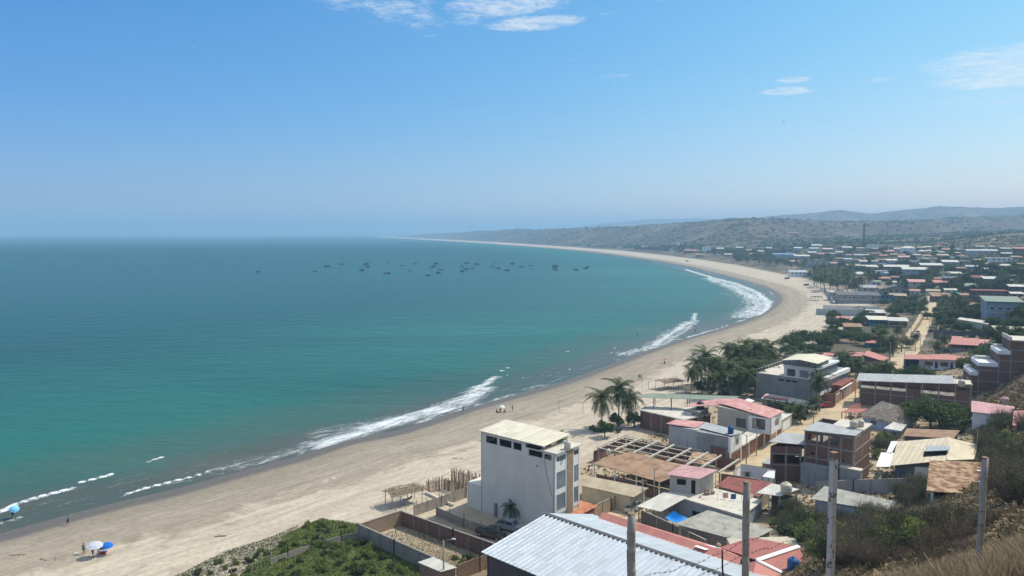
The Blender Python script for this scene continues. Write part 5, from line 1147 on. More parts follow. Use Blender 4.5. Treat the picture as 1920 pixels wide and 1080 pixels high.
glaze((-.02,.6),(-.02,W2-.3),7.6,10.1,5);MB().box(-.25,.45,2,W,3.6,6.35).build('lower_facade',Mt['blue_grey_wall'],t.e);glaze((.45,2.4),(.45,W-.2),4.3,6.3,5)
MB().box(-.25,.8,1.6,W+.1,2.9,3.6).build('white_slab',Mt['white_clean'],t.e)
x3=t.fx(1468,0,13.6)
MB().box(x3+.3,-.5,.3,W3-.5,10.76,13.0).build('top_floor_core',Mt['dark_wall'],t.e)
glaze((x3,.1),(-.1,.1),10.8,13.05,5);glaze((-.1,.1),(-.1,W3),10.8,13.05,3)
rr_=[P(1466,675,15.3),P(1534,682,15.2),P(1563,670,15.2),P(1494,664,15.3)];gable(t,rr_,.55,'cream_panel','y')
rl=MB();
for k in range(8): rl.box(-.1,-.02,W3+k*(W2-W3)/7.,W3+k*(W2-W3)/7.+.06,10.75,11.7)
rl.box(-.1,0,W3,W2,11.7,11.78);rl.build('railing',Mt['white_paint'],t.e)
t=QH('flat_roofed_annex','low annex with pale roof and a red strip before the grey house','annex',[(1427,747,5.0),(1514,761,4.8),(1521,752,5.2),(1436,738,5.4)],'pale_concrete','dark_wall',.5,posts=-5,walls=False)
A,B=t.lines['b'];panel(A,B,0,math.hypot(B[0]-A[0],B[1]-A[1]),-.5,2.6,0,.2).build('wall',Mt['dark_wall'],t.e)
MB().sheet([t.P(1431,744,5.36),t.P(1478,751,5.2),t.P(1479,747,5.35),t.P(1434,740,5.45)],.03).build('red_roof_strip',Mt['salmon_sheet'],t.e)
# garage wall of the grey house
t=Th('garage_wall','orange brick garage wall with white frames across the street bend','wall',PZ(1566,761,1.9),-38,1.9)
W=t.fy(1619,0,2);mb=open_wall((0,0),(0,W),-.5,3.7,[],.25);open_wall((-9,0),(0,0),-.5,3.3,[],.25,mb);mb.build('wall_panel',Mt['orange_brick'],t.e)
for a,b,m in ((1566.5,1574,'tan_door'),(1577,1583,'maroon_sheet'),(1586,1594,'tan_brick'),(1604,1611,'tan_door')):
    door(t,(0,0),(0,W),t.fy(a,0,3.2)+.2,t.fy(b,0,3.2),2.9,m,fm='white_clean',name='garage_door')
MB().box(-.3,.35,t.fy(1576,0,4),t.fy(1596,0,4),3.7,3.85).build('coping',Mt['white_clean'],t.e)
MB().box(-5,-.1,t.fy(1578,0,5),t.fy(1600,0,5),-.3,4.6).build('porch_block',Mt['maroon_sheet'],t.e)
# pink gable house behind
t=QH('pink_gabled_house','brick house with bright salmon lean roof and white gable end','house',[(1617,665,7.6),(1656,677,6.4),(1668,671,6.5),(1627,657,7.9)],'salmon_sheet','brick',.3)
panel(t.lines['r'][0],t.lines['r'][1],0,3.,-.5,3.4,.05,.02).build('white_end_wall',Mt['white_clean'],t.e)
QH('pink_roofed_wing','salmon roofed wing just left of the bright gable','house',[(1582,667,6.4),(1616,668,6.8),(1620,660,7.3),(1588,660,6.9)],'salmon_sheet','brick',.3)
QH('pink_roofed_wing','small salmon roof peeping between palms behind the cream roof','house',[(1540,666,5.6),(1562,667,5.6),(1564,662,6.0),(1545,661,6.0)],'salmon_sheet','brick',.3)
# white motel with salmon roof
t=Th('white_motel','white two storey motel with salmon roof and brown windows','motel',PZ(1808,675,8.0),-20,2.4)
P=t.P;L=-t.fx(1724,0,7);Lp=-t.fx(1696,0,7)
q=[P(1694,673,7.9),P(1809,676,7.9),P(1813,669,8.5),P(1699,665,8.5)];MB().sheet([q[0],P(1765,674,7.95),P(1777,664,8.9),q[3]],.1).sheet([P(1765,674,7.95),q[1],q[2],P(1777,664,8.9)],.1).build('roof',Mt['salmon_sheet'],t.e)
MB().box(-L,0,.5,7,-1.5,5.3).build('wall',Mt['white_clean'],t.e);MB().box(-L,0,-.6,.5,1.9,2.1).build('walkway',Mt['white_clean'],t.e);MB().box(-Lp+.6,-L-.01,1.2,6,-1,4.6).build('porch_wall',Mt['navy_paint'],t.e)
for a,b in ((1734,1749),(1763,1778),(1792,1806)): xa,xb=t.fx(a,.5,6.5),t.fx(b,.5,6.5);window(t,(-L,.5),(0,.5),L+xa,L+xb,3.0,4.4,'brown_door','glass',2)
for a,b in ((1753,1758.5),(1782,1787)): xa,xb=t.fx(a,.5,6.5),t.fx(b,.5,6.5);door(t,(-L,.5),(0,.5),L+xa,L+xb,4.4,'navy_paint',2.2)
for k in range(4): x=-Lp+.4+k*(Lp-L)/4;MB().box(x-.08,x+.08,-.3,-.14,-1,5.2).build('porch_post',Mt['brown_door'],t.e)
for i,(a,b) in enumerate(((1750,707),(1768,709),(1786,708))):
    x,y,z=PZ(a,b,4.6);o=empty('white_tent',('leftmost','middle','rightmost')[i]+' of three cream tent roofs below the white motel','tent',(x,y,z),.3)
    MB().add([(-2.2,-2.2,0),(2.2,-2.2,0),(2.2,2.2,0),(-2.2,2.2,0),(-.6,-.6,.45),(.6,-.6,.45),(.6,.6,.45),(-.6,.6,.45),(0,0,1.25)],[(0,1,5,4),(1,2,6,5),(2,3,7,6),(3,0,4,7),(4,5,8),(5,6,8),(6,7,8),(7,4,8),(3,2,1,0)]).build('canopy',Mt['cream_panel'],o)
    for sx in (-2.1,2.1):
        for sy in (-2.1,2.1): MB().box(sx-.04,sx+.04,sy-.04,sy+.04,-2.4,-.002).build('pole',Mt['steel'],o)
# salmon complex
t=QH('salmon_complex','grey green house with layered salmon roofs behind the motel','house',[(1758,650,6.6),(1846,654,6.8),(1848,646,7.4),(1764,644,7.4)],'salmon_dark','grey_wall',.4,wins=[('f',.08,.25,.6,2.2),('f',.6,.66,2.2,2.7,'dark_metal','unlit_inside',0)])
MB().sheet([t.P(1779,645,7.9),t.P(1835,648,7.9),t.P(1836,634,9.3),t.P(1785,633,9.3)],.1).build('roof',Mt['salmon_sheet'],t.e)
MB().sheet([t.P(1835,644,8.0),t.P(1867,643,8.2),t.P(1866,637,8.8),t.P(1836,636,8.8)],.1).build('roof',Mt['pink_sheet'],t.e)
MB().sheet([t.P(1841,652,7.0),t.P(1860,651,7.2),t.P(1858,646,7.6),t.P(1843,647,7.6)],.1).build('white_roof',Mt['white_sheet'],t.e)
wall_run('long_dark_wall','long dark wall behind the salmon roofed complex','wall',[(1750,634),(1800,637),(1860,634)],3.6,'dark_wall',.2)
QH('pale_block_hall','beige block hall with flat pale edge above the long dark wall','hall',[(1794,598,10.5),(1843,606,10.5),(1848,601,10.7),(1800,595,10.7)],'pale_concrete','cream_wall',.2)
QH('pale_block_hall','lower beige block wing to the right of the beige hall','hall',[(1844,607,10.1),(1884,611,10.1),(1884,606,10.3),(1848,603,10.3)],'pale_concrete','cream_wall',.2)
# ---------------------------------------------------------------- houses of the middle distance and far town
RF=dict(w='white_sheet',c='cream_panel',t='tan_sheet',b='brown_sheet',s='salmon_sheet',p='pink_sheet',g='grey_sheet',z='zinc_sheet',u='blue_sheet',G='green_sheet',d='dark_sheet',r='maroon_sheet',h='thatch',k='pale_concrete')
WL=dict(w='white_clean',W='white_wall',c='cream_wall',g='grey_wall',p='pale_grey_wall',d='dark_wall',u='blue_grey_wall',b='brick',o='orange_brick',t='tan_brick',l='block_wall',T='teal_paint')
def mhouse(px,py,w,h,rf,wl,label,rt='shed',rz=-16,wins=2,cat='house',name=None,depth=None,group='houses of the town beyond the grove'):
    """house whose front eave runs w pixels wide at pixel row py, walls h pixels high"""
    x,y,z=G(px,py+h);s=y/FPX;W_,H_=w*s,max(2.1,h*s);D_=depth or max(4.,min(W_*.8,11.))
    far=y>850
    o=empty(name or {'gfront':'gable_roofed_house','hip':'hip_roofed_house','gable':'gable_roofed_house','flat':'flat_roofed_house','shed':'lean_roofed_house'}[rt],label,cat,(x,y,z-.2),R(rz),group)
    a,b=W_/2,D_;MB().box(-a+.2,a-.2,.2,b-.2,-1.5,H_).build('wall',Mt[WL[wl]],o)
    e=.5;m=Mt[RF[rf]];hh=H_
    mb=MB()
    if rt=='flat': mb.box(-a-.2,a+.2,-.3,b+.2,hh+.002,hh+.25)
    elif rt=='shed': rise=D_*.15;mb.sheet([(-a-e,-e,hh+.12),(a+e,-e,hh+.12),(a+e,b+e,hh+rise+.12),(-a-e,b+e,hh+rise+.12)],.12);MB().hexa([(-a+.2,.2,hh),(a-.2,.2,hh),(a-.2,b-.2,hh),(-a+.2,b-.2,hh)],[(-a+.2,.2,hh+.04),(a-.2,.2,hh+.04),(a-.2,b-.2,hh+rise*.93),(-a+.2,b-.2,hh+rise*.93)]).build('gable_wall',Mt[WL[wl]],o)
    elif rt=='gable': rise=max(.9,D_*.18);mb.sheet([(-a-e,-e,hh),(a+e,-e,hh),(a+e,b/2,hh+rise),(-a-e,b/2,hh+rise)],.12).sheet([(-a-e,b/2,hh+rise),(a+e,b/2,hh+rise),(a+e,b+e,hh),(-a-e,b+e,hh)],.12)
    elif rt=='gfront': rise=max(1.,W_*.16);mb.sheet([(-a-e,-e,hh),(0,-e,hh+rise),(0,b+e,hh+rise),(-a-e,b+e,hh)],.12).sheet([(0,-e,hh+rise),(a+e,-e,hh),(a+e,b+e,hh),(0,b+e,hh+rise)],.12);MB().add([(-a+.3,.25,hh-.1),(a-.3,.25,hh-.1),(0,.25,hh+rise-.2),(-a+.3,b-.25,hh-.1),(a-.3,b-.25,hh-.1),(0,b-.25,hh+rise-.2)],[(0,1,2),(3,5,4),(0,3,4,1),(1,4,5,2),(0,2,5,3)]).build('gable_wall',Mt[WL[wl]],o)
    elif rt=='hip': rise=min(W_,D_)*.26;mb.add([(-a-e,-e,hh),(a+e,-e,hh),(a+e,b+e,hh),(-a-e,b+e,hh),(-a*.3,b/2,hh+rise),(a*.3,b/2,hh+rise)],[(0,1,5,4),(2,3,4,5),(1,2,5),(3,0,4),(3,2,1,0)])
    mb.build('roof',m,o)
    if H_>1.8:
        n=wins if w>14 else min(wins,1)
        for k in range(n):
            c=-a+W_*(k+.75)/(n+.5);ww=min(.9,W_*.12)
            zz=H_*.42 if H_<4 else H_*.62
            f=MB().box(c-ww,c+ww,.12,.3,zz,zz+min(1.2,H_*.3)).build('window',Mt['white_paint' if wl in 'dgub' else 'wood'],o)
            if not far: MB().box(c-ww+.12,c+ww-.12,.09,.3,zz+.1,zz+min(1.2,H_*.3)-.1).build('pane',Mt['unlit_inside'],f)
        if not far: MB().box(a*.62,a*.62+.9,.13,.3,-.2,2.0 if H_>2.2 else H_*.9).build('door',Mt['brown_door'],o)
        if H_>5.2 and not far: MB().box(-a,a,-.0,.4,H_*.48,H_*.48+.25).build('floor_band',Mt['pale_concrete'],o)
    return o
HS=[(1497,510,31,9,'z','w','white beach house with flat metal roof at the end of the palm grove','shed'),(1518,511,11,8,'t','l','small beige roofed annex touching the white beach house','shed'),
(1470,477,40,8,'u','u','big hall with broad blue roof above the bay palms','gable'),(1441,465,11,6,'w','b','pale roofed brown house up left of the blue hall','shed'),(1455,466,5,5,'w','l','tiny pale roofed hut behind the blue hall','flat'),
(1404,469,10,5,'t','b','tan roofed hut at the far left edge of the town','shed'),(1427,471,11,5,'w','g','white roofed hut left of the blue hall','shed'),(1409,476,8,4,'w','g','white roofed hut below the far left tan hut','shed'),(1473,463,3,6,'c','c','tiny cream tower catching the sun behind the blue hall','flat'),
(1497,465,14,7,'w','u','white roofed house just right of the cream tower','shed'),(1532,460,18,5,'k','c','long pale house high below the bluff','shed'),(1527,466,17,7,'z','u','blue grey roofed house under the long pale one','shed'),(1553,467,17,5,'w','b','white strip roof house right of the blue grey one','shed'),(1589,464,17,6,'w','l','white roofed house left of the antenna tower','shed'),
(1613,465,11,6,'t','c','tan house at the foot of the antenna tower','shed'),(1540,476,11,5,'p','t','small pinkish roof above the eroded bank','shed'),(1504,480,27,6,'k','g','long pale grey roof right of the blue hall','shed'),(1471,484,9,7,'t','t','tan block house below the blue hall','flat'),
(1490,490,15,6,'p','l','pinkish roof at the top of the palm grove','shed'),(1500,493,7,7,'s','o','orange walled house peeping over the palms','flat'),(1533,490,44,10,'d','u','long blue grey block wall building behind the palms','flat'),(1602,498,24,6,'t','l','tan roofed house above the right end of the palms','shed'),
(1633,500,25,7,'w','b','bright white roof house above the white two window house','shed'),(1649,502,8,5,'s','w','little salmon roof touching the bright white roof','shed'),(1653,508,20,9,'w','w','white box house with two dark windows','flat'),(1619,514,30,8,'w','b','wide white strip roof right of the palms','shed'),(1614,520,18,5,'s','b','narrow salmon roof below the wide white strip','shed'),
(1643,528,17,8,'G','w','white house with pale green roof beside the timber house','shed'),(1580,548,44,15,'k','g','grey walled compound building facing the beach','flat'),(1610,553,74,16,'d','g','long dark roofed hall with a row of windows','shed'),
(1614,577,20,9,'d','W','small hut with dark gable roof over a pale wall','gfront'),(1582,596,22,9,'s','t','small salmon roofed house beside the broad green trees','gable'),(1645,586,30,8,'w','l','sloping white roof house by the tall round tree','shed'),(1648,599,34,12,'c','T','patched cream roofed house over a teal wall','shed'),(1684,601,32,13,'w','l','row of pale sheet roofs beside the straight street','shed'),(1600,612,30,9,'b','l','low brown roof hidden among the green trees','shed'),(1640,643,26,9,'s','T','orange roofed kiosk with teal wall behind the palms','shed'),
(1703,465,25,8,'c','w','white hip roofed villa high in the far town','hip'),(1667,471,17,5,'p','b','pinkish roof left of the white villa','shed'),(1671,462,7,6,'w','o','little orange walled house behind the round tree','flat'),(1705,456,14,6,'g','p','grey house behind the white villa','flat'),(1638,459,20,7,'k','w','white house with a row of windows right of the tower','flat'),
(1768,457,15,5,'r','b','brown roof beside the thatched pavilion','shed'),(1729,471,12,7,'c','o','cream roofed orange house below the thatched pavilion','hip'),(1842,470,50,6,'z','p','very long white roof shed on the right hill','shed'),(1914,466,20,17,'s','b','tall brick house with salmon roof on the right hill','shed'),
(1657,479,13,5,'s','t','pink roof at the left end of a cluster of orange roofs','shed'),(1676,477,11,5,'t','o','orange roofed house in the middle of the orange cluster','gable'),(1692,478,11,5,'b','o','brown orange roof at the right of the orange cluster','gable'),(1696,482,20,7,'p','l','wide pinkish white roof below the white villa','shed'),(1751,484,12,6,'c','c','small sunlit cream house in the middle of the far town','flat'),
(1655,487,14,6,'b','b','tan brown roof left of a pale yellow one','shed'),(1672,488,17,10,'c','u','house with pale yellow roof and blue grey walls','shed'),(1736,485,10,5,'t','l','tan roof left of the sunlit cream house','shed'),(1784,483,9,5,'u','g','pale blue roof below the long hill shed','shed'),
(1783,491,26,11,'w','u','white roof house with bluish walls above the grey mound','shed'),(1747,497,36,12,'w','b','long white roof on a brown brick building','shed'),(1685,500,49,8,'k','l','very long pale roof over a brown wall','shed'),(1718,505,45,14,'w','u','blue grey house with white strip roof above the green trees','shed'),
(1878,484,36,9,'k','w','pale long house with dark windows on the right slope','flat'),(1834,487,10,4,'w','g','small white roof left of the long slope house','shed'),(1848,494,14,6,'p','u','pinkish roof on the bend of the right slope','shed'),(1792,513,20,4,'k','g','grey slab roof among green trees below the mound','shed'),
(1773,530,48,5,'s','b','very long salmon roof among the green trees','shed'),(1658,522,20,5,'s','l','pale salmon roof left of the timber house','shed'),(1683,529,14,6,'w','w','white roof just behind the timber house','shed'),(1715,545,18,9,'s','w','white house with pale pink roof beside the road end','shed'),(1750,545,22,9,'t','c','beige house with tan roof closing the road','gable'),
(1820,536,31,8,'G','l','pale green roof above the big brick house','shed'),(1857,545,58,20,'r','b','big bare brick house with flat dark red roof','flat'),(1907,537,24,10,'w','d','dark walled house with white roof at the right edge','shed'),(1882,565,60,40,'G','u','tall blue grey block house with pale green roof edge','shed'),(1832,573,32,12,'b','d','brown gabled cottage among bushes','gfront'),
(1830,470,14,5,'k','l','small pale hut on the terrace of the right hill','shed'),(1908,552,20,5,'w','l','small white roof right of the bare brick house','shed'),(1815,606,24,8,'g','d','low grey roof in front of the beige block hall','shed'),(1900,624,50,8,'k','l','low pale roof at the right edge above the stepped house','shed'),
(1209,460,11,4,'k','w','white box house alone on the far beach flats','flat'),(1271,453,7,8,'w','w','slim white tower house below the bluff','flat'),(1325,463,17,9,'k','w','white stepped building above the far beach palms','flat'),(1297,470,27,4,'s','b','long red roof shed on the far beach','shed'),(1260,471,10,4,'w','w','white low house left of the long red roof','flat'),(1262,435,11,3,'k','c','pale house on the far headland hill','flat'),(1488,437,19,4,'s','o','salmon roofed house up on the bluff','shed'),
(1312,478,14,4,'b','l','brown roof near the far beach palms','shed'),(1365,477,12,4,'w','l','white roof among the far beach palms','shed'),(1350,466,12,4,'k','l','pale roof below the terraced bluff','shed'),(1387,464,12,4,'w','u','white roof at the foot of the eroded slope','shed'),(1576,473,14,4,'w','l','white roof behind the eroded bank','shed'),(1625,478,12,4,'t','l','tan roof right of the eroded bank','shed'),(1720,478,12,4,'w','u','white roof under the cream roofed orange house','shed'),(1763,473,14,4,'g','l','grey roof below the thatched pavilion','shed'),(1590,486,16,5,'g','g','grey roof over the eroded bank','shed'),(1665,512,12,5,'g','u','grey roof beside the two window house','shed'),(1700,517,16,5,'w','l','white roof among green trees above the road end','shed'),(1560,506,14,5,'p','l','pinkish roof seen through the grove','shed'),
(1797,641,14,4,'s','c','tiny salmon porch left of the layered roofs','shed')]
LMK=[(1470,474,'the blue roofed hall'),(1497,510,'the white beach house'),(1533,491,'the long blue grey wall building'),(1619,464,'the antenna tower'),(1703,466,'the white hip roofed villa'),(1653,508,'the white two window house'),(1759,464,'the thatched pavilion'),(1842,470,'the long hill shed'),(1682,540,'the timber house'),(1718,506,'the blue grey house with strip roof'),(1751,484,'the sunlit cream house'),(1878,487,'the pale long slope house'),(1773,530,'the very long salmon roof'),(1857,548,'the bare brick house'),(1676,478,'the orange cluster'),(1602,498,'the tan roofed house above the palms'),(1540,459,'the long pale high house'),(1271,455,'the slim white tower house')]
_rf=random.Random(5);_used=set();_ct={'b':'brown','g':'grey','k':'pale','t':'tan','w':'white','r':'dark red','p':'pinkish','d':'dark'};_cw={'b':'brick','l':'block','g':'grey','d':'dark','t':'tan','c':'cream','W':'whitish','u':'bluish','o':'orange brick'}
FILL=[];_tr=0
while len(FILL)<78 and _tr<4000:
    _tr+=1;px=_rf.uniform(1400,1915);py=462+(_rf.random()**1.2)*95
    if px<1500+ (py-470)*1.4: continue
    if 1735<px<1760 and py>540: continue
    w=_rf.uniform(10,22)*(.75+(py-460)/90.);h=_rf.uniform(4.5,7)*(.8+(py-460)/80.)
    if any(abs(px-a[0])<(a[2]+w)*.5 and abs(py-a[1])<a[3]*.5+h*.5+1 for a in HS+FILL): continue
    rf=_rf.choice('bbbggkkttwrpdgb');wl=_rf.choice('bbblllggdtcWuo');lm=min(LMK,key=lambda l:(l[0]-px)**2+4*(l[1]-py)**2)
    dx,dy=px-lm[0],py-lm[1];rel='right of' if dx>abs(dy)*2 else 'left of' if dx<-abs(dy)*2 else ('below' if dy>0 else 'above')
    if abs(dx)>45: rel='far '+rel
    lb='%s house with %s roof %s %s'%(_cw[wl]+' walled' if wl!='b' else 'brick',_ct[rf],rel,lm[2])
    if lb in _used: continue
    _used.add(lb);FILL.append((px,py,w,h,rf,wl,lb,_rf.choice(['shed','shed','flat','gable'])))
HS+=FILL
for hs in HS:
    px,py,w,h,rf,wl,lb,rt=hs
    mhouse(px,py,w,h,rf,wl,lb,rt,wins=2 if w<30 else 4,rz=-20 if px>1650 else -14)
# timber house, pavilion, tower
t=mhouse(1682,541,40,14,'d','l','three storey timber house with dark gable roof and teal floors','gfront',wins=3);t.name='timber_house'
x=mhouse(1663,553,24,14,'d','T','teal glazed house leaning on the timber house','flat',wins=3)
x,y,z=G(1759,467);o=empty('thatched_pavilion','grey thatched pavilion with pyramid roof in the far town','pavilion',(x,y,z));s=y/FPX;a=10*s
MB().add([(-a,-a*.7,3.2),(a,-a*.7,3.2),(a,a*.7,3.2),(-a,a*.7,3.2),(0,0,3.2+5*s)],[(0,1,4),(1,2,4),(2,3,4),(3,0,4),(3,2,1,0)]).build('roof',Mt['thatch'],o);MB().box(-a*.8,a*.8,-a*.5,a*.5,-1,3.0).build('wall',Mt['pale_grey_wall'],o)
x,y,z=G(1619,464);s=y/FPX;o=empty('antenna_tower','tall dark lattice antenna tower over the far town','tower',(x,y,z));hh=45*s;mb=MB();w0=1.3*s
for sx in(-1,1):
    for sy in (-1,1): mb.tube([(sx*w0,sy*w0,-2),(sx*w0*.55,sy*w0*.55,hh)],.3,5)
for k in range(12):
    a=w0*(1-.45*k/12);b=w0*(1-.45*(k+1)/12);za,zb_=hh*k/12,hh*(k+1)/12
    for sx,sy,tx,ty in ((-1,-1,1,-1),(1,-1,1,1),(1,1,-1,1),(-1,1,-1,-1)): mb.tube([(sx*a,sy*a,za),(tx*b,ty*b,zb_)],.2,4);mb.tube([(tx*a,ty*a,za),(sx*b,sy*b,zb_)],.2,4)
mb.build('lattice',Mt['dark_metal'],o)
for k,(f,r_) in enumerate(((.95,.8),(.86,1.),(.74,.8),(.6,.7))): MB().lathe([(r_*s,0),(r_*s*1.15,1.5*s),(r_*s,3.6*s)],(0,0,hh*f),10).build('antenna',Mt['dark_metal'],o)
for i,(pts,hh,mm,lb) in enumerate((([(1530,590),(1590,592),(1640,594)],3.6,'pale_grey_wall','long grey compound wall at the edge of the beach'),([(1543,581),(1600,583),(1648,584)],3.2,'white_wall','pale wall behind the long grey compound wall'),([(1546,545),(1556,560),(1562,570)],2.6,'pale_grey_wall','grey wall climbing from the sand under the palms'),([(1710,632),(1728,604),(1738,580)],2.4,'tan_brick','tan wall along the left side of the straight street'),([(1765,575),(1768,600),(1757,625)],2.2,'block_wall','block wall along the right side of the straight street'),([(1500,695),(1560,690),(1612,700)],1.8,'brick','low brick wall in the garden behind the glazed house'),([(1470,672),(1530,672),(1600,668)],2.2,'tan_brick','long sunlit garden wall beyond the cream roof'),([(1770,500),(1800,503),(1835,500)],2.,'grey_wall','grey retaining wall under the far mound'),([(1520,480),(1580,482),(1625,479)],5.,'block_wall','brown cut bank wall in the far town'))):
    wall_run('compound_wall',lb,'wall',pts,hh,mm,.25)
x,y,z=G(1792,556);o=empty('green_awning','small bright sea green awning among the trees','awning',(x,y,z));s=y/FPX;mat('seagreen',(.05,.50,.36));MB().sheet([(-6*s,-3,2.6),(6*s,-3,2.4),(6*s,3,3.2),(-6*s,3,3.4)],.08).build('roof',Mt['seagreen'],o)
for sx in (-1,1):
    for sy in (-1,1): MB().box(sx*5.4*s-.06,sx*5.4*s+.06,sy*2.6-.06,sy*2.6+.06,-.5,2.5+.35*(sy>0)).build('post',Mt['grey_wood'],o)
# ---------------------------------------------------------------- poles and cables
def P2(px,py,top,lb,**k): return pole(px,py,top,lb,**k)
pa=P2(832,1100,1016,'street lamp on a thin pole by the tin shed at the lot',lamp=1)
pb=P2(924,1060,1015,'street lamp standing behind the timber gate near the parked pickups',lamp=1)
pc=P2(1204,962,898,'grey utility pole at the canopy corner near the tan roofed house',arms=1)
pd=P2(1226,950,878,'street lamp pole in front of the brown roofed shed',lamp=1)
pe=P2(1341,945,864,'dark pole rising from the sunny terrace beside the rooftop hut',r=.07)
pf=P2(1399,874,815,'street lamp pole before the white corner house',lamp=-1)
pg=P2(1418,855,800,'pole beside the garage row under the cream tank')
ph=P2(1520,785,760,'shorter timber pole of the pair at the street bend',arms=1);pi_=P2(1525,794,757,'taller timber pole of the pair at the street bend',arms=1)
pj=P2(1603,762,704,'dark pole at the corner of the long open brick building')
pk=P2(1716,660,634,'utility pole on the right of the straight street');pl=P2(1725,657,626,'utility pole beside the palms on the straight street',arms=1)
pm_=P2(1695,697,657,'pole at the corner of the white motel');pn=P2(1742,630,600,'pole next to the parked maroon car');po=P2(1708,630,606,'pole left of the straight street',arms=1)
pp=P2(1764,592,553,'tall pole among the trees right of the street end');pq=P2(1738,565,548,'pole at the far end of the straight street')
pr=P2(1123,880,858,'thin bare pole beside the beam frame');ps=P2(1668,695,640,'leaning pole among palms behind the grey building')
pt=P2(1586,790,770,'short stub post in the middle of the dirt street',r=.09);pu=P2(1831,848,806,'thin pole with a small dish beside the tan roofed hall',r=.06)
T_=lambda o:tuple(o['top'])
for a,b in ((pc,pd),(pd,pe),(pf,pg),(pg,pi_),(pi_,pj),(pf,pi_),(pl,po),(po,pn),(pn,pp),(pc,pe),(pm_,pl)): wire(T_(a),T_(b))
for a,b,tp,lb in ((1048,768,748,'thin stick standing alone on the sand'),(1093,773,752,'thin stick on the sand near the palms'),(1204,728,711,'stick in the sand near the second palm shelter'),(1216,730,713,'stick beside the second palm shelter')):
    x,y,z=G(a,b);MB().tube([(0,0,-.3),(.03,0,(b-tp)*y/FPX)],.06,5).build('beach_stick',Mt['grey_wood'],None,label=lb,cat='stick').location=(x,y,z)
shelter(1254,728,7.5,4.5,2.2,'palm leaf shelter with a lean roof beside the palm clump',.5)
shelter(1293,738,6.0,4.0,2.0,'smaller brown palm shelter hidden against the palm clump',.5)
shelter(1531,563,6.0,5.,2.3,'lone little shelter far along the beach before the compound wall',.1)
# foreground fence
mat('bamboo',(.36,.32,.27),var=.22,sc=6,streak=.7,bump=.3,fine=30)
mat('chipped_wood',(.62,.58,.52),var=.10,sc=3,c2=(.20,.16,.13),c2t=(.56,.62),c2s=5.5,bump=.5,fine=40)
mat('worn_grey_wood',(.40,.365,.32),var=.2,sc=3,streak=.8,bump=.5,fine=30)
FP=[]
def fpost(px,topy,D,r,m,lb,sq=False,lean=0):
    x,y,z=PD(px,topy,D);g=ZT(x,y);h=z-g;o=empty('fence_post',lb,'fence post',(x,y,g),.4);mb=MB();rs=random.Random(px)
    if sq:
        n=9;rows=[]
        for i in range(n+1):
            f=i/n;zz=-.4+(h+.4)*f;j=r*(1+.10*rs.random());rows.append([(sx*j+lean*(1-f)+.004*rs.gauss(0,1),sy*j,zz) for sx,sy in((-1,-1),(1,-1),(1,1),(-1,1))])
        for a,b in zip(rows[:-1],rows[1:]): mb.hexa(a,b)
    else:
        pts=[];rr=[]
        for i in range(9):
            f=i/8;zz=-.4+(h+.4)*f;pts+=[(lean*(1-f)+.006*math.sin(i*1.7),.004*math.cos(i*2.),zz)];rr+=[r*(1.10-.10*f)]
            if i<8 and m=='bamboo': pts+=[(lean*(1-f),0,zz+.02),(lean*(1-f),0,zz+.035)];rr+=[r*1.13*(1.05-.1*f),r*(1.08-.10*f)]
        mb.tube(pts,rr,12)
    mb.build('stake',Mt[m],o,not sq);mb2=MB()
    if sq: mb2.box(-r*1.15,r*1.15,-r*1.15,r*1.15,h-.09,h+.005)
    else: mb2.lathe([(r*1.04,h-.012),(r*.95,h+.008),(r*.2,h+.012)],n=10)
    mb2.build('post_top',Mt['wood'],o)
    FP.append((x,y,z));return o
fpost(1184,963,9.2,.054,'bamboo','grey bamboo fence post in front of the silver roof',lean=.02)
fpost(1400,904,10.3,.050,'bamboo','tallest looking bamboo fence post, in front of the tank shed',lean=.03)
fpost(1564,848,11.6,.043,'chipped_wood','square fence post with peeling white paint',True)
fpost(1847,858,11.0,.045,'worn_grey_wood','grey round fence post before the rusty roof shelter',lean=-.03)
FP=[PD(850,1010,8.4)]+FP+[PD(2150,880,10.6)]
for k,(dz,lb) in enumerate(((-.82,'upper rusty barbed wire strand between the fence posts'),(-1.02,'lower rusty barbed wire strand between the fence posts'))):
    pts=[]
    for a,b in zip(FP[:-1],FP[1:]):
        for i in range(12):
            t=i/12;pts.append((a[0]+(b[0]-a[0])*t,a[1]+(b[1]-a[1])*t-.06,a[2]+(b[2]-a[2])*t+dz-.09*4*t*(1-t)-.02*math.sin(i*2.1+k)))
    mb=MB().tube(pts,.0028,4,False)
    for i in range(0,len(pts)-1):
        for s_ in (.25,.75):
            p=[pts[i][j]+(pts[i+1][j]-pts[i][j])*s_ for j in range(3)]
            mb.tube([(p[0]-.008,p[1],p[2]-.018),(p[0]+.008,p[1],p[2]+.018)],.002,3,False);mb.tube([(p[0]+.012,p[1],p[2]-.014),(p[0]-.012,p[1],p[2]+.014)],.002,3,False)
    mb.build('barbed_wire',Mt['dark_metal'],None,label=lb,cat='barbed wire')
x,y,z=PD(1354,1030,9.3);MB().tube([(0,0,.0),(.01,0,-.25),(.035,0,-.5),(.05,0,-1.6)],[.010,.012,.014,.014],6).build('metal_stake',Mt['dark_metal'],None,label='thin dark bent stake beside the bamboo post',cat='stake').location=(x,y,z)
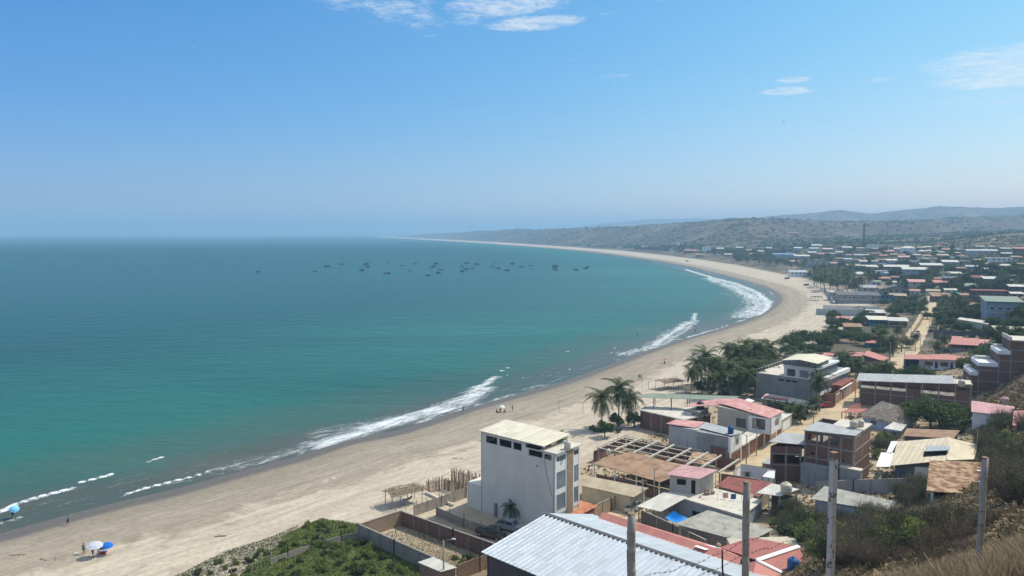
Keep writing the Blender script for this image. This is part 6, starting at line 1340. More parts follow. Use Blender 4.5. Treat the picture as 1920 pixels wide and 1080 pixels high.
# ---------------------------------------------------------------- vehicles
mat('tyre',(.02,.02,.02));mat('car_red',(.30,.02,.025),rough=.3,spec=.5,var=.05);mat('car_black',(.02,.022,.028),rough=.25,spec=.6,var=.05);mat('car_silver',(.45,.47,.48),rough=.3,metal=.5,var=.05);mat('car_white',(.72,.72,.71),rough=.35,var=.04);mat('car_maroon',(.16,.03,.035),rough=.35,var=.05);mat('lamp_glass',(.6,.6,.58),rough=.1);mat('lamp_red',(.4,.02,.02),rough=.2)
def loft(mb,prof,w0,w1):
    """closed side profile (x,z) with half width depending on z"""
    n=len(prof);zm=max(p[1] for p in prof);z0=min(p[1] for p in prof);f=lambda z:w0+(w1-w0)*(z-z0)/(zm-z0)
    mb.add([(x,-f(z),z) for x,z in prof]+[(x,f(z),z) for x,z in prof],[tuple(range(n)),tuple(range(n,2*n))[::-1]]+[(i,n+i,n+(i+1)%n,(i+1)%n) for i in range(n)]);return mb
def car(px,py,kind,m,rz,label,loc=None):
    x,y,z=G(px,py) if loc is None else loc;o=empty('pickup_truck' if kind=='pickup' else 'car',label,'pickup truck' if kind=='pickup' else 'car',(x,y,z+.08),rz)
    if kind=='pickup':
        body=[(-2.6,.45),(-2.65,.95),(-2.6,1.05),(-.75,1.05),(1.0,1.08),(2.3,1.0),(2.6,.85),(2.65,.5),(2.3,.4),(-2.2,.4)];cab=[(-.75,1.05),(-.55,1.72),(.45,1.75),(1.15,1.08)];gl=[(-.66,1.12),(-.5,1.64),(.40,1.67),(.98,1.12)];wx=(-1.65,1.7);wr=.38
    else:
        body=[(-2.1,.4),(-2.15,.8),(-2.05,.98),(-1.5,1.0),(1.0,.95),(1.9,.82),(2.1,.65),(2.1,.4),(1.8,.3),(-1.8,.3)];cab=[(-1.75,.99),(-1.25,1.45),(.15,1.48),(1.0,.95)];gl=[(-1.55,1.03),(-1.17,1.38),(.10,1.41),(.86,1.0)];wx=(-1.3,1.3);wr=.32
    b=loft(MB(),body,.90,.84).build('body',Mt[m],o);loft(MB(),cab,.84,.66).build('cabin',Mt[m],o)
    for s in (-1,1):
        zz=lambda z:.84+(.66-.84)*(z-cab[0][1])/(max(c[1] for c in cab)-cab[0][1])
        MB().add([(px_,s*(zz(pz)+.008),pz) for px_,pz in gl]+[(px_,s*(zz(pz)-.03),pz) for px_,pz in gl],[(0,1,2,3),(7,6,5,4),(0,4,5,1),(1,5,6,2),(2,6,7,3),(3,7,4,0)]).build('side_window',Mt['glass'],o)
    for i,(p,q) in enumerate(((cab[3],cab[2]),(cab[0],cab[1]))):
        s=1 if i==0 else -1;P0=[(p[0]*.92+q[0]*.08+s*.015,p[1]*.92+q[1]*.08+.01),(p[0]*.1+q[0]*.9+s*.015,p[1]*.1+q[1]*.9+.01)]
        MB().hexa([(P0[0][0]-s*.04,-.72,P0[0][1]-.02),(P0[0][0],-.72,P0[0][1]),(P0[0][0],.72,P0[0][1]),(P0[0][0]-s*.04,.72,P0[0][1]-.02)],[(P0[1][0]-s*.04,-.60,P0[1][1]-.02),(P0[1][0],-.60,P0[1][1]),(P0[1][0],.60,P0[1][1]),(P0[1][0]-s*.04,.60,P0[1][1]-.02)]).build('windscreen' if i==0 else 'rear_window',Mt['glass'],o)
    for wx_ in wx:
        for s in (-1,1):
            w=MB().lathe([(wr*.9,-.11),(wr,-.08),(wr,.08),(wr*.9,.11)],n=14).build('tyre',Mt['tyre'],o,True);w.rotation_euler=(R(90),0,0);w.location=(wx_,s*.82,wr-.02)
            r_=MB().lathe([(wr*.55,-.12),(wr*.6,0),(wr*.55,.12)],n=10).build('rim',Mt['steel'],w)
    fx=body[6][0]-.02;zl=.78 if kind=='pickup' else .66
    for s in (-1,1):
        MB().box(fx-.06,fx+.04,s*.62-.16,s*.62+.16,zl-.08,zl+.07).build('headlight',Mt['lamp_glass'],o);MB().box(body[1][0]-.02,body[1][0]+.05,s*.70-.1,s*.70+.1,zl,zl+.18).build('tail_light',Mt['lamp_red'],o)
    MB().box(fx-.02,fx+.05,-.8,.8,.42,.56).build('bumper',Mt['dark_metal'],o)
    if kind=='pickup': MB().box(-2.5,-.85,-.72,.72,1.0,1.056).build('cargo_bed',Mt['dark_metal'],o)
    return o
car(921,1008,'pickup','car_black',R(-35),'black pickup truck parked in the walled lot');car(958,995,'pickup','car_silver',R(-30),'silver pickup truck parked behind the black one in the lot')
car(1190,957,'pickup','car_silver',R(55),'grey pickup truck parked at the timber doors of the tan wall')
car(1550,764,'car','car_red',R(195),'dark red car parked on the sandy street under the palms')
car(1721,627,'pickup','car_white',R(60),'white pickup truck on the straight street');car(1745,622,'car','car_maroon',R(62),'maroon car parked at the right side of the straight street');car(1717,634,'car','car_black',R(40),'black car just behind the white pickup truck')
car(1752,592,'car','car_white',R(160),'white car half hidden by trees right of the street')
# ---------------------------------------------------------------- people
mat('skin',(.30,.165,.10),rough=.6,var=.06);mat('hair',(.015,.012,.010),rough=.6)
for n_,c_ in dict(cloth_blue=(.03,.12,.30),cloth_dark=(.03,.03,.045),cloth_green=(.06,.30,.12),cloth_red=(.42,.03,.03),cloth_white=(.65,.65,.63),cloth_pink=(.50,.18,.20)).items(): mat(n_,c_,var=.08)
def skel(pose):
    # joint: position, radius
    if pose=='sit':
        J=dict(p=((0,0,.16),.12),s=((-.05,0,.42),.11),c=((-.06,0,.60),.13),n=((-.03,0,.76),.05),h=((.0,0,.86),.085),t=((.01,0,.97),.075))
        for s,S in((-1,'l'),(1,'r')): J.update({S+'s':((-.05,s*.18,.66),.055),S+'e':((.02,s*.24,.42),.04),S+'w':((.20,s*.16,.36),.03),S+'f':((.27,s*.14,.36),.03),S+'h':((.06,s*.10,.14),.09),S+'k':((.42,s*.13,.38),.06),S+'a':((.62,s*.12,.07),.04),S+'o':((.76,s*.13,.04),.035)})
    else:
        w=.26 if pose=='walk' else .04;a=.22 if pose=='walk' else .03
        J=dict(p=((0,0,.93),.12),s=((0,0,1.13),.11),c=((.01,0,1.32),.135),n=((.02,0,1.49),.055),h=((.03,0,1.59),.085),t=((.03,0,1.70),.07))
        for s,S in((-1,'l'),(1,'r')): J.update({S+'s':((0,s*.19,1.40),.058),S+'e':((-.03+s*a*.4,s*.25,1.12),.042),S+'w':((.05+s*a,s*.25,.88),.032),S+'f':((.07+s*a*1.1,s*.25,.79),.034),S+'h':((0,s*.09,.86),.09),S+'k':((.05-s*w*.45,s*.10,.49),.062),S+'a':((-.02-s*w,s*.10,.09),.042),S+'o':((.14-s*w,s*.12,.035),.036)})
    if pose=='hold': J['re']=((.12,.24,1.25),.042);J['rw']=((.26,.14,1.40),.032);J['rf']=((.30,.11,1.46),.034)
    E=[('p','s'),('s','c'),('c','n'),('n','h'),('h','t')]+[(a,b) for S in 'lr' for a,b in (('c',S+'s'),(S+'s',S+'e'),(S+'e',S+'w'),(S+'w',S+'f'),('p',S+'h'),(S+'h',S+'k'),(S+'k',S+'a'),(S+'a',S+'o'))]
    return J,E
BODY={}
def body_mesh(pose):
    if pose in BODY: return BODY[pose]
    J,E=skel(pose);ks=list(J);me=bpy.data.meshes.new('person_skeleton');me.from_pydata([J[k][0] for k in ks],[(ks.index(a),ks.index(b)) for a,b in E],[]);me.update()
    o=bpy.data.objects.new('person_skeleton',me);col.objects.link(o);md=o.modifiers.new('Skin','SKIN');md.use_smooth_shade=True
    if not me.skin_vertices: 
        bpy.context.view_layer.objects.active=o
    for i,k in enumerate(ks): me.skin_vertices[0].data[i].radius=(J[k][1],J[k][1]);me.skin_vertices[0].data[i].use_root=(k=='p')
    o.modifiers.new('Sub','SUBSURF').levels=1
    dg=bpy.context.evaluated_depsgraph_get();m2=bpy.data.meshes.new_from_object(o.evaluated_get(dg));m2.name='person_body';m2.materials.clear();m2.materials.append(Mt['skin'])
    bpy.data.objects.remove(o);bpy.data.meshes.remove(me);BODY[pose]=(m2,J);return BODY[pose]
def person(px,py,pose,top,bottom,label,rz=0,sc=1.,loc=None,group=None,sink=0):
    x,y,z=G(px,py) if loc is None else loc
    if z<0: z=0
    m,J=body_mesh(pose);o=bpy.data.objects.new('person',m);col.objects.link(o);o.location=(x,y,z+.01-sink);o.rotation_euler=(0,0,rz);o.scale=(sc,)*3;tag(o,label,'person',group)
    h=J['t'][0];MB().lathe([(.075,-.05),(.098,.0),(.09,.06),(.045,.10)],(h[0]-.01,0,h[2]-.06),10).build('hair',Mt['hair'],o,True)
    pz=J['p'][0][2];cx=J['s'][0][0]
    if top:
        mb=MB().lathe([(.165,-.02),(.158,.2),(.185,.36),(.17,.45),(.08,.52)],(0,0,0),12);mb.v=[(v[0]*.80+cx*(v[2]+.2)*1.2,v[1]*1.18,v[2]+pz) for v in mb.v];mb.build('shirt',Mt[top],o,True)
    if bottom:
        if pose=='sit': mb=MB().tube([(-.02,0,.12),(.12,0,.16)],[.17,.15],10);[mb.tube([(.02,s*.1,.14),(.36,s*.13,.33)],[.105,.085],8) for s in (-1,1)]
        else: mb=MB().lathe([(.16,-.08),(.17,.02),(.155,.12)],(0,0,pz),12);[mb.tube([J[S+'h'][0],tuple(np.array(J[S+'h'][0])*.35+np.array(J[S+'k'][0])*.65)],[.115,.10],8) for S in 'lr']
        mb.build('shorts',Mt[bottom],o,True)
    return o
person(128,985,'walk','cloth_blue','cloth_dark','person in blue shirt walking alone near the waterline',R(200))
person(157,1039,'stand',None,'cloth_green','bare chested person in green shorts left of the pale umbrella',R(80))
person(174,1044,'stand','cloth_pink','cloth_dark','person in pink top standing under the pale umbrella',R(20));person(184,1036,'stand','cloth_dark','cloth_dark','person in dark clothes in the shade between the two umbrellas',R(-60))
person(24,974,'hold','cloth_dark','cloth_dark','person in dark clothes wading with a light blue umbrella',R(-20))
person(868,772,'walk','cloth_dark','cloth_dark','dark figure walking at the foam edge',R(30));person(961,771,'stand','cloth_dark','cloth_dark','dark figure standing right of the white beach umbrella',R(180))
person(931,773,'sit','cloth_red','cloth_dark','person in red sitting left of the white beach umbrella',R(-30));person(938,771,'sit','cloth_dark','cloth_dark','person in dark top sitting under the white beach umbrella',R(-90));person(947,773,'sit','cloth_pink','cloth_dark','person in pink sitting right beside the white beach umbrella',R(-150))
person(1198,711,'walk','cloth_dark','cloth_dark','left person of the walking couple on the sand',R(-100));person(1202,711,'walk','cloth_pink','cloth_dark','right person of the couple walking on the sand, in pink',R(-100))
person(1246,681,'sit','cloth_dark','cloth_dark','person sitting under the small pink beach umbrella',R(-90));person(1300,671,'stand','cloth_blue','cloth_dark','person standing beside the blue beach umbrella',R(-90));person(1304,624,'walk','cloth_dark','cloth_dark','distant walker at the water edge near the second breaker',R(60))
person(1394,534,'stand','cloth_dark','cloth_dark','distant bather in the wash of the far breaker',0);person(1421,539,'stand','cloth_red','cloth_dark','distant bather in red near the far waterline',0)
for a,b,lb in ((1195,629,'bather in the sea before the second breaker'),(1241,617,'left bather beside the second breaker'),(1247,616,'right bather beside the second breaker')): person(a,b,'stand',None,'cloth_dark',lb,.5,loc=PZ(a,b,0),sink=.75)
mat('umb_pale',(.50,.50,.56),var=.05);mat('umb_blue',(.01,.15,.55),var=.08);mat('umb_light',(.22,.55,.80),var=.05);mat('umb_white',(.7,.7,.7),var=.05)
def umbrella(px,py,w,m,label,h=2.1,tilt=.15,loc=None,rz=0,zoff=0):
    x,y,z=G(px,py) if loc is None else loc;z=max(z,0)+zoff;o=empty('beach_umbrella',label,'beach umbrella',(x,y,z),rz);r=w/2*y/FPX
    MB().tube([(0,0,-.3 if not zoff else 0),(0,0,h)],.022,6).build('pole',Mt['steel'],o)
    n=8;ring=lambda rr,zz:[(rr*math.cos(2*math.pi*k/n)+tilt*0,rr*math.sin(2*math.pi*k/n),zz) for k in range(n)]
    V=[(0,0,h+.02)]+ring(r*.55,h-.12)+ring(r,h-.42);F=[(0,1+k,1+(k+1)%n) for k in range(n)]+[(1+k,1+n+k,1+n+(k+1)%n,1+(k+1)%n) for k in range(n)]
    nv=len(V);V+=[(a,b,c-.02) for a,b,c in V];F+=[tuple(i+nv for i in f[::-1]) for f in F];F+=[(1+n+k,1+n+nv+k,1+n+nv+(k+1)%n,1+n+(k+1)%n) for k in range(n)]
    c=MB();c.add(V,F);cc=c.build('canopy',Mt[m],o);cc.rotation_euler=(tilt,tilt,0)
    mb=MB();[mb.tube([(0,0,h-.05),(r*.9*math.cos(2*math.pi*k/n),r*.9*math.sin(2*math.pi*k/n),h-.42)],.008,3) for k in range(n)];rb=mb.build('ribs',Mt['steel'],o);rb.rotation_euler=(tilt,tilt,0);return o
umbrella(177,1043,31,'umb_pale','large pale lilac beach umbrella on the near sand',2.3);umbrella(200,1038,22,'umb_blue','bright blue beach umbrella touching the pale one',1.9,.2)
x,y,z=G(24,974);umbrella(25,974,18,'umb_light','light blue umbrella held by the person wading',.75,.45,loc=(x+.3*math.cos(R(-20))+.04,y+.0,max(z,0)),zoff=1.42)
umbrella(940,772,12,'umb_white','white beach umbrella over the seated group in mid beach',1.9);umbrella(1247,681,9,'cloth_pink','small pink beach umbrella before the palm clump',2.0);umbrella(1302,671,8,'umb_blue','little blue beach umbrella near the palms',1.8)
def boxy(name,lb,cat,px,py,s,m,lid=None):
    x,y,z=G(px,py);o=empty(name,lb,cat,(x,y,z),.4);MB().hexa([(-s,-s*.6,0),(s,-s*.6,0),(s,s*.6,0),(-s,s*.6,0)],[(-s*1.1,-s*.7,s*1.1),(s*1.1,-s*.7,s*1.1),(s*1.1,s*.7,s*1.1),(-s*1.1,s*.7,s*1.1)]).build('body',Mt[m],o);MB().box(-s*1.15,s*1.15,-s*.75,s*.75,s*1.1+.002,s*1.3).build('lid',Mt[lid or m],o)
boxy('cool_box','red cool box under the bright blue umbrella','cool box',193,1038,.38,'cloth_red','umb_white');boxy('cool_box','white bucket like box left of the pale umbrella','cool box',143,1040,.22,'umb_white')
for k,(a,b,lb) in enumerate(((188,1037,'left folding beach chair under the bright blue umbrella'),(197,1036,'right folding beach chair under the bright blue umbrella'))):
    x,y,z=G(a,b);o=empty('beach_chair',lb,'beach chair',(x,y,z),k*.7);MB().box(-.25,.25,-.25,.25,.28,.33).build('seat',Mt['cloth_blue'],o);MB().hexa([(-.25,.22,.3),(.25,.22,.3),(.25,.27,.3),(-.25,.27,.3)],[(-.25,.42,.9),(.25,.42,.9),(.25,.47,.9),(-.25,.47,.9)]).build('backrest',Mt['cloth_blue'],o)
    for sx in (-.22,.22): MB().tube([(sx,-.25,0),(sx,.3,.5)],.014,5).build('leg',Mt['steel'],o);MB().tube([(sx,.3,0),(sx,-.22,.34)],.014,5).build('leg',Mt['steel'],o)
# driftwood and weed heaps
rs=np.random.RandomState(4)
for k,(a,b,w,lb) in enumerate(((82,1050,2.4,'dark line of washed up weed left of the umbrellas'),(36,1041,.9,'small dark weed clump at the left edge of the sand'),(1161,716,1.6,'dark log lying on the sand below the couple'),(856,860,1.2,'dark driftwood scrap near the white house'),(410,1006,.5,'tiny dark scrap on the pale sand'))):
    x,y,z=G(a,b);mb=MB()
    for j in range(14):
        p=rs.randn(2)*[w*.5,.18];mb.tube([(p[0],p[1],.02),(p[0]+rs.randn()*.4,p[1]+rs.randn()*.12,.06+.1*rs.rand())],[.05,.03],4)
    mb.build('driftwood',Mt['wood'],None,label=lb,cat='driftwood').location=(x,y,z)
# ---------------------------------------------------------------- boats
for n_,c_ in dict(hull_blue=(.015,.05,.11),hull_dark=(.015,.02,.025),hull_teal=(.015,.08,.11),hull_white=(.5,.52,.52),hull_green=(.05,.16,.12)).items(): mat(n_,c_,var=.12,sc=1.)
def boat(px,py,w,kind,m,label,rz,loc=None,beached=False):
    x,y,z=PZ(px,py,0) if loc is None else loc;L=w*math.hypot(x,y)/FPX;L=max(L*1.12,5.);B=L*.17;o=empty('fishing_boat',label,'boat',(x,y,z),rz)
    st=[];n=9
    for i in range(n):
        t=i/(n-1);xx=-L/2+L*t;bw=B*(1-.9*max(0,(t-.5)*2)**2.2)*(.82+.18*min(1,t*4));sh=1.15+.75*max(0,t-.45)**1.5*2.2+.10*(1-t);sh*=L/8
        st.append([(xx,-bw,sh),(xx+L*.02*t,-bw*.72,-.10),(xx,0,-.38),(xx+L*.02*t,bw*.72,-.10),(xx,bw,sh)])
    V=[p for s in st for p in s];F=[]
    for i in range(n-1):
        for k in range(4): a=i*5+k;F.append((a,a+1,a+6,a+5))
    F.append((4,3,2,1,0));F.append(tuple((n-1)*5+k for k in range(5)));F+=[(i*5,(i+1)*5,(i+1)*5+4,i*5+4) for i in range(n-1)]
    V2=[(a,b,c-(.12 if abs(b)>B*.3 and 0 else 0)) for a,b,c in V];mb=MB();mb.add(V2,F);mb.build('hull',Mt[m],o)
    rl=MB();[rl.tube([(s[k][0],s[k][1],s[k][2]+.04) for s in st],.06,4) for k in (0,4)];rl.build('gunwale',Mt['hull_dark' if len(label)%3 else 'hull_white'],o)
    hd=1.1*L/8
    if kind in 'cC': MB().hexa([(-L*.32,-B*.6,hd),(-L*.05,-B*.6,hd),(-L*.05,B*.6,hd),(-L*.32,B*.6,hd)],[(-L*.30,-B*.55,hd+1.5),(-L*.08,-B*.55,hd+1.5),(-L*.08,B*.55,hd+1.5),(-L*.30,B*.55,hd+1.5)]).build('cabin',Mt['hull_white' if kind=='C' else m],o);MB().box(-L*.34,-L*.03,-B*.7,B*.7,hd+1.502,hd+1.62).build('cabin_roof',Mt['hull_dark'],o)
    if kind in 'mMC' or kind=='c':
        h=L*(.55 if kind in 'cC' else .62);MB().tube([(L*.02,0,hd-.2),(L*.02,0,hd+h)],[.09,.05],5).build('mast',Mt['hull_dark'],o)
        if kind!='M': MB().tube([(L*.02,0,hd+.8),(-L*.36,0,hd+1.7)],.06,4).build('boom',Mt['hull_dark'],o)
    if kind=='o': [MB().box(L*f-.12,L*f+.12,-B*.9,B*.9,hd-.05,hd+.04).build('thwart',Mt['wood'],o) for f in (-.22,.05)]
    return o
b1=[(145,430,5),(255,384,10),(383,364,7),(568,419,8),(607,371,8),(615,359,7),(622,389,7),(792,445,11),(812,349,4),(928,377,6),(1001,425,5),(1052,360,5),(1163,464,9),(1200,392,8),(1218,378,8),(1240,359,8),(1256,441,8),(1278,411,9)]
b2=[(205,203,8.6),(157,237,7),(197,271,8),(160,297,6),(275,261,7.5),(328,216,9.5),(503,238,6),(528,202,6.5),(572,262,8),(665,284,9),(727,212,8),(827,245,8),(929,230,6),(1205,236,10),(1203,254,8),(1208,279,9),(1437,278,9),(1544,263,9),(1572,247,6.5)]
BT=[(484,510,6)]+[(560+a/4.8,420+b/4.8,w) for a,b,w in b1]+[(840+a/6,460+b/6,w) for a,b,w in b2]
kinds='oooocccmomomoommccooCococmoCMcomCooMCm'
hulls=['hull_dark','hull_blue','hull_dark','hull_teal','hull_dark','hull_blue','hull_green']
BL=['lone open boat farthest left of the fleet','small boat left of the long open boats','long low open boat on the left of the fleet','open boat right of the leftmost long one','open boat below the left cluster of three','lower right boat of the left cluster','top boat of the left cluster of three','cabin boat at the bottom of the left cluster','long open boat nearest the camera on the left','tiny masted boat high left of centre','masted boat right of the tiny one','small cabin boat near the middle of the fleet','tiny boat with thin mast above the middle','open boat lowest in the middle of the fleet','left open boat of the middle cluster','middle open boat of the middle cluster','dark boat topmost in the middle cluster','open boat lowest in the middle cluster','masted boat right of the middle cluster','masted boat at top left of the centre group','little open boat left in the centre group','dark cabin boat in the centre group','small boat lowest in the centre group','cabin boat right in the centre group','long low boat right of the centre group','small dark boat between two masted boats','masted boat highest in the right centre group','cabin boat just below the high masted one','long open boat lowest in the right centre group','stout dark boat with high stern','teal open boat right of the stout dark boat','small masted boat right of the teal one','long masted boat above two open boats','middle boat stacked below the long masted boat','lower open boat stacked below the long masted boat','sail boat with tall mast near the right end','cabin boat at the right end of the fleet','small masted boat farthest right']
for i,(a,b,w) in enumerate(BT): boat(a,b,w,kinds[i],hulls[i%7],'dark '*0+BL[i],R((-8,6,172,-15,185,3,168)[i%7]))
for i,(a,b,w,lb) in enumerate(((1476,523,9,'dark boat pulled up on the sand by the white beach house'),(1512,535,9,'dark reddish boat on the sand under the tall palms'),(1288,490,5,'tiny boat on the far sand'))):
    boat(a,b,w,'o','hull_dark' if i!=1 else 'car_maroon',lb,R(20),loc=tuple(np.array(G(a,b))+[0,0,.35]))
# ---------------------------------------------------------------- birds
mat('feather',(.02,.02,.022))
def bird(px,py,w,label,roll=0.,rz=0.):
    D=2.2*FPX/w;x,y,z=PD(px,py,D);o=empty('sea_bird',label,'bird',(x,y,z),rz,'dark sea birds soaring over the bay');o.rotation_euler=(roll,.1,rz)
    MB().tube([(-0.1,-.55,0),(0,-.25,.02),(0,.1,.03),(0,.38,.02),(0,.55,0)],[.02,.09,.10,.06,.02],6).build('body',Mt['feather'],o,True)
    for s in (-1,1):
        p=[(0,.12,.05),(s*.35,.2,.22),(s*.75,.06,.20),(s*1.1,-.18,.05)];q=[(0,-.15,.05),(s*.35,-.06,.2),(s*.75,-.10,.19),(s*1.1,-.2,.045)]
        mb=MB()
        for i in range(3): mb.hexa([p[i],p[i+1],q[i+1],q[i]],[(a,b,c+.015) for a,b,c in (p[i],p[i+1],q[i+1],q[i])])
        mb.build('wing',Mt['feather'],o)
for i,(a,b,w,lb) in enumerate(((363,76,11,'dark bird soaring high at upper left'),(375,270,6,'dark bird below the high one at left'),(746,291,7,'dark bird gliding over the open sea'),(1092,95,5,'dark bird under the thin top cloud'),(1140,156,9,'dark bird under a small cloud wisp'),(1470,228,7,'dark bird below the twin small clouds'),(1556,230,6,'dark bird right of the one below the clouds'),(1534,174,5,'dark bird right of the twin small clouds'),(1325,343,6,'dark bird low above the coast hills'),(1664,370,6,'dark bird just above the right ridge'),(1137,376,5,'dark bird low over the far headland'),(1555,12,5,'dark bird at the top edge of the sky'),(1525,341,4,'tiny bird over the middle ridge'),(1333,175,4,'tiny bird left of the twin small clouds'))): bird(a,b,w,lb,(.3,-.2,.5)[i%3],i*.7)
# ---------------------------------------------------------------- trees and shrubs
TI=[0]
def tree(kind,px,py,label,sc=1.,group=None,n=3,rz=None):
    TI[0]+=1;k=kind if kind+'0' not in PROTO else '%s%d'%(kind,TI[0]%sum((kind+str(j)) in PROTO for j in range(3)))
    return put_tree(k,tuple(np.array(G(px,py))-[0,0,.05]),label,group,sc,rz,cat={'p':'palm','b':'bush','d':'bush','m':'bush'}.get(kind[0],'tree') if kind not in('bright','baretree','youngpalm','farpalm') else {'bright':'bush','baretree':'tree'}.get(kind,'palm'))
def inpoly(x,y,pl):
    c=False;j=len(pl)-1
    for i in range(len(pl)):
        if (pl[i][1]>y)!=(pl[j][1]>y) and x<(pl[j][0]-pl[i][0])*(y-pl[i][1])/(pl[j][1]-pl[i][1])+pl[i][0]: c=not c
        j=i
    return c
def scatter(kinds,poly,n,label,group,sc=(.8,1.2),gap=3.,seed=1,avoid=True,minD=30,marks=None):
    rs=random.Random(seed);xs=[p[0] for p in poly];ys=[p[1] for p in poly];pts=[];tr=0
    while len(pts)<n and tr<n*25:
        tr+=1;a=rs.uniform(min(xs),max(xs));b=rs.uniform(min(ys),max(ys))
        if not inpoly(a,b,poly): continue
        g=G(a,b)
        if any((g[0]-p[0])**2+(g[1]-p[1])**2<gap*gap for p in pts): continue
        if avoid and any(abs(a-h[0])<h[2]*.5+2 and h[1]+h[3]*.3-2<b<h[1]+h[3]+6 for h in HS): continue
        if g[1]<minD: continue
        pts.append(g);k=rs.choice(kinds);lb_=label if not marks else label+' '+min(marks,key=lambda m:abs(m[0]-a)+abs(m[1]-b)*1.5)[2];nn=sum((k+str(j)) in PROTO for j in range(3));put_tree('%s%d'%(k,rs.randrange(nn)),(g[0],g[1],g[2]-.05),lb_,group,rs.uniform(*sc),cat='palm' if 'palm' in k else ('bush' if 'bush' in k else 'tree'))
# palms one can tell apart
for a,b,s,lb in ((1128,806,1.25,'coconut palm leftmost of the pair by the beam frame'),(1160,799,1.35,'taller coconut palm beside the brick hall wall'),(1178,796,1.2,'coconut palm touching the green canopy edge'),(1050,868,.78,'palm peeping over the roof of the tall white house'),
    (1536,772,1.15,'big coconut palm before the corner of the glazed house'),(1525,780,.75,'short palm next to the taller timber pole'),(1500,792,.6,'small palm in the garden beside the pink roofed house'),(1480,797,.6,'low palm between the pink roof and the flat annex'),(1455,782,.6,'low palm behind the long faded pink roof'),
    (1588,706,.95,'coconut palm in the garden right behind the glazed house'),(1604,712,.9,'coconut palm between the glazed house and the pink gable'),(1631,722,.95,'coconut palm in front of the pink gabled house'),(1664,722,.95,'coconut palm by the white gable end'),(1575,700,.85,'coconut palm at the corner of the cream roof'),
    (1668,676,1.25,'tall coconut palm behind the pink gabled house'),(1650,662,1.2,'tall coconut palm beside the orange kiosk'),(1683,645,.9,'coconut palm beside the bare grey tree'),(1755,668,.85,'left palm behind the white motel'),(1768,664,.85,'right palm behind the white motel'),(1716,655,.7,'ragged palm at the street side'),
    (1500,690,.9,'coconut palm in the sunny garden above the cream roof'),(1516,686,.8,'coconut palm right in the sunny garden'),(1487,698,.9,'coconut palm left in the sunny garden'),(1735,545,.8,'palm at the end of the straight street'),(1712,600,.8,'palm left of the straight street'),(1716,585,.8,'palm above the parked cars on the left of the street')): tree('palm',a,b,lb,s)
for i,(a,b,s) in enumerate(((1308,726,1.2),(1322,722,1.35),(1338,737,1.1),(1352,729,1.15),(1366,740,1.2),(1380,724,1.3),(1392,737,1.15),(1403,728,1.25),(1415,741,1.1),(1428,731,1.2),(1385,700,1.1),(1397,698,1.15),(1411,706,1.35),(1426,702,1.2),(1440,714,1.3),(1452,724,1.0),(1374,694,.95),(1363,694,.95),(1348,748,1.0),(1330,750,.9),(1402,754,1.0),(1452,702,1.0),(1296,735,.85),(1418,722,1.4),(1345,715,1.0),(1378,752,.9))): tree('palm',a,b,'coconut palm '+('at the beach edge of the clump' if a<1345 else 'in the middle of the clump' if a<1400 else 'of the clump touching the glazed house'),s*1.12,'palms of the clump by the glazed house')
tree('youngpalm',957,981,'little young palm growing against the tall white wall',1.2);tree('youngpalm',1049,972,'young palm in front of the white house facade',1.35);tree('youngpalm',1400,900,'small plant against the white yard wall',.55)
for a,b,k,s,lb in ((1482,655,'algarrobo',1.25,'broad green tree at the left end of the belt behind the beach'),(1502,648,'algarrobo',1.2,'broad green tree second from the left of the belt'),(1524,646,'algarrobo',1.1,'broad green tree in the middle of the belt behind the beach'),(1545,652,'algarrobo',1.05,'broad green tree right of the belt middle'),(1478,668,'algarrobo',.9,'lower broad tree at the front of the belt'),(1512,668,'algarrobo',1.0,'lower dark tree in front of the belt middle'),(1540,668,'algarrobo',.8,'small broad tree in front of the belt right part'),
    (1570,640,'algarrobo',1.0,'light green spreading tree at the right of the belt'),(1596,643,'algarrobo',1.05,'light green spreading tree beside the low brown roof'),(1622,648,'algarrobo',1.0,'light green spreading tree before the orange kiosk'),(1676,592,'algarrobo',1.25,'large dark round tree by the compound walls'),(1690,586,'algarrobo',1.1,'right half of the large dark round tree pair'),
    (1745,806,'algarrobo',1.5,'very broad green tree over the long rusty shed'),(1772,800,'algarrobo',1.15,'broad green tree right of the very broad one'),(1805,792,'algarrobo',.9,'smaller green tree before the open brick building end'),(1722,718,'algarrobo',1.1,'pale green spreading tree behind the grey metal roof'),(1700,714,'algarrobo',.7,'small pale green tree left of the spreading one'),
    (1826,704,'algarrobo',1.15,'dark tree left of the stepped white terraces'),(1850,694,'algarrobo',1.15,'dark tree above the stepped white terraces'),(1866,676,'algarrobo',.9,'dark tree high behind the stepped terraces'),(1690,660,'baretree',1.9,'bare grey brown tree at the street corner'),(1675,668,'baretree',1.4,'smaller bare tree left of the street corner'),(1600,562,'round',1.1,'round green tree before the dark roofed hall'),(1578,562,'round',1.2,'round green tree at the left end of the dark hall'),(1648,566,'round',1.1,'round green tree at the right end of the dark hall'),(1822,604,'round',1.35,'big rounded tree below the brown gabled cottage'),(1840,606,'round',1.2,'big rounded tree right of the one below the cottage'),(1905,606,'round',1.6,'big rounded tree at the right edge before the blue grey house')): tree(k,a,b,lb,s)
scatter(['farpalm'],[(1515,518),(1560,512),(1625,520),(1638,548),(1600,552),(1560,556),(1535,548),(1520,535)],62,'tall coconut palm','palms of the dark grove',(1.2,1.6),4.0,3,True,30,[(1530,530,'at the beach edge of the dark grove'),(1575,520,'in the middle of the dark grove'),(1625,530,'at the inland end of the dark grove'),(1575,550,'in front of the dark roofed hall')])
scatter(['farpalm'],[(1376,496),(1420,498),(1475,508),(1512,508),(1515,500),(1440,490),(1380,484)],48,'coconut palm','palms lining the far beach',(1.0,1.4),5.,5,True,30,[(1395,492,'at the left end of the line behind the far beach'),(1440,498,'in the middle of the line behind the far beach'),(1495,506,'beside the white beach house')])
